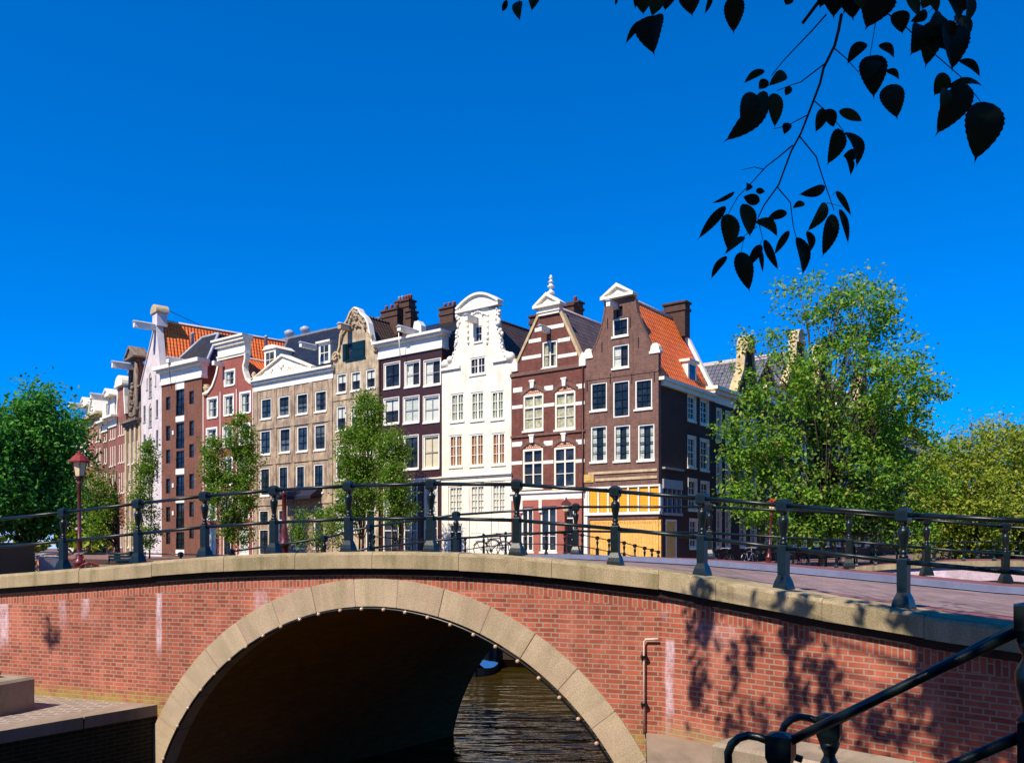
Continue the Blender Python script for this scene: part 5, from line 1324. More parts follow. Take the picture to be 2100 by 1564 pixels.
# ---- row bending away on the left
s0 = seg_s(CR, D1, 331.5); P0L = CR + D1 * s0; DL = V((.661, -.75)).normalized()
def house_n9():
    h = House('spout_gable_warehouse', 'white plastered warehouse with a pointed spout gable and a long orange roof', P0L, DL, 289.5, 331.5, Z2)
    r = h.root; W = h.W
    zs = h.z(100, 500); zt = h.z(112, 195)
    uc = h.u(112); out = [(0, 0), (W, 0), (W, zs), (uc + .28, zt), (uc - .28, zt), (0, zs)]
    def fx(u, hw, x, y0, y1): return (u - hw, u + hw, h.z(x, y1), h.z(x, y0))
    uM, uL, uR = h.u(88), h.u(50), h.u(120)
    uM = W * .46; uL = W * .17; uR = W * .78
    AR = [fx(uM, .42, 88, a, b) for a, b in ((480, 596), (655, 765), (830, 960), (1010, 1130))]
    SW = [fx(uL, .3, 50, a, b) for a, b in ((645, 740), (810, 920), (985, 1100))] + [fx(uR, .3, 120, a, b) for a, b in ((612, 712), (785, 885), (960, 1070))] + [fx(W*.3, .13, 62, 490, 555), fx(W*.72, .13, 116, 470, 530)]
    facade(r, out, [hole_arch(q, .4) for q in AR] + [rect_hole(q) for q in SW], M['pale_wall'])
    for q in AR:
        fo = window(r, q, dict(grid=(2, 3), fw=.07, fr='grey_paint', bar='grey_paint', cur=('full', 'cream_blind')))
        m = MB(); x0, x1, z0, z1 = q; w_ = x1 - x0; n = 8; m.prism([(0, z1 - z0)] + [(w_ * k / n, z1 - z0 + .38 * math.sin(math.pi * k / n)) for k in range(1, n)] + [(w_, z1 - z0)], .06, .15); m.build('arch_head', M['tan_trim'], fo)
    for q in SW: window(r, q, dict(grid=(1, 2), fw=.07, fr='grey_paint', bar='grey_paint', cur=None))
    ln = [(0, zs), (uc - .28, zt)]; l2 = [(uc + .28, zt), (W, zs)]
    strip(r, ln, .08, M['pale_wall'], 'gable_trim', .1, .5); strip(r, l2, .08, M['pale_wall'], 'gable_trim', .1, .5)
    mb = MB(); zb = zt; zz = h.z(112, 118); mb.box(uc - .62, uc + .62, -.12, .8, zb, zz); mb.build('spout_block', M['pale_wall'], r)
    mb = MB(); n = 10; mb.prism([(uc - .8, zz), (uc + .8, zz)] + [(uc + .8 * math.cos(math.pi * k / n), zz + .15 + .6 * math.sin(math.pi * k / n)) for k in range(n + 1)], -.25, .9); mb.build('spout_crown', M['tan_trim'], r)
    hoist(r, uc - .1, h.z(100, 222), .42, .45, 1.9, roof=True)
    D = 26; zr = h.on_u(600, 200, uc)[1]; print('N9', zr, h.z(112, 170, .5))
    gable_roof(r, 0, W, .5, D, zs - .3, h.on_u(158, 162, uc)[1], M['orange_tile'], xr=uc, over=.2)
    body(r, W, .3, D, zs - .3, M['pale_wall'], (zt, uc))
    mb = MB(); mb.tube([(uc, .6, zz + .6), (uc, 4.5, zz - .55)], .03, 5); mb.build('stay_wire', M['black'], r)
    for (x, y, dp) in ((320, 270, 6.0), (742, 285, 15.0)):
        dd, z = h.on_u(x, y, uc + 1.0); mb = MB(); mb.lathe([(.16, -.8), (.16, .5), (.22, .55), (.05, .7)], 8, (uc + 1.0, dd, z)); mb.build('vent_pipe', M['zinc'], r)
house_n9()
# the orange roof house with the flue caps behind
def house_back():
    c = P(590, 697, 88.0)
    r = thing('flat_roof_block', 'flat roof block with two round metal vents behind the orange roof', 'building', (c.x, c.y, SZ), R(-37))
    z = h_ = c.z - SZ
    mb = MB(); mb.box(-2.2, 6.2, 0, 6, 0, z); mb.build('wall', M['brick_n8'], r)
    mb = MB(); mb.box(-2.3, 6.3, -.1, 6.1, z, z + .25); mb.build('roof', M['lead'], r)
    for x in (-1.0, 1.6):
        mb = MB(); mb.lathe([(.36, z + .2), (.36, z + .8), (.52, z + .9), (.52, z + 1.2), (.2, z + 1.4), (.02, z + 1.45)], 12, (x, 1, 0)); mb.build('roof_vent', M['zinc'], r)
house_back()
def left_house(name, label, pxl, pxr, ytop, xt, wallm, rows, nwin, crown, wcur=None, trim='cream', style=None):
    """a house of the receding row: rows of (y0,y1) read at pixel column xt"""
    h = House(name, label, P0L, DL, pxl, pxr, (0, 0, 1)); r = h.root; W = h.W
    zt = h.z(xt, ytop); H = []
    for (y0, y1) in rows:
        for (a, b) in even(nwin, .35, W - .35, .46): H.append((a, b, h.z(xt, y1), h.z(xt, y0)))
    ds = (W * .68, W * .68 + 1.1, .1, 2.8); gw = [(a, b, .8, 3.0) for a, b in even(nwin, .35, W * .62, .5)]
    facade(r, [(0, 0), (W, 0), (W, zt), (0, zt)], [rect_hole(q) for q in H + [ds] + gw], M[wallm])
    for q in H + gw: window(r, q, dict(dict(grid=(2, 3), fw=.13, fr='cream', bar='cream', cur=wcur), **(style or {})))
    door(r, ds, 'black')
    D = 9
    if crown == 'cornice':
        cornice(r, -.02, W + .02, [(zt - .9, zt - .75, .12), (zt - .75, zt - .2, .06), (zt - .2, zt, .4), (zt, zt + .2, .7)], M[trim], back=.6)
        mb = MB(); zr = zt + 2.2
        for (ya, za, yb, zb) in ((.6, zt, D * .5, zr), (D * .5, zr, D, zt)): mb.face([(0, ya, za), (W, ya, za), (W, yb, zb), (0, yb, zb)])
        mb.face([(W, .6, zt), (W, D, zt), (W, D * .5, zr)]); mb.face([(0, .6, zt), (0, D * .5, zr), (0, D, zt)]); mb.build('roof', M['slate'], r)
        body(r, W, .3, D, zt, M[wallm])
    return h, r, W, zt, D
def house_left():
    Z = Z7
    # L1 blackened stone with sculpted neck
    h, r, W, zt, D = left_house('sculpted_stone_house', 'blackened stone house with fluted pilasters and a sculpted neck gable', 258.5, 289.5, 862, 272, 'stone_l1', [(905, 950), (965, 1010)], 3, None)
    z1 = h.z(281, 735); uc = W * .58
    facade(r, [(W * .12, zt), (W * .98, zt), (uc + 1.0, zt + 2.2), (uc + .9, z1), (uc - .9, z1), (uc - 1.0, zt + 2.2)], [], M['stone_l1'], 'neck', .5)
    mb = MB(); mb.box(-.1, W + .1, -.6, .5, zt - .25, zt); mb.box(-.05, W + .05, -.35, .5, zt - .5, zt - .25); mb.build('ledge', M['stone_l1'], r)
    pediment(r, uc - 1.5, uc + 1.5, z1, h.z(281, 708), M['stone_l1'], -.6, .9)
    hoist(r, uc - .5, h.z(266, 762), .4, .5, 1.9)
    mb = MB()
    for x in (.2, W * .36, W * .66, W - .2): mb.box(x - .25, x + .25, -.12, .05, 0, zt - .5)
    mb.build('pilaster', M['tan_trim'], r)
    mb = MB(); random.seed(4); mb.tube([V((uc - 1.0, -.05, zt + .3)), V((uc - 1.1, -.12, zt + 1.4)), V((uc - .8, -.08, z1 - .2))], .2, 7); mb.tube([V((uc + 1.0, -.05, zt + .3)), V((uc + 1.1, -.12, zt + 1.4)), V((uc + .8, -.08, z1 - .2))], .2, 7); mb.tube([V((uc - 1.1, -.1, zt + .5)), V((uc, -.2, zt + .3)), V((uc + 1.1, -.1, zt + .5))], .15, 7)
    for k in range(34): mb.ball((uc + random.choice((-1, 1)) * random.uniform(.6, 1.4) * (1 if k < 22 else .6), -.05, zt + random.uniform(.1, z1 - zt)), random.uniform(.14, .28), 7, 4)
    mb.build('carving', M['stone_l1'], r)
    gable_roof(r, 0, W, .5, D, zt - .2, z1 - .4, M['slate'], xr=uc); body(r, W, .3, D, zt - .2, M['stone_l1'], (z1 - .5, uc))
    # L2, L3 pinkish brick with white windows
    h, r, W, zt, D = left_house('bell_gable_house', 'pinkish brick house with tall white windows and a small white bell gable', 240, 258.5, 852, 249, 'brick_left', [(863, 892), (910, 948), (968, 1010)], 3, None, ('full', 'cream_blind'))
    z1 = h.z(255, 790); facade(r, [(.2, zt), (W - .2, zt), (W - .4, zt + 1.2), (W * .82, zt + 1.8), (W * .82, z1), (W * .18, z1), (W * .18, zt + 1.8), (.4, zt + 1.2)], [], M['brick_left2'], 'neck', .35)
    strip(r, [(W - .2, zt), (W - .4, zt + 1.2), (W * .82, zt + 1.8), (W * .82, z1)], -.3, M['cream'], 'gable_trim', .1); strip(r, [(.2, zt), (.4, zt + 1.2), (W * .18, zt + 1.8), (W * .18, z1)], .3, M['cream'], 'gable_trim', .1)
    mb = MB(); n = 10; mb.prism([(W * .5 + W * .42 * math.cos(math.pi * k / n), z1 + .2 + .9 * math.sin(math.pi * k / n)) for k in range(n + 1)], -.3, .5); mb.box(W * .06, W * .94, -.35, .5, z1, z1 + .2); mb.build('gable_crown', M['cream'], r)
    gable_roof(r, 0, W, .5, D, zt - .2, z1 - .2, M['slate']); body(r, W, .3, D, zt - .2, M['brick_left'], (z1 - .4,))
    h, r, W, zt, D = left_house('brick_row_house', 'pink brown brick house with rows of tall cream windows under a projecting white hoist gable', 222, 240, 858, 231, 'brick_left', [(868, 900), (914, 955), (972, 1012)], 3, 'cornice', ('full', 'cream_blind'))
    z1 = h.z(240, 812); mb = MB(); mb.box(W * .2, W * .95, -.2, 1.2, zt + .2, z1); mb.build('dormer', M['white'], r); pediment(r, W * .08, W * 1.02, z1, z1 + .9, M['white'], -.8, 1.4)
    hoist(r, W * .4, z1 - .3, .4, .5, 2.0)
    h, r, W, zt, D = left_house('narrow_dark_house', 'narrow brown house with dark window frames beside the pink brick one', 210, 222, 868, 216, 'brick_n8', [(880, 905), (918, 950), (968, 1005)], 2, 'cornice', None, 'cream')
    mb = MB(); mb.box(W * .2, W * .8, -.12, 1.0, zt + .2, zt + 2.0); mb.build('dormer', M['white'], r)
    h, r, W, zt, D = left_house('white_cornice_house', 'rosy brick house with a white gable cornice and quoined edges', 193, 210, 852, 201, 'brick_left2', [(880, 905), (918, 950), (968, 1005)], 2, 'cornice', ('full', 'cream_blind'), 'tan_trim')
    z1 = zt + 2.2; pediment(r, W * .05, W * .95, zt + .2, z1, M['white'], -.7, 1.2)
    h, r, W, zt, D = left_house('red_brick_row_house', 'red brick house far along the left row with a stepped white cornice', 176, 193, 862, 184, 'brick_n2b', [(886, 910), (925, 955), (972, 1008)], 3, 'cornice', ('full', 'cream_blind'), 'tan_trim')
    z1 = h.z(186, 835); mb = MB(); mb.box(W * .15, W * .9, -.2, 1.2, zt + .2, z1); mb.build('dormer', M['cream'], r); pediment(r, W * .0, W * 1.0, z1, z1 + 1.1, M['cream'], -.8, 1.4)
    hoist(r, W * .35, z1 - .2, .4, .5, 2.0)
    h, r, W, zt, D = left_house('pale_row_house', 'pale plastered house at the far end of the left row', 156, 176, 880, 166, 'pale_wall', [(896, 918), (930, 958), (974, 1006)], 3, 'cornice', ('full', 'pale_lace'), 'tan_trim')
    hoist(r, W * .3, zt + .3, .4, .5, 2.2)
    h, r, W, zt, D = left_house('end_row_house', 'grey house half hidden by the dark tree at the end of the left row', 136, 156, 878, 146, 'pale_wall', [(900, 920), (934, 960)], 3, 'cornice', None, 'white')
house_left()

# ---- shaded row along the side street on the right
P0S = CR + d2 * 7.15
def side_house(name, label, pxl, pxr, ycor, xt, crown, rows, roofm='blue_slate', ridge=None, zg=None, n=2, flat=False, sh=.34):
    h = House(name, label, P0S, d2, pxl, pxr, (0, 0, 1)); r = h.root; W = h.W
    zt = h.z(xt, ycor); H = [(a, b, z0, z1) for (z0, z1) in rows for (a, b) in even(n, .4, W - .4, .5)]
    out = [(0, 0), (W, 0), (W, zt), (0, zt)]; D = 10
    if crown == 'neck':
        zg = h.z(xt + (pxr - pxl) * .1, zg)
        zk = zt + .68 * (zg - .6 - zt); out = [(0, 0), (W, 0), (W, zt), (W * (1 - sh), zk), (W * .62, zg), (W * .38, zg), (W * sh, zk), (0, zt)]
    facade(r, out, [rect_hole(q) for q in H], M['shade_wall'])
    for q in H: window(r, q, dict(grid=(2, 4), fw=.12, out=.05, pane='pane_blue'))
    if crown == 'neck':
        strip(r, [(0, zt), (W * sh, zk), (W * .38, zg)], .2, M['tan_trim'], 'gable_trim', .15, .45); strip(r, [(W * .62, zg), (W * (1 - sh), zk), (W, zt)], .2, M['tan_trim'], 'gable_trim', .15, .45)
        mb = MB(); nn = 10; mb.prism([(W * .5 + W * .15 * math.cos(math.pi * k / nn), zg + .15 + .9 * math.sin(math.pi * k / nn)) for k in range(nn + 1)], -.25, .5); mb.box(W * .34, W * .66, -.3, .5, zg - .05, zg + .15); mb.build('gable_crown', M['tan_trim'], r)
        gable_roof(r, 0, W, .4, D, zt, ridge or zg - .6, M[roofm])
    else:
        cornice(r, -.02, W + .02, [(zt - .7, zt - .2, .08), (zt - .2, zt, .35), (zt, zt + .2, .55)], M['cream'], back=.6)
        if flat:
            mb = MB(); mb.box(.02, W - .02, .4, D, zt, zt + .12); mb.build('roof', M['lead'], r)
        else: gable_roof(r, 0, W, .4, D, zt + .2, zt + 2.6, M[roofm])
    if flat: body(r, W, .3, D, zt, M['shade_wall'])
    else: body(r, W, .3, D, zt, M['shade_wall'], ((ridge or zt + 2.4) - .1,) if crown != 'neck' else ((ridge or zg - .6) - .1,))
    return h
rws = [(1.0, 3.3), (4.4, 6.6), (7.5, 9.5)]
side_house('infill_house', 'narrow dark house with a plain cornice between the corner house and the grey roof', 1459, 1506, 808, 1483, 'cornice', rws, flat=True)
side_house('grey_roof_house', 'dark house in the side street with bluish grey tiled roof and pale edged gable', 1506, 1560, 818, 1512, 'neck', rws, zg=712, n=2, sh=.3)
side_house('dark_gable_house', 'dark house in the side street with a low cornice next to the grey roofed house', 1560, 1612, 812, 1595, 'cornice', rws)
side_house('dark_gable_house', 'dark house in the middle of the side street with a tall pale edged neck gable', 1612, 1662, 800, 1636, 'neck', rws, zg=706)
side_house('dark_gable_house', 'dark house with white edged neck gable behind the right half of the big tree', 1662, 1707, 830, 1682, 'neck', rws, zg=732)
side_house('dark_gable_house', 'dark flat topped house behind the right part of the big tree', 1707, 1745, 840, 1726, 'cornice', rws)
side_house('dark_gable_house', 'dark house with neck gable far along the side street', 1745, 1790, 860, 1768, 'neck', rws, zg=790)
side_house('dark_gable_house', 'farthest dark houses of the side street beyond the crown of the big tree', 1790, 1950, 910, 1870, 'cornice', rws, n=8)
# ------------------------------------------------------------------ trees
M['bark'] = plain('bark', srgb(72, 58, 44), .9, .3, .6, 9)
M['leaf_plane'] = leaf_mat('leaf_yellow_green', [(0, srgb(72, 112, 28)), (.45, srgb(104, 150, 42)), (.85, srgb(138, 172, 56)), (1, srgb(176, 166, 76))], .45)
M['leaf_dark'] = leaf_mat('leaf_deep_green', [(0, srgb(40, 100, 40)), (.5, srgb(70, 138, 50)), (1, srgb(112, 164, 66))], .45)
M['leaf_young'] = leaf_mat('leaf_fresh_green', [(0, srgb(64, 100, 24)), (.5, srgb(98, 134, 36)), (1, srgb(142, 160, 52))], .45)
M['leaf_olive'] = leaf_mat('leaf_olive', [(0, srgb(104, 124, 36)), (.5, srgb(144, 160, 50)), (.9, srgb(172, 176, 62)), (1, srgb(170, 134, 72))], .45)
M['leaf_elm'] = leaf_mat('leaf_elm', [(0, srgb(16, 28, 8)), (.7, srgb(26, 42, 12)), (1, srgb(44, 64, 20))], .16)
def rnd_unit():
    while True:
        v = V((random.uniform(-1, 1), random.uniform(-1, 1), random.uniform(-1, 1)))
        if .05 < v.length < 1: return v.normalized()
def add_leaf(mb, p, s, nrm=None):
    n = (rnd_unit() + V((0, 0, .55)) + (nrm if nrm is not None else V((0, 0, 0)))).normalized()
    a = n.orthogonal().normalized(); b = n.cross(a); t = random.uniform(0, 6.28)
    u = a * math.cos(t) + b * math.sin(t); w_ = n.cross(u); s *= random.uniform(.7, 1.3)
    mb.face([p - u * s * .55, p - w_ * s * .33 + n * s * .08, p + u * s * .6, p + w_ * s * .33 + n * s * .08])
def tree(name, label, base, trunk_h, lobes, mat, leaf, n_clump, per, group=None, stems=1, tr=.16, seed=1, spread=.75, twigs=0, cat='tree', lean=0.0, hollow=.35):
    """lobes: (dx, dy, dz, rx, ry, rz, weight) ellipsoids of the crown above the foot of the tree"""
    random.seed(seed)
    o = thing(name, label, cat, base, 0, group)
    tm = MB(); cm = MB(); W_ = sum(l[6] for l in lobes)
    top = max(l[2] + l[5] * .5 for l in lobes)
    stem_pts = []
    for k in range(stems):
        a = random.uniform(0, 6.28); off = V((math.cos(a), math.sin(a), 0)) * (.0 if stems == 1 else .25)
        tgt = V((lobes[k % len(lobes)][0] * .6, lobes[k % len(lobes)][1] * .6, top)); pts = []
        for i in range(8):
            t = i / 7; pts.append(off * (1 + 1.5 * t) + V((tgt.x * t ** 1.6, tgt.y * t ** 1.6, tgt.z * t)) + V((random.uniform(-.1, .1), random.uniform(-.1, .1), 0)) * (t * top * .12))
        r0 = tr * (1 if stems == 1 else .6)
        tm.tube(pts, [r0 * (1.25 if i == 0 else 1) * (1 - .86 * i / 7) for i in range(8)], 8); stem_pts.append(pts)
    for c in range(n_clump):
        x = random.uniform(0, W_)
        for l in lobes:
            x -= l[6]
            if x <= 0: break
        d = rnd_unit(); rr = random.uniform(hollow, 1.0) ** .6
        p = V((l[0] + d.x * l[3] * rr, l[1] + d.y * l[4] * rr, l[2] + d.z * l[5] * rr))
        if p.z < .4: continue
        cr = spread * random.uniform(.55, 1.25)
        if c < twigs or c % 5 == 0:
            sp = random.choice(stem_pts); i = max(1, min(6, int(7 * max(0, (p.z - 1.2)) / top * random.uniform(.45, .8)))); q = sp[i]
            if q.z < p.z + .5:
                m = q.lerp(p, .5) + V((0, 0, -.12 * (p - q).length)) + rnd_unit() * .1
                rad = max(.012, tr * .22 * min(1, (p - q).length / 4)); tm.tube([q, m, p], [rad, rad * .6, .008], 5)
        k = int(per * random.uniform(.5, 1.4))
        for _ in range(k):
            g = V((random.gauss(0, .5), random.gauss(0, .5), random.gauss(0, .4))) * cr
            add_leaf(cm, p + g, leaf, g.normalized() * .5 if g.length > 0 else None)
    tm.build('trunk', M['bark'], o); cm.build('crown', M[mat], o); return o
def at(px, Y, z=SZ): return (ray(px) * Y, Y, z)
# big tree over the side street
Yb = 45.5; k = Yb / F
def lobe(cx, cy, rx, ry, w_, Y, foot, base=SZ):
    """ellipsoid given by where it shows, at distance Y"""
    return ((cx - foot) / F * Y, random.uniform(-.6, .6), (CY - cy) / F * Y - base, rx / F * Y, min(rx, ry * 1.2) / F * Y, ry / F * Y, w_)
random.seed(2)
LB = [lobe(1770, 640, 75, 85, 1.2, Yb, 1690), lobe(1630, 650, 95, 110, .28, Yb, 1690), lobe(1720, 800, 150, 120, 1.8, Yb, 1690), lobe(1600, 790, 70, 90, .45, Yb, 1690), lobe(1830, 780, 100, 110, 1.1, Yb, 1690), lobe(1560, 880, 85, 90, 1.0, Yb, 1690), lobe(1700, 960, 190, 110, 2.6, Yb, 1690), lobe(1850, 940, 90, 110, 1.0, Yb, 1690), lobe(1868, 830, 70, 80, .55, Yb, 1690), lobe(1560, 1010, 80, 55, .7, Yb, 1690), lobe(1760, 1050, 130, 50, 1.2, Yb, 1690), lobe(1640, 1070, 120, 40, 1.0, Yb, 1690), lobe(1840, 1080, 80, 40, .7, Yb, 1690), lobe(1540, 730, 70, 70, .12, Yb, 1690)]
tree('street_tree', 'big leafy green tree with an airy top beside the orange roofed corner house', at(1690, Yb), 3, LB, 'leaf_plane', .20, 640, 62, stems=2, tr=.3, seed=5, spread=.8, twigs=90)
# trees beyond the second bridge on the right
Yr = 62
for i, (cx, cy, rx, ry, wgt, mt, lab) in enumerate(((1965, 1010, 95, 105, 1, 'leaf_olive', 'olive green tree at the right, nearest of the far trees to the big one'), (2075, 1000, 85, 115, 1, 'leaf_olive', 'yellowish tree at the right edge beyond the second bridge'), (2170, 990, 80, 120, 1, 'leaf_olive', 'olive tree cut off by the right edge of the view'))):
    random.seed(30 + i); Y = Yr + 3 * i
    lb = [lobe(cx, cy, rx, ry, 2, Y, cx), lobe(cx - 20, cy - 60, rx * .7, ry * .6, .5, Y, cx), lobe(cx + 10, cy + 50, rx * .95, 70, 1.2, Y, cx), lobe(cx, 1115, rx, 26, .7, Y, cx)]
    tree('far_tree', lab, at(cx, Y), 3, lb, mt, .24, 330, 60, 'far trees on the right bank', stems=1, tr=.25, seed=40 + i, spread=1.0, twigs=40)
random.seed(44)
Y = 72; lb = [lobe(2050, 890, 90, 45, 1, Y, 2050), lobe(1990, 900, 60, 50, .8, Y, 2050)]
tree('far_tree', 'sparse reddish twigged tree top rising behind the olive trees', at(2050, Y), 3, lb, 'leaf_olive', .22, 110, 12, 'far trees on the right bank', stems=3, tr=.22, seed=47, spread=1.1, twigs=110)
# dark trees on the left bank
for i, (foot, Y, L) in enumerate(((60, 37, [(82, 840, 32, 52, .6), (30, 880, 30, 40, .4), (112, 890, 26, 40, .35), (70, 930, 80, 70, 1.6), (40, 1010, 90, 70, 1.8), (90, 1040, 60, 60, .9)]), (-60, 35, [(-40, 900, 70, 70, 1.4), (-30, 1000, 90, 90, 2)]), (128, 52, [(135, 880, 18, 55, .6), (130, 980, 28, 80, 1.0)]))):
    random.seed(60 + i); lb = [lobe(*l, Y, foot) for l in L]
    tree('bank_tree', ('dark green tree with a pointed top on the left bank', 'dark green tree cut by the left edge of the view', 'slim dark tree between the left bank and the end of the row')[i], at(foot, Y, SZ - .02), 3, lb, 'leaf_dark', .17, (420, 300, 120)[i], 62, 'trees on the left bank', stems=1, tr=.22, seed=70 + i, spread=.95, twigs=50, hollow=.2)
# young trees along the quay in front of the houses
def quay_Y(px, off=5.5):
    p0 = CR - d2 * off; s = seg_s(p0, D1, px); return (p0 + D1 * s).y
YT = [(234, 'slender young tree with see-through crown next to the red lantern', [(190, 990, 22, 60, 1), (222, 1010, 20, 70, 1), (205, 1070, 38, 60, 1.2)], 70, .16, 26, None),
      (300, 'young tree in front of the white plastered warehouse', [(312, 940, 12, 40, .6), (300, 1000, 24, 60, 1.1), (300, 1085, 28, 50, .9)], 70, .15, 30, None),
      (468, 'bushy young tree in front of the rose house', [(492, 895, 26, 50, .8), (440, 950, 26, 60, 1), (505, 965, 26, 70, 1.1), (470, 1020, 50, 60, 1.6), (480, 1090, 34, 35, .6)], 165, .17, 34, None),
      (735, 'tall bushy young tree in front of the scrolled stone gable', [(752, 850, 26, 55, .9), (735, 930, 44, 65, 1.6), (740, 1010, 48, 60, 1.5), (700, 1060, 40, 40, .4)], 185, .17, 36, None),
      (808, 'lower rounded young tree in front of the dark brown house', [(805, 925, 30, 50, 1), (812, 985, 28, 55, 1.1), (820, 1040, 30, 35, .6)], 95, .17, 34, None),
      (645, 'thin climbing shrub with pale green leaves before the sandstone house', [(612, 1085, 14, 45, .7), (655, 1085, 14, 48, .7), (690, 1090, 20, 40, .5)], 46, .15, 22, None)]
for i, (foot, lab, L, nc, lf, per, _) in enumerate(YT):
    random.seed(90 + i)
    Y = quay_Y(foot) if foot > 330 else (66 if foot == 300 else 60); lb = [lobe(*l, Y, foot) for l in L]
    tree('young_tree', lab, at(foot, Y), 2, lb, 'leaf_young', lf * .78 * Y / 48, int(nc * 1.9), int(per * 1.55), 'young trees along the quay', stems=3, tr=.3 if i == 0 else .1, seed=100 + i, spread=.55, twigs=20)
# ------------------------------------------------------------------ street lamps
def lamp(label, base, H, rz=0, lean=0.0):
    o = thing('street_lamp', label, 'street lamp', base, rz, 'old style red street lamps'); s = H / 3.95
    mb = MB(); mb.lathe([(.20*s, 0), (.20*s, .05*s), (.16*s, .08*s), (.155*s, .5*s), (.185*s, .53*s), (.185*s, .58*s), (.12*s, .66*s), (.10*s, .78*s), (.075*s, .86*s), (.07*s, 1.2*s), (.085*s, 1.22*s), (.085*s, 1.27*s), (.06*s, 1.3*s), (.05*s, 2.9*s), (.085*s, 2.95*s), (.05*s, 3.0*s), (.05*s, 3.1*s), (.14*s, 3.16*s), (.14*s, 3.2*s)], 12); mb.build('post', M['red_iron'], o)
    lm = MB(); lm.lathe([(.14*s, 3.2*s), (.21*s, 3.62*s)], 6, smooth=False); ln = lm.build('lantern', M['lantern'], o)
    fm = MB()
    for k in range(6):
        a = 2 * math.pi * k / 6; fm.tube([(.145*s*math.cos(a), .145*s*math.sin(a), 3.2*s), (.215*s*math.cos(a), .215*s*math.sin(a), 3.62*s)], .012*s, 4)
    fm.build('lantern_frame', M['red_iron'], ln)
    hm = MB(); hm.lathe([(.30*s, 3.61*s), (.30*s, 3.65*s), (.17*s, 3.8*s), (.10*s, 3.86*s), (.10*s, 3.88*s), (.05*s, 3.9*s), (.05*s, 3.93*s), (.01*s, 3.97*s)], 12, smooth=False); hm.build('hood', M['red_roof_iron'], o)
    return o
l1 = at(163, 29.0, SZ - .02); lamp('red hooded street lamp on the left bank in front of the young tree', l1, (CY - 925) / F * 29 - l1[2])
Y = 40.0; l2 = at(1575, 44, SZ); lm_ = lamp('red hooded street lamp leaning slightly under the big tree', l2, (CY - 1019) / F * 44 - SZ); lm_.rotation_euler = (0, R(4), 0)
Y = 37.5; l3 = at(1161, Y); 
def small_lamp():
    o = thing('quay_lamp', 'dark hexagonal street lantern in front of the red banded house', 'street lamp', l3); H = (CY - 1020) / F * 37.5 - SZ; s = H / 3.4
    mb = MB(); mb.lathe([(.12*s, 0), (.12*s, .4*s), (.06*s, .5*s), (.045*s, 2.6*s), (.09*s, 2.65*s), (.05*s, 2.7*s), (.11*s, 2.78*s)], 10); mb.build('post', M['red_iron'], o)
    mb = MB(); mb.lathe([(.13*s, 2.78*s), (.23*s, 3.1*s)], 6, smooth=False); mb.build('lantern', M['lantern'], o)
    mb = MB(); mb.lathe([(.27*s, 3.1*s), (.20*s, 3.18*s), (.09*s, 3.28*s), (.05*s, 3.33*s), (.02*s, 3.42*s)], 6, smooth=False); mb.build('hood', M['red_iron'], o)
small_lamp()
Y = 42.0
def iron_post():
    b = at(583, Y); H = (CY - 1003) / F * Y - SZ; s = 1.15
    o = thing('ornate_post', 'red brown ornate iron post in front of the sandstone house', 'post', b)
    mb = MB(); mb.lathe([(.24*s, 0), (.24*s, .3*s), (.19*s, .36*s), (.17*s, .95*s), (.24*s, 1.0*s), (.24*s, 1.12*s), (.17*s, 1.2*s), (.20*s, 1.45*s), (.13*s, 1.6*s), (.16*s, 1.7*s), (.11*s, 1.8*s), (.10*s, H - .3), (.14*s, H - .25), (.05*s, H)], 12); mb.build('post', M['red_iron'], o)
iron_post()
# ------------------------------------------------------------------ small hump bridge in front of the corner, its railing
HB = [(767, -.95), (810, -.72), (880, -.5), (954, -.32), (992, -.12), (1037, -.02), (1078, .02), (1120, .03), (1158, .02), (1194, -.02), (1225, -.12), (1249, -.20), (1280, -.29), (1302, -.38), (1322, -.46), (1337, -.52), (1350, -.58)]
HB = [(767, 1096), (810, 1100), (880, 1103), (954, 1100), (992, 1094), (1037, 1090), (1078, 1088), (1120, 1088), (1158, 1090), (1194, 1093), (1225, 1099), (1249, 1104), (1280, 1109), (1302, 1115), (1322, 1120), (1337, 1124), (1350, 1128)]
def hbY(px): return 35.5 + max(0, px - 1194) * .012 - max(0, 1000 - px) * .003
hp = [V((ray(px) * hbY(px), hbY(px), (CY - y) / F * hbY(px) - 1.03)) for px, y in HB]
railing('hump_bridge_railing', 'thin dark railing with small urn posts sloping down before the yellow shopfront', hp, r=.022)
hb = thing('hump_bridge', 'small humped bridge in front of the corner house, mostly hidden', 'bridge', hp[8])
mb = MB()
for a, b in zip(hp, hp[1:]):
    q = lambda p, dy, dz: p + V((.3 * dy, dy, dz)) - hp[8]
    mb.face([q(a, -.25, 0), q(b, -.25, 0), q(b, 5.5, 0), q(a, 5.5, 0)]); mb.face([q(a, -.25, -.45), q(b, -.25, -.45), q(b, -.25, 0), q(a, -.25, 0)]); mb.face([q(a, 5.5, -.45), q(b, 5.5, -.45), q(b, -.25, -.45), q(a, -.25, -.45)])
mb.build('deck', M['dark_brick'], hb)
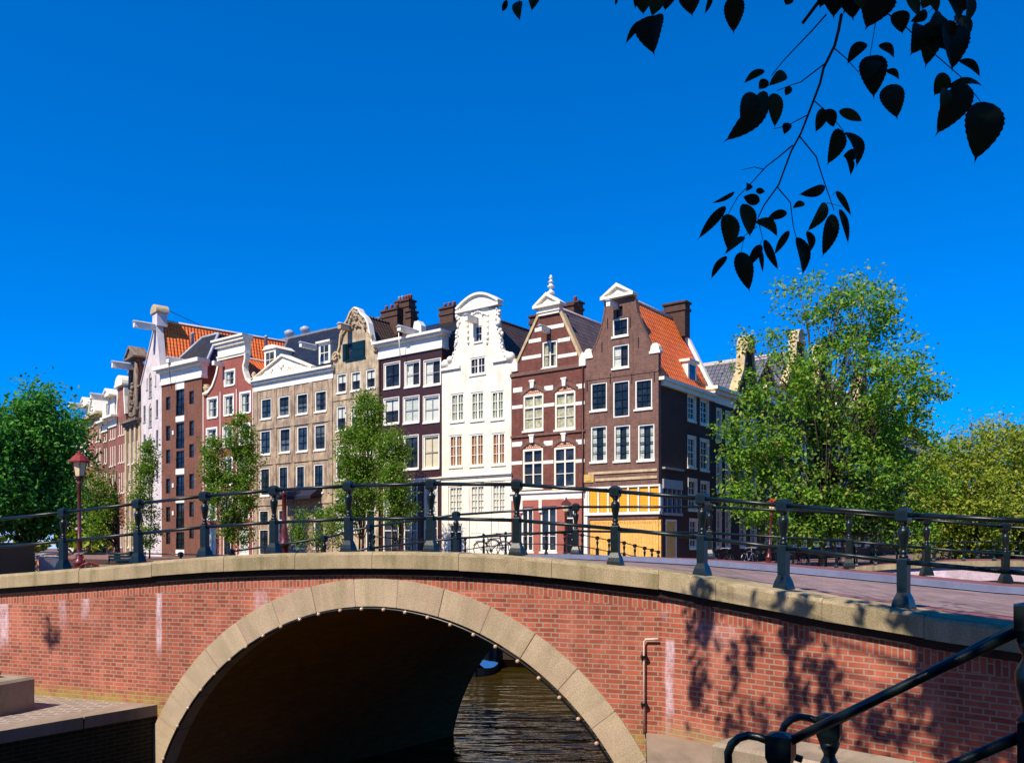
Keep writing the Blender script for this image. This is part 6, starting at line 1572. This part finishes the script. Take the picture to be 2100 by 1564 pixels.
# ------------------------------------------------------------------ second bridge at the right
sb0, sb1 = V((17.7, 43.9)), V((33.0, 38.0)); sd = (sb1 - sb0).normalized(); sn = V((-sd.y, sd.x)); SL = (sb1 - sb0).length
M['limewashed'] = brick_mat('limewashed_brick', srgb(206, 176, 180), srgb(186, 156, 160), srgb(214, 196, 204), var=.35, haze=.9, hazec=(226, 206, 222))
sbr = thing('second_bridge', 'pale limewashed brick bridge with a stone coping at the right', 'bridge', (sb0.x, sb0.y, WZ))
def sbz(t): return -1.38 + .42 * math.sin(math.pi * min(1, max(0, t)) ** .85)
mb = MB(); n = 40
for i in range(n):
    t0, t1 = i / n, (i + 1) / n
    def zb(t):
        u = (t - .42) / .30
        return max(-6.0, -1.38 - .55 - 2.2 * (1 - math.sqrt(max(0, 1 - u * u)))) if abs(u) < 1 else -6.0
    a, b = sd * (t0 * SL), sd * (t1 * SL)
    mb.face([V((a.x, a.y, zb(t0) - WZ)), V((b.x, b.y, zb(t1) - WZ)), V((b.x, b.y, sbz(t1) - .25 - WZ)), V((a.x, a.y, sbz(t0) - .25 - WZ))])
mb.build('brick_wall', M['limewashed'], sbr)
mb = MB()
for i in range(n):
    t0, t1 = i / n, (i + 1) / n; a, b = sd * (t0 * SL), sd * (t1 * SL); z0, z1 = sbz(t0) - WZ, sbz(t1) - WZ
    P_ = lambda p, d, z: V((p.x + sn.x * d, p.y + sn.y * d, z))
    mb.face([P_(a, -.15, z0 - .27), P_(b, -.15, z1 - .27), P_(b, -.15, z1), P_(a, -.15, z0)]); mb.face([P_(a, -.15, z0), P_(b, -.15, z1), P_(b, .4, z1), P_(a, .4, z0)]); mb.face([P_(a, -.15, z0 - .27), P_(a, .1, z0 - .27), P_(b, .1, z1 - .27), P_(b, -.15, z1 - .27)])
mb.build('coping', M['granite'], sbr)
mb = MB()
for i in range(n):
    t0, t1 = i / n, (i + 1) / n; a, b = sd * (t0 * SL), sd * (t1 * SL); z0, z1 = sbz(t0) - WZ - .01, sbz(t1) - WZ - .01
    mb.face([P_(a, .4, z0), P_(b, .4, z1), P_(b, 6, z1), P_(a, 6, z0)])
mb.build('deck', M['red_clinker'], sbr)
rp = []
for px in (1757, 1796, 1855, 1915, 1977, 2040, 2105, 2170):
    r_ = ray(px); u = (r_ * sb0.y - sb0.x) / (sd.x - r_ * sd.y); q = sb0 + sd * u + sn * .15; rp.append(V((q.x, q.y, sbz(u / SL))))
railing('second_bridge_railing', 'dark railing on the near side of the pale second bridge', rp, r=.024)
rp2 = [p + V((sn.x * 5.4, sn.y * 5.4, 0)) for p in rp]
railing('second_bridge_railing', 'dark railing on the far side of the pale second bridge', rp2, r=.024)
# quay railings under the big tree
qp = [V((QC.x, QC.y, SZ)) + V((d2.x, d2.y, 0)) * (2 + 2.2 * i) + V((-.3, .2, 0)) for i in range(7)]
railing('quay_railing', 'low dark railing along the quay under the big tree', qp, r=.02, sc=.95)
# railing along the left bank behind the bridge
bp = [V((-20.5, 31.5, SZ)), V((-17.8, 30.4, SZ)), V((-15.2, 29.3, SZ)), V((-12.6, 27.6, SZ)), V((-10.2, 25.7, SZ)), V((-7.9, 23.6, SZ))]
railing('bank_railing', 'thin dark railing along the left bank behind the red lantern', bp, r=.02)
# ------------------------------------------------------------------ bicycles
M['tyre'] = plain('tyre_rubber', srgb(22, 22, 24), .8, .1, .1, 10); M['steel'] = plain('bare_steel', srgb(170, 172, 178), .3, .1, .05, 10, spec=.7)
def bike_mat(n, c): return plain(n, c, .35, .1, .05, 8)
def bicycle(label, loc, rz, col, group='parked bicycles'):
    o = thing('bicycle', label, 'bicycle', loc, rz, group); fm = M[col]
    for (nm, x) in (('wheel', -.53), ('wheel', .53)):
        mb = MB(); n = 20; mb.tube([(x + .33 * math.cos(6.2832 * k / n), 0, .35 + .33 * math.sin(6.2832 * k / n)) for k in range(n + 1)], .02, 6, cap=False); w_ = mb.build(nm, M['tyre'], o)
        m = MB()
        for k in range(9): a = 6.2832 * k / 9; m.tube([(x, 0, .35), (x + .32 * math.cos(a), 0, .35 + .32 * math.sin(a))], .0035, 3)
        m.ball((x, 0, .35), .035, 6, 4); m.build('spokes', M['steel'], w_)
        m = MB(); m.tube([(x + .375 * math.cos(t), 0, .35 + .375 * math.sin(t)) for t in [R(20 + 15 * k) for k in range(10)]], .022, 5); m.build('mudguard', fm, w_)
    mb = MB(); bb, st, hd, hd2 = (-.08, 0, .30), (-.22, 0, .82), (.36, 0, .86), (.39, 0, .72)
    for a, b, r_ in ((bb, st, .018), (st, hd, .017), (bb, hd2, .02), (bb, (-.53, 0, .35), .012), ((-.21, 0, .76), (-.53, 0, .35), .01), (hd, (.36, 0, .98), .014), (hd2, (.53, 0, .35), .016), (hd, hd2, .02)): mb.tube([a, b], r_, 6)
    mb.build('frame', fm, o)
    mb = MB(); mb.tube([(.18, -.27, .98), (.30, -.25, 1.02), (.37, -.08, 1.03), (.37, .08, 1.03), (.30, .25, 1.02), (.18, .27, .98)], .012, 6); mb.build('handlebar', M['steel'], o)
    mb = MB(); mb.tube([(-.22, 0, .82), (-.24, 0, .93)], .014, 5); mb.prism([(-.38, .93), (-.02, .95), (-.02, .975), (-.2, .985), (-.36, 1.0)], -.07, .07); mb.build('saddle', M['tyre'], o)
    mb = MB(); mb.box(-.80, -.32, -.06, .06, .72, .735); mb.tube([(-.75, .05, .72), (-.55, .05, .36)], .008, 4); mb.tube([(-.75, -.05, .72), (-.55, -.05, .36)], .008, 4); mb.build('carrier', M['tyre'], o)
    mb = MB(); mb.lathe([(.085, -.012), (.085, .012)], 14, (0, 0, 0)); c = mb.build('chainwheel', M['steel'], o, (-.08, .05, .30)); c.rotation_euler = (R(90), 0, 0)
    mb = MB(); mb.tube([(-.08, .06, .3), (-.02, .07, .16)], .01, 4); mb.tube([(-.08, -.06, .3), (-.14, -.07, .44)], .01, 4); mb.box(-.07, .03, .07, .16, .15, .17); mb.box(-.19, -.09, -.16, -.07, .43, .45); mb.build('crank', M['steel'], o)
    return o
M['bike_black'] = bike_mat('black_enamel', srgb(18, 18, 20)); M['bike_red'] = bike_mat('red_enamel', srgb(140, 24, 18)); M['bike_blue'] = bike_mat('blue_enamel', srgb(28, 56, 110)); M['bike_silver'] = bike_mat('silver_enamel', srgb(180, 176, 165)); M['bike_orange'] = bike_mat('orange_enamel', srgb(214, 110, 24))
for (px, Y, rz, col, lab) in ((40, 22.5, 15, 'bike_black', 'black bicycle parked nearest the left edge of the bridge'), (62, 23.3, 40, 'bike_silver', 'silver bicycle parked left of the metal chair'), (88, 24.5, -25, 'bike_orange', 'orange bicycle parked behind the metal chair'), (145, 25.5, 10, 'bike_red', 'red bicycle parked beside the lantern post')):
    p = at(px, Y, SZ - .02); bicycle(lab, p, R(rz), col)
hz_ = lambda px: hp[8]
for (px, dy, rz, col, lab) in ((1010, 1.6, -12, 'bike_black', 'black bicycle leaning on the thin railing before the white house'), (1034, 2.0, 20, 'bike_blue', 'blue bicycle beside the black one before the white house')):
    q = min(hp, key=lambda p: abs(p.x / p.y - ray(px))); Y = q.y + dy; bicycle(lab, (ray(px) * Y, Y, q.z), R(rz), col)
for (px, Y, rz, col, lab) in ((1480, 41, 30, 'bike_black', 'black bicycle against the dark side wall of the corner house'), (1535, 44, 50, 'bike_silver', 'silver bicycle parked under the left branches of the big tree'), (1640, 46, 45, 'bike_red', 'red bicycle parked by the trunk of the big tree'), (1720, 47, 60, 'bike_blue', 'blue bicycle parked near the pale second bridge')):
    bicycle(lab, at(px, Y), R(rz), col)
# metal garden chair on the left bank
def chair():
    o = thing('metal_chair', 'grey metal mesh chair beside the bicycles on the left bank', 'chair', at(106, 22.0, SZ - .02), R(200)); m_ = M['steel']
    mb = MB(); mb.frustum((0, 0), .23, .23, .44, .24, .24, .47); mb.build('seat', M['zinc'], o)
    mb = MB(); mb.face([(-.24, .22, .52), (.24, .22, .52), (.22, .38, .98), (-.22, .38, .98)]); mb.face([(-.24, .235, .52), (-.22, .395, .98), (.22, .395, .98), (.24, .235, .52)]); mb.build('backrest', M['zinc'], o)
    mb = MB(); mb.tube([(-.25, .2, .47), (-.23, .4, 1.0), (.23, .4, 1.0), (.25, .2, .47)], .014, 6); mb.build('back_frame', m_, o)
    for sx in (-1, 1):
        for (y0, y1) in ((-.2, -.24), (.2, .28)):
            mb = MB(); mb.tube([(sx * .22, y0, .45), (sx * .24, y1, 0)], .013, 6); mb.build('leg', m_, o)
        mb = MB(); mb.tube([(sx * .26, .3, .7), (sx * .28, -.15, .68), (sx * .26, -.2, .45)], .013, 6); mb.build('armrest', m_, o)
chair()
# black cabin at the left edge, bench by the second post
def cabin():
    c = at(-30, 20.5, SZ - .02); o = thing('black_cabin', 'black painted cabin cut off by the left edge behind the railing', 'cabin', c, R(-6)); H = (CY - 1112) / F * 20.5 - c[2]
    mb = MB(); mb.box(-.9, .72, -.8, .8, 0, H - .08); mb.build('wall', M['black'], o); mb = MB(); mb.box(-.96, .78, -.86, .86, H - .08, H); mb.build('roof', M['black'], o)
    mb = MB(); mb.box(-.1, .55, -.82, -.8, .1, H - .3); mb.build('door', M['dark_green'], o)
cabin()
def bench():
    o = thing('street_bench', 'grey stone plinth with a green slatted bench on the left bank', 'bench', at(252, 34.0), R(-10))
    mb = MB(); mb.box(-.9, .9, -.25, .25, 0, .42); mb.build('plinth', M['block_stone'], o)
    mb = MB()
    for k in range(4): mb.box(-.85, .85, -.22 + .12 * k, -.13 + .12 * k, .44, .47)
    mb.build('seat', M['dark_green'], o); mb = MB()
    for k in range(3): mb.box(-.85, .85, .26, .29, .55 + .13 * k, .65 + .13 * k)
    mb.build('backrest', M['dark_green'], o)
    for sx in (-.8, .8):
        mb = MB(); mb.tube([(sx, .22, .42), (sx, .3, .95)], .025, 6); mb.build('post', M['iron'], o)
bench()
# red awning under the tree
def awning():
    Y = 50; o = thing('cafe_awning', 'red canvas awning under the big tree in the side street', 'awning', at(1650, Y), R(53)); zt = (CY - 1040) / F * Y - SZ
    mb = MB(); mb.face([(-1.4, .8, zt + .5), (1.4, .8, zt + .5), (1.4, -.7, zt), (-1.4, -.7, zt)]); mb.face([(-1.4, -.7, zt), (1.4, -.7, zt), (1.4, -.7, zt - .25), (-1.4, -.7, zt - .25)]); mb.build('canvas', plain('red_canvas', srgb(190, 60, 40), .8, .1, .2, 5), o)
    for sx in (-1.3, 1.3):
        mb = MB(); mb.tube([(sx, -.6, 0), (sx, -.6, zt)], .03, 6); mb.build('pole', M['iron'], o)
        mb = MB(); mb.tube([(sx, .7, 0), (sx, .7, zt + .45)], .03, 6); mb.build('pole', M['iron'], o)
awning()
# ------------------------------------------------------------------ boats beyond the arch
M['hull'] = plain('dark_brown_hull', srgb(58, 40, 22), .6, .25, .2, 3); M['hull_black'] = plain('black_hull', srgb(14, 13, 12), .5, .2, .2, 3)
def boat(name, label, loc, rz, L, B, h0, mat, cover=None):
    o = thing(name, label, 'boat', loc, rz); mb = MB(); n = 12; secs = []
    for i in range(n + 1):
        t = i / n; x = -L / 2 + L * t; wb = B / 2 * (1 - abs(2 * t - 1) ** 3.2) ** .8 + .02; sh = h0 * (1 + .35 * abs(2 * t - 1) ** 3)
        secs.append([V((x, -wb * .7, -.35)), V((x, -wb, h0 * .3)), V((x, -wb, sh)), V((x, wb, sh)), V((x, wb, h0 * .3)), V((x, wb * .7, -.35))])
    for a, b in zip(secs, secs[1:]):
        for k in range(6):
            j = (k + 1) % 6; mb.face([a[k], b[k], b[j], a[j]][::-1])
    mb.build('hull', mat, o)
    if cover:
        mb = MB()
        for a, b in zip(secs[1:-1], secs[2:-1]):
            ra, rb = (a[2] + a[3]) / 2 + V((0, 0, .16)), (b[2] + b[3]) / 2 + V((0, 0, .16))
            mb.face([a[2], b[2], rb, ra]); mb.face([ra, rb, b[3], a[3]])
        mb.build('cover', cover, o)
    return o
ob = boat('quay_hiding_barge', 'dark barge added across the canal beyond the arch to hide the sunlit quay wall', (2.0, 29.8, WZ), R(-4), 15, 3.2, 1.0, M['hull'])  # added barge, hides the sunlit quay wall so the opening stays dark
mb = MB(); mb.box(-5, 4.6, -1.2, 1.2, .9, 1.32); mb.box(-5.1, 4.7, -1.3, 1.3, 1.32, 1.4); mb.build('deckhouse', M['hull_black'], ob)
dg = P(988, 1346, 26.6); boat('rowing_boat', 'small dark boat with a bright blue cover seen through the arch', (dg.x + .02, 27.6, WZ), R(80), 2.2, .8, .22, M['hull_black'], plain('blue_tarpaulin', srgb(44, 104, 168), .6, .08, .2, 6))
mb = MB(); c = P(990, 1361, 27.9)
o = thing('mooring_piles', 'dark cluster of wooden mooring piles standing in the water beyond the arch', 'mooring pile', (c.x, 28.2, WZ))
for (dx, dy) in ((-.24, 0), (.24, .05), (0, -.22), (0, .25)):
    m = MB(); m.tube([(dx, dy, -2), (dx * .9, dy * .9, 2.7)], [.30, .27], 10); m.build('pile', M['hull_black'], o)
# ------------------------------------------------------------------ elm over the camera: shade on the bridge, twig with leaves at the upper right
Z6 = (1000, 0, .52381)
elm = thing('elm_tree', 'dark leafy elm branch hanging into the sky at the upper right', 'tree', (3.4, -1.4, -1.62))
EO = V(elm.location)
def zp(x, y, Y): return P(Z6[0] + x * Z6[2], Z6[1] + y * Z6[2], Y)
tm = MB(); random.seed(77)
tm.tube([V((3.4, -1.4, -1.7)) - EO, V((3.35, -1.35, .5)) - EO, V((3.2, -1.2, 2.6)) - EO, V((2.9, -1.0, 4.6)) - EO, V((2.4, -.8, 6.5)) - EO, V((1.9, -.6, 8.6)) - EO], [.42, .34, .3, .24, .17, .08], 10)
YB = 2.0
TW = [([(1390, 50), (1372, 120), (1355, 185), (1320, 260), (1296, 335), (1270, 410), (1228, 520), (1190, 590), (1135, 730), (1085, 800), (1060, 850)], 5.2, 1.8), ([(1330, 50), (1265, 130), (1195, 195), (1150, 250), (1115, 290)], 2.6, 1.2), ([(1320, 250), (1230, 315), (1185, 340), (1130, 360)], 2.2, 1.2), ([(1245, 460), (1180, 485), (1120, 505)], 2, 1), ([(1190, 575), (1130, 625), (1085, 660), (1040, 710), (980, 770), (940, 840)], 2.4, 1), ([(1085, 660), (1040, 662), (995, 660)], 1.6, .8),
      ([(1228, 525), (1290, 610), (1315, 690), (1345, 770), (1350, 830)], 2.4, 1.2), ([(1135, 735), (1180, 800), (1200, 880), (1210, 935)], 2, 1), ([(1275, 405), (1340, 450), (1400, 510)], 2, 1), ([(1360, 190), (1400, 240), (1460, 275)], 2, 1), ([(1580, 0), (1525, 80), (1505, 210)], 1.8, 1), ([(1560, 40), (1650, 100), (1760, 220), (1850, 310), (1930, 400)], 2.2, 1.2), ([(1060, 850), (1080, 930), (1065, 960)], 1.4, .8), ([(1060, 880), (1000, 930), (990, 1000)], 1.4, .8), ([(600, -60), (640, 0), (655, 60)], 1.4, 1), ([(120, -50), (125, 5)], 1.2, 1), ([(960, -60), (968, -15)], 1.2, 1), ([(1345, 770), (1365, 750)], 1.2, .8), ([(1330, 790), (1380, 815)], 1.2, .8), ([(1760, 10), (1720, 60)], 1.4, 1), ([(1860, -60), (1860, 40), (1800, 110)], 2, 1)]
for pts, r0, r1 in TW:
    n = len(pts); tm.tube([zp(x, y, YB) + V((0, random.uniform(-.012, .012), 0)) - EO for x, y in pts], [(r0 + (r1 - r0) * i / max(1, n - 1)) * 1.1 * .5238 / F * YB * 1.15 for i in range(n)], 6)
# limbs that carry them
def limb(a, b, r0, r1, sag=.25):
    a, b = V(a), V(b); L = (b - a).length; pts = []
    for i in range(7):
        t = i / 6; pts.append(a.lerp(b, t) + V((random.uniform(-.05, .05), random.uniform(-.05, .05), sag * math.sin(math.pi * t))) - EO)
    tm.tube(pts, [r0 + (r1 - r0) * i / 6 for i in range(7)], 7)
top = [zp(1390, 50, YB), zp(1580, 0, YB), zp(1560, 40, YB), zp(1860, -60, YB), zp(1330, 50, YB), zp(960, -60, YB), zp(600, -60, YB), zp(120, -50, YB)]
hub = V((1.35, 1.75, 2.1)); limb((3.0, -1.05, 4.1), hub, .07, .02)
for q in top: limb(hub, q, .012, .004, .05)
LEAF = [((75, 0), (57, 48), 22), ((125, 5), (128, 86), 42), ((190, -25), (172, 48), 52), ((505, -5), (500, 22), 12), ((600, -40), (608, 62), 74), ((655, 60), (655, 222), 115), ((612, 80), (537, 178), 30), ((690, -40), (692, 48), 70), ((790, -40), (802, 68), 92), ((875, -15), (848, 60), 22), ((968, -18), (963, 137), 82), ((1190, -20), (1165, 22), 42), ((1330, -50), (1355, 78), 112), ((1420, -60), (1432, 85), 110), ((1510, -50), (1475, 122), 140), ((1590, 50), (1625, 136), 74), ((1720, 45), (1650, 87), 40), ((1700, -15), (1760, 62), 62), ((1690, 95), (1650, 222), 100), ((1745, 85), (1712, 272), 95), ((1815, 95), (1818, 288), 130), ((1865, -40), (1862, 108), 55), ((1800, -30), (1842, 92), 72), ((1845, 238), (1930, 306), 44), ((1790, 285), (1745, 378), 74), ((1885, 335), (1750, 538), 112), ((1800, 345), (1945, 342), 36), ((1945, 398), (1905, 642), 150), ((1500, 218), (1512, 392), 108), ((1580, 330), (1606, 472), 96), ((1560, 278), (1612, 316), 30), ((1482, 170), (1405, 258), 50), ((1530, 178), (1592, 232), 36), ((1085, 278), (1000, 330), 34), ((1170, 293), (1095, 342), 46), ((1100, 318), (1060, 352), 40), ((1095, 362), (918, 562), 92), ((1045, 365), (990, 502), 84), ((1118, 365), (1123, 507), 60), ((1185, 338), (1165, 377), 30), ((1312, 425), (1283, 522), 54), ((1322, 430), (1356, 502), 50), ((1375, 435), (1470, 477), 42), ((1375, 503), (1325, 652), 66), ((1400, 518), (1442, 662), 56), ((1445, 598), (1388, 612), 46), ((1405, 618), (1420, 692), 30), ((1322, 732), (1213, 762), 42), ((1365, 748), (1427, 852), 26), ((967, 752), (873, 797), 18), ((932, 808), (820, 942), 40), ((935, 838), (940, 992), 72), ((998, 798), (1027, 932), 82), ((1065, 790), (998, 768), 46), ((1050, 745), (1088, 751), 24), ((1048, 868), (1137, 932), 56), ((1172, 832), (1088, 862), 36), ((1242, 798), (1192, 817), 28), ((1322, 793), (1245, 912), 46), ((1250, 905), (1260, 992), 36), ((1352, 838), (1308, 1012), 66), ((1378, 818), (1412, 962), 32), ((1210, 928), (1232, 1082), 60), ((1180, 903), (1120, 1002), 30), ((1083, 938), (1141, 1062), 36), ((1007, 928), (923, 1002), 30), ((985, 988), (1026, 1147), 70), ((1070, 958), (1014, 1052), 40), ((1067, 978), (1078, 1072), 20), ((937, 1003), (873, 1097), 30), ((1170, 480), (1160, 530), 36), ((1012, 715), (1010, 752), 34)]
LEAF += [((1340, -60), (1300, 40), 80), ((1450, -80), (1390, 60), 110), ((1500, -80), (1560, 40), 90), ((1400, -60), (1470, 50), 120), ((1640, -20), (1690, 70), 60), ((1780, 60), (1700, 150), 90), ((1830, 60), (1870, 170), 90), ((1760, 90), (1790, 200), 110), ((1720, -30), (1700, 40), 60), ((1880, -60), (1850, 60), 60), ((630, -50), (575, 40), 60), ((720, -40), (700, 30), 60), ((820, -50), (770, 40), 60), ((660, -30), (640, 70), 70), ((1530, 240), (1470, 330), 60), ((1800, 350), (1770, 430), 60)]
lm = MB(); random.seed(8)
def elm_leaf(mb, a, b, wd, nrm, curl=.0, fold=.22, fine=False):
    ax = b - a; L = ax.length; u = ax / L; side = nrm.cross(u).normalized(); n2 = u.cross(side)
    prof = []
    N_ = 22 if fine else 9
    for i in range(N_ + 1):
        t = i / N_; w_ = math.sin(math.pi * min(1, t / .92) ** .78) ** .72 if t < .92 else 0.0
        w_ = max(w_, .16 * (1 - t) / .25 if t > .75 else 0.0)
        prof.append((t, 0.0 if i in (0, N_) else w_))
    cv = lambda t: a + ax * t + side * (curl * L * math.sin(math.pi * t)) + n2 * (.10 * L * math.sin(math.pi * t))
    base = len(mb.v); c = []; l = []; r = []
    for i, (t, w_) in enumerate(prof):
        j = 1 + (.045 if i % 2 else -.02); hw = wd / 2 * w_ * j
        c.append(cv(t)); l.append(cv(t) + side * hw + n2 * hw * fold); r.append(cv(t) - side * hw * .96 + n2 * hw * fold)
    for i in range(len(prof) - 1):
        mb.v += [tuple(q) for q in ()]
    idx = len(mb.v); mb.v += [tuple(q) for q in c + l + r]; m = len(prof)
    for i in range(m - 1):
        mb.f.append([idx + i, idx + i + 1, idx + m + i + 1, idx + m + i]); mb.uv.append(None); mb.sm.append(True)
        mb.f.append([idx + i + 1, idx + i, idx + 2 * m + i, idx + 2 * m + i + 1]); mb.uv.append(None); mb.sm.append(True)
for (a, b, wd) in LEAF:
    Y0 = YB + random.uniform(-.05, .05); dY = random.uniform(-.025, .025)
    A_, B_ = zp(*a, Y0) - EO, zp(*b, Y0 + dY) - EO
    wz = wd * Z6[2] / F * YB; L = (B_ - A_).length
    nrm = (V((0, -1, 0)) + rnd_unit() * .35).normalized()
    asp = (wd) / max(1, math.hypot(a[0] - b[0], a[1] - b[1]))
    elm_leaf(lm, A_, B_, wz * .98, nrm, random.uniform(-.12, .12), random.uniform(.1, .45), True)
# the crown above: leaf clusters that shade the twig, and those whose shade falls on the wing wall
SR = -TS                     # direction of the light
sx_ = SR.cross(V((0, 0, 1))).normalized(); sy_ = sx_.cross(SR).normalized()
def in_view(p, mg=.12):
    return p.y > .05 and abs(p.x) < .66 * p.y + mg and -.3 * p.y < p.z < .66 * p.y + mg
def big_leaf(p, s):
    n = (rnd_unit() + TS * .9).normalized(); u = n.orthogonal().normalized(); t = random.uniform(0, 6.28); u = u * math.cos(t) + n.cross(u) * math.sin(t)
    elm_leaf(lm, p - EO - u * s / 2, p - EO + u * s / 2, s * random.uniform(.5, .64), n, random.uniform(-.08, .08), .15)
cen = V((.85, 2.0, .95)); n_ = 0
while n_ < 900:
    a, b, t = random.uniform(-1.05, 1.05), random.uniform(-.85, .75), random.uniform(2.6, 6.6)
    p = cen + sx_ * a + sy_ * b - SR * t
    if in_view(p): continue
    big_leaf(p, random.uniform(.13, .19)); n_ += 1
def wing_point(px, py):
    q = on_line(px, 0); return V((q.x, q.y, (CY - py) / F * q.y))
SH = [(1452, 1225, 22, 5), (1446, 1268, 26, 10), (1436, 1310, 22, 8), (1430, 1400, 18, 6), (1424, 1440, 16, 5), (1510, 1365, 16, 4), (1545, 1320, 20, 5), (1618, 1205, 14, 3), (1612, 1295, 20, 7), (1650, 1300, 14, 4), (1655, 1255, 20, 4), (1640, 1410, 30, 10), (1695, 1395, 26, 10), (1625, 1440, 18, 5), (1760, 1235, 20, 4), (1800, 1245, 22, 4), (1850, 1260, 28, 7), (1775, 1490, 16, 4), (1818, 1495, 24, 8), (1860, 1480, 20, 5), (1960, 1420, 34, 15), (1935, 1350, 34, 14), (1990, 1330, 40, 22), (2050, 1320, 40, 24), (2020, 1400, 34, 16), (2080, 1430, 40, 16), (1920, 1280, 40, 34), (1990, 1260, 50, 40), (2090, 1480, 50, 30), (1960, 1470, 40, 22), (1960, 1300, 50, 44), (2040, 1300, 60, 60), (2060, 1400, 60, 40), (1980, 1400, 40, 24), (1935, 1390, 40, 22), (2010, 1450, 44, 18), (2080, 1360, 44, 24), (1905, 1330, 26, 10), (1935, 1285, 26, 9), (2000, 1290, 34, 18), (2060, 1260, 40, 22), (2050, 1500, 36, 10), (1980, 1490, 24, 6), (1910, 1250, 22, 6), (100, 1300, 14, 4), (112, 1310, 10, 2), (1510, 1500, 30, 8), (1560, 1505, 30, 8), (1640, 1520, 30, 6), (1730, 1530, 40, 10)]
clus = []
for (px, py, rp_, n) in SH:
    wp = wing_point(px, py); rad = rp_ / F * wp.y * 1.15; n = int(n * 4.6)
    t0 = max(random.uniform(6.6, 8.0), (.75 * wp.y + .55 - wp.z) / 1.143); c = wp - SR * t0; clus.append(c)
    for _ in range(n):
        for tr_ in range(20):
            p = c + sx_ * random.gauss(0, rad * .55) + sy_ * random.gauss(0, rad * .8) + SR * random.uniform(-.35, .35)
            if not in_view(p): big_leaf(p, random.uniform(.10, .16)); break
# deck shadows near the right end
for (X, Yd, n) in ((3.9, 9.6, 10), (4.6, 9.0, 14), (5.0, 9.8, 10), (4.3, 10.3, 6), (3.2, 10.2, 5)):
    c = V((X, Yd, -.72)) - SR * random.uniform(7, 8.4)
    for _ in range(n):
        p = c + sx_ * random.gauss(0, .34) + sy_ * random.gauss(0, .22) + SR * random.uniform(-.3, .3)
        if not in_view(p): big_leaf(p, random.uniform(.10, .16))
# crown over the steps
cen = V((2.3, 5.0, -1.0)); n_ = 0
while n_ < 900:
    a, b, t = random.uniform(-1.0, 1.25), random.uniform(-.75, .75), random.uniform(6.2, 9.0)
    p = cen + sx_ * a + sy_ * b - SR * t
    n_ += 1
    if not in_view(p): big_leaf(p, random.uniform(.14, .2))
# limbs through the crown
for c in clus[::3]:
    if c.x > -3 and not any(in_view(V((2.9, -1.0, 4.8)).lerp(c, q / 8), .3) for q in range(9)): limb((2.9, -1.0, 4.8), c, .035, .008, .3)
limb((3.2, -1.2, 3.0), (-.3, .2, 4.6), .09, .02, .3); limb((2.9, -1.0, 4.6), (-.8, 1.4, 5.6), .07, .02, .3)
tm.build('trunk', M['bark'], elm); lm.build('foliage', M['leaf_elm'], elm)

# ------------------------------------------------------------------ unseen houses behind the viewer, added to cut sky light on the bridge
def unseen_house(label, x, w_, h_, mat):
    o = thing('sky_block_house', label, 'house', (x, -21.0, -1.62), R(180)); D = 9
    H = [(a, b, z, z + 2.0) for z in (1.2, 4.4, 7.4, 10.2) for a, b in even(3, .4, w_ - .4, .5) if z + 2.2 < h_]
    facade(o, [(0, 0), (w_, 0), (w_, h_), (0, h_)], [rect_hole(q) for q in H], M[mat])
    for q in H: window(o, q, dict(grid=(2, 3)))
    cornice(o, 0, w_, [(h_ - .6, h_ - .2, .08), (h_ - .2, h_, .4)], M['white'], back=.5)
    gable_roof(o, 0, w_, .4, D, h_, h_ + 3.2, M['slate']); body(o, w_, .3, D, h_, M[mat], (h_ + 3.1,))
for i, (x, w_, h_, m_) in enumerate(((30, 9, 13.5, 'brick_n8'), (20.5, 10, 12.5, 'brown_paint'), (10, 9, 14, 'brick_n1'), (.5, 11, 13, 'shade_wall'), (-11, 10, 14, 'brick_n8'), (-21.5, 12, 12.5, 'shade_wall'))):
    unseen_house(('plain brick', 'dark painted', 'brown brick', 'dark brick', 'red brown brick', 'broad dark brick')[i] + ' house unseen behind the viewer, added to block sky light', x, w_, h_, m_)
# far trees that close the horizon
def tree_line():
    random.seed(200); o = MB()
    for (x0, x1, Y, h0) in ((40, 120, 105, 9), (-95, -38, 80, 8)):
        for k in range(2600):
            x = random.uniform(x0, x1); top = h0 * (.75 + .25 * math.sin(x * .35) + .12 * math.sin(x * 1.3)); z = SZ + top * random.random() ** .7
            add_leaf(o, V((x, Y + random.uniform(-3, 3) + (x - x0) * .15, z)), 1.3)
    ob = o.build('tree_line', M['leaf_olive']); ob['kind'] = 'stuff'; ob['label'] = 'distant line of trees closing the canal'
tree_line()

# more elms, unseen behind the viewer, added to block the bright sky there
def sky_block_elm(x, y, seed):
    random.seed(seed); o = thing('elm_tree', 'tall unseen elm behind the viewer, added to block sky light', 'tree', (x, y, -1.62), 0, 'unseen elms added to block sky light'); t = MB(); c = MB()
    t.tube([(0, 0, 0), (.1, 0, 2), (0, .1, 4.5), (.1, 0, 8)], [.36, .28, .22, .05], 10)
    for k in range(14):
        a = 6.28 * k / 14; q = V((math.cos(a) * random.uniform(1.5, 3.6), math.sin(a) * random.uniform(1.2, 3.0), random.uniform(6.2, 10.4))); t.tube([(0, 0, random.uniform(3.5, 6)), q * .55 + V((0, 0, 2.4)), q], [.1, .06, .02], 5)
    for k in range(5200):
        d = rnd_unit() * random.random() ** .4
        p = V((d.x * 4.6, d.y * 3.4, 8.6 + d.z * 2.7))
        if y + p.y > -1.6: continue
        add_leaf(c, p, .36)
    t.build('trunk', M['bark'], o); c.build('crown', M['leaf_elm'], o)
for i, (x, y) in enumerate(((-11, -5.6), (-3.5, -5.2), (4.5, -5.6), (12, -5.2))): sky_block_elm(x, y, 300 + i)
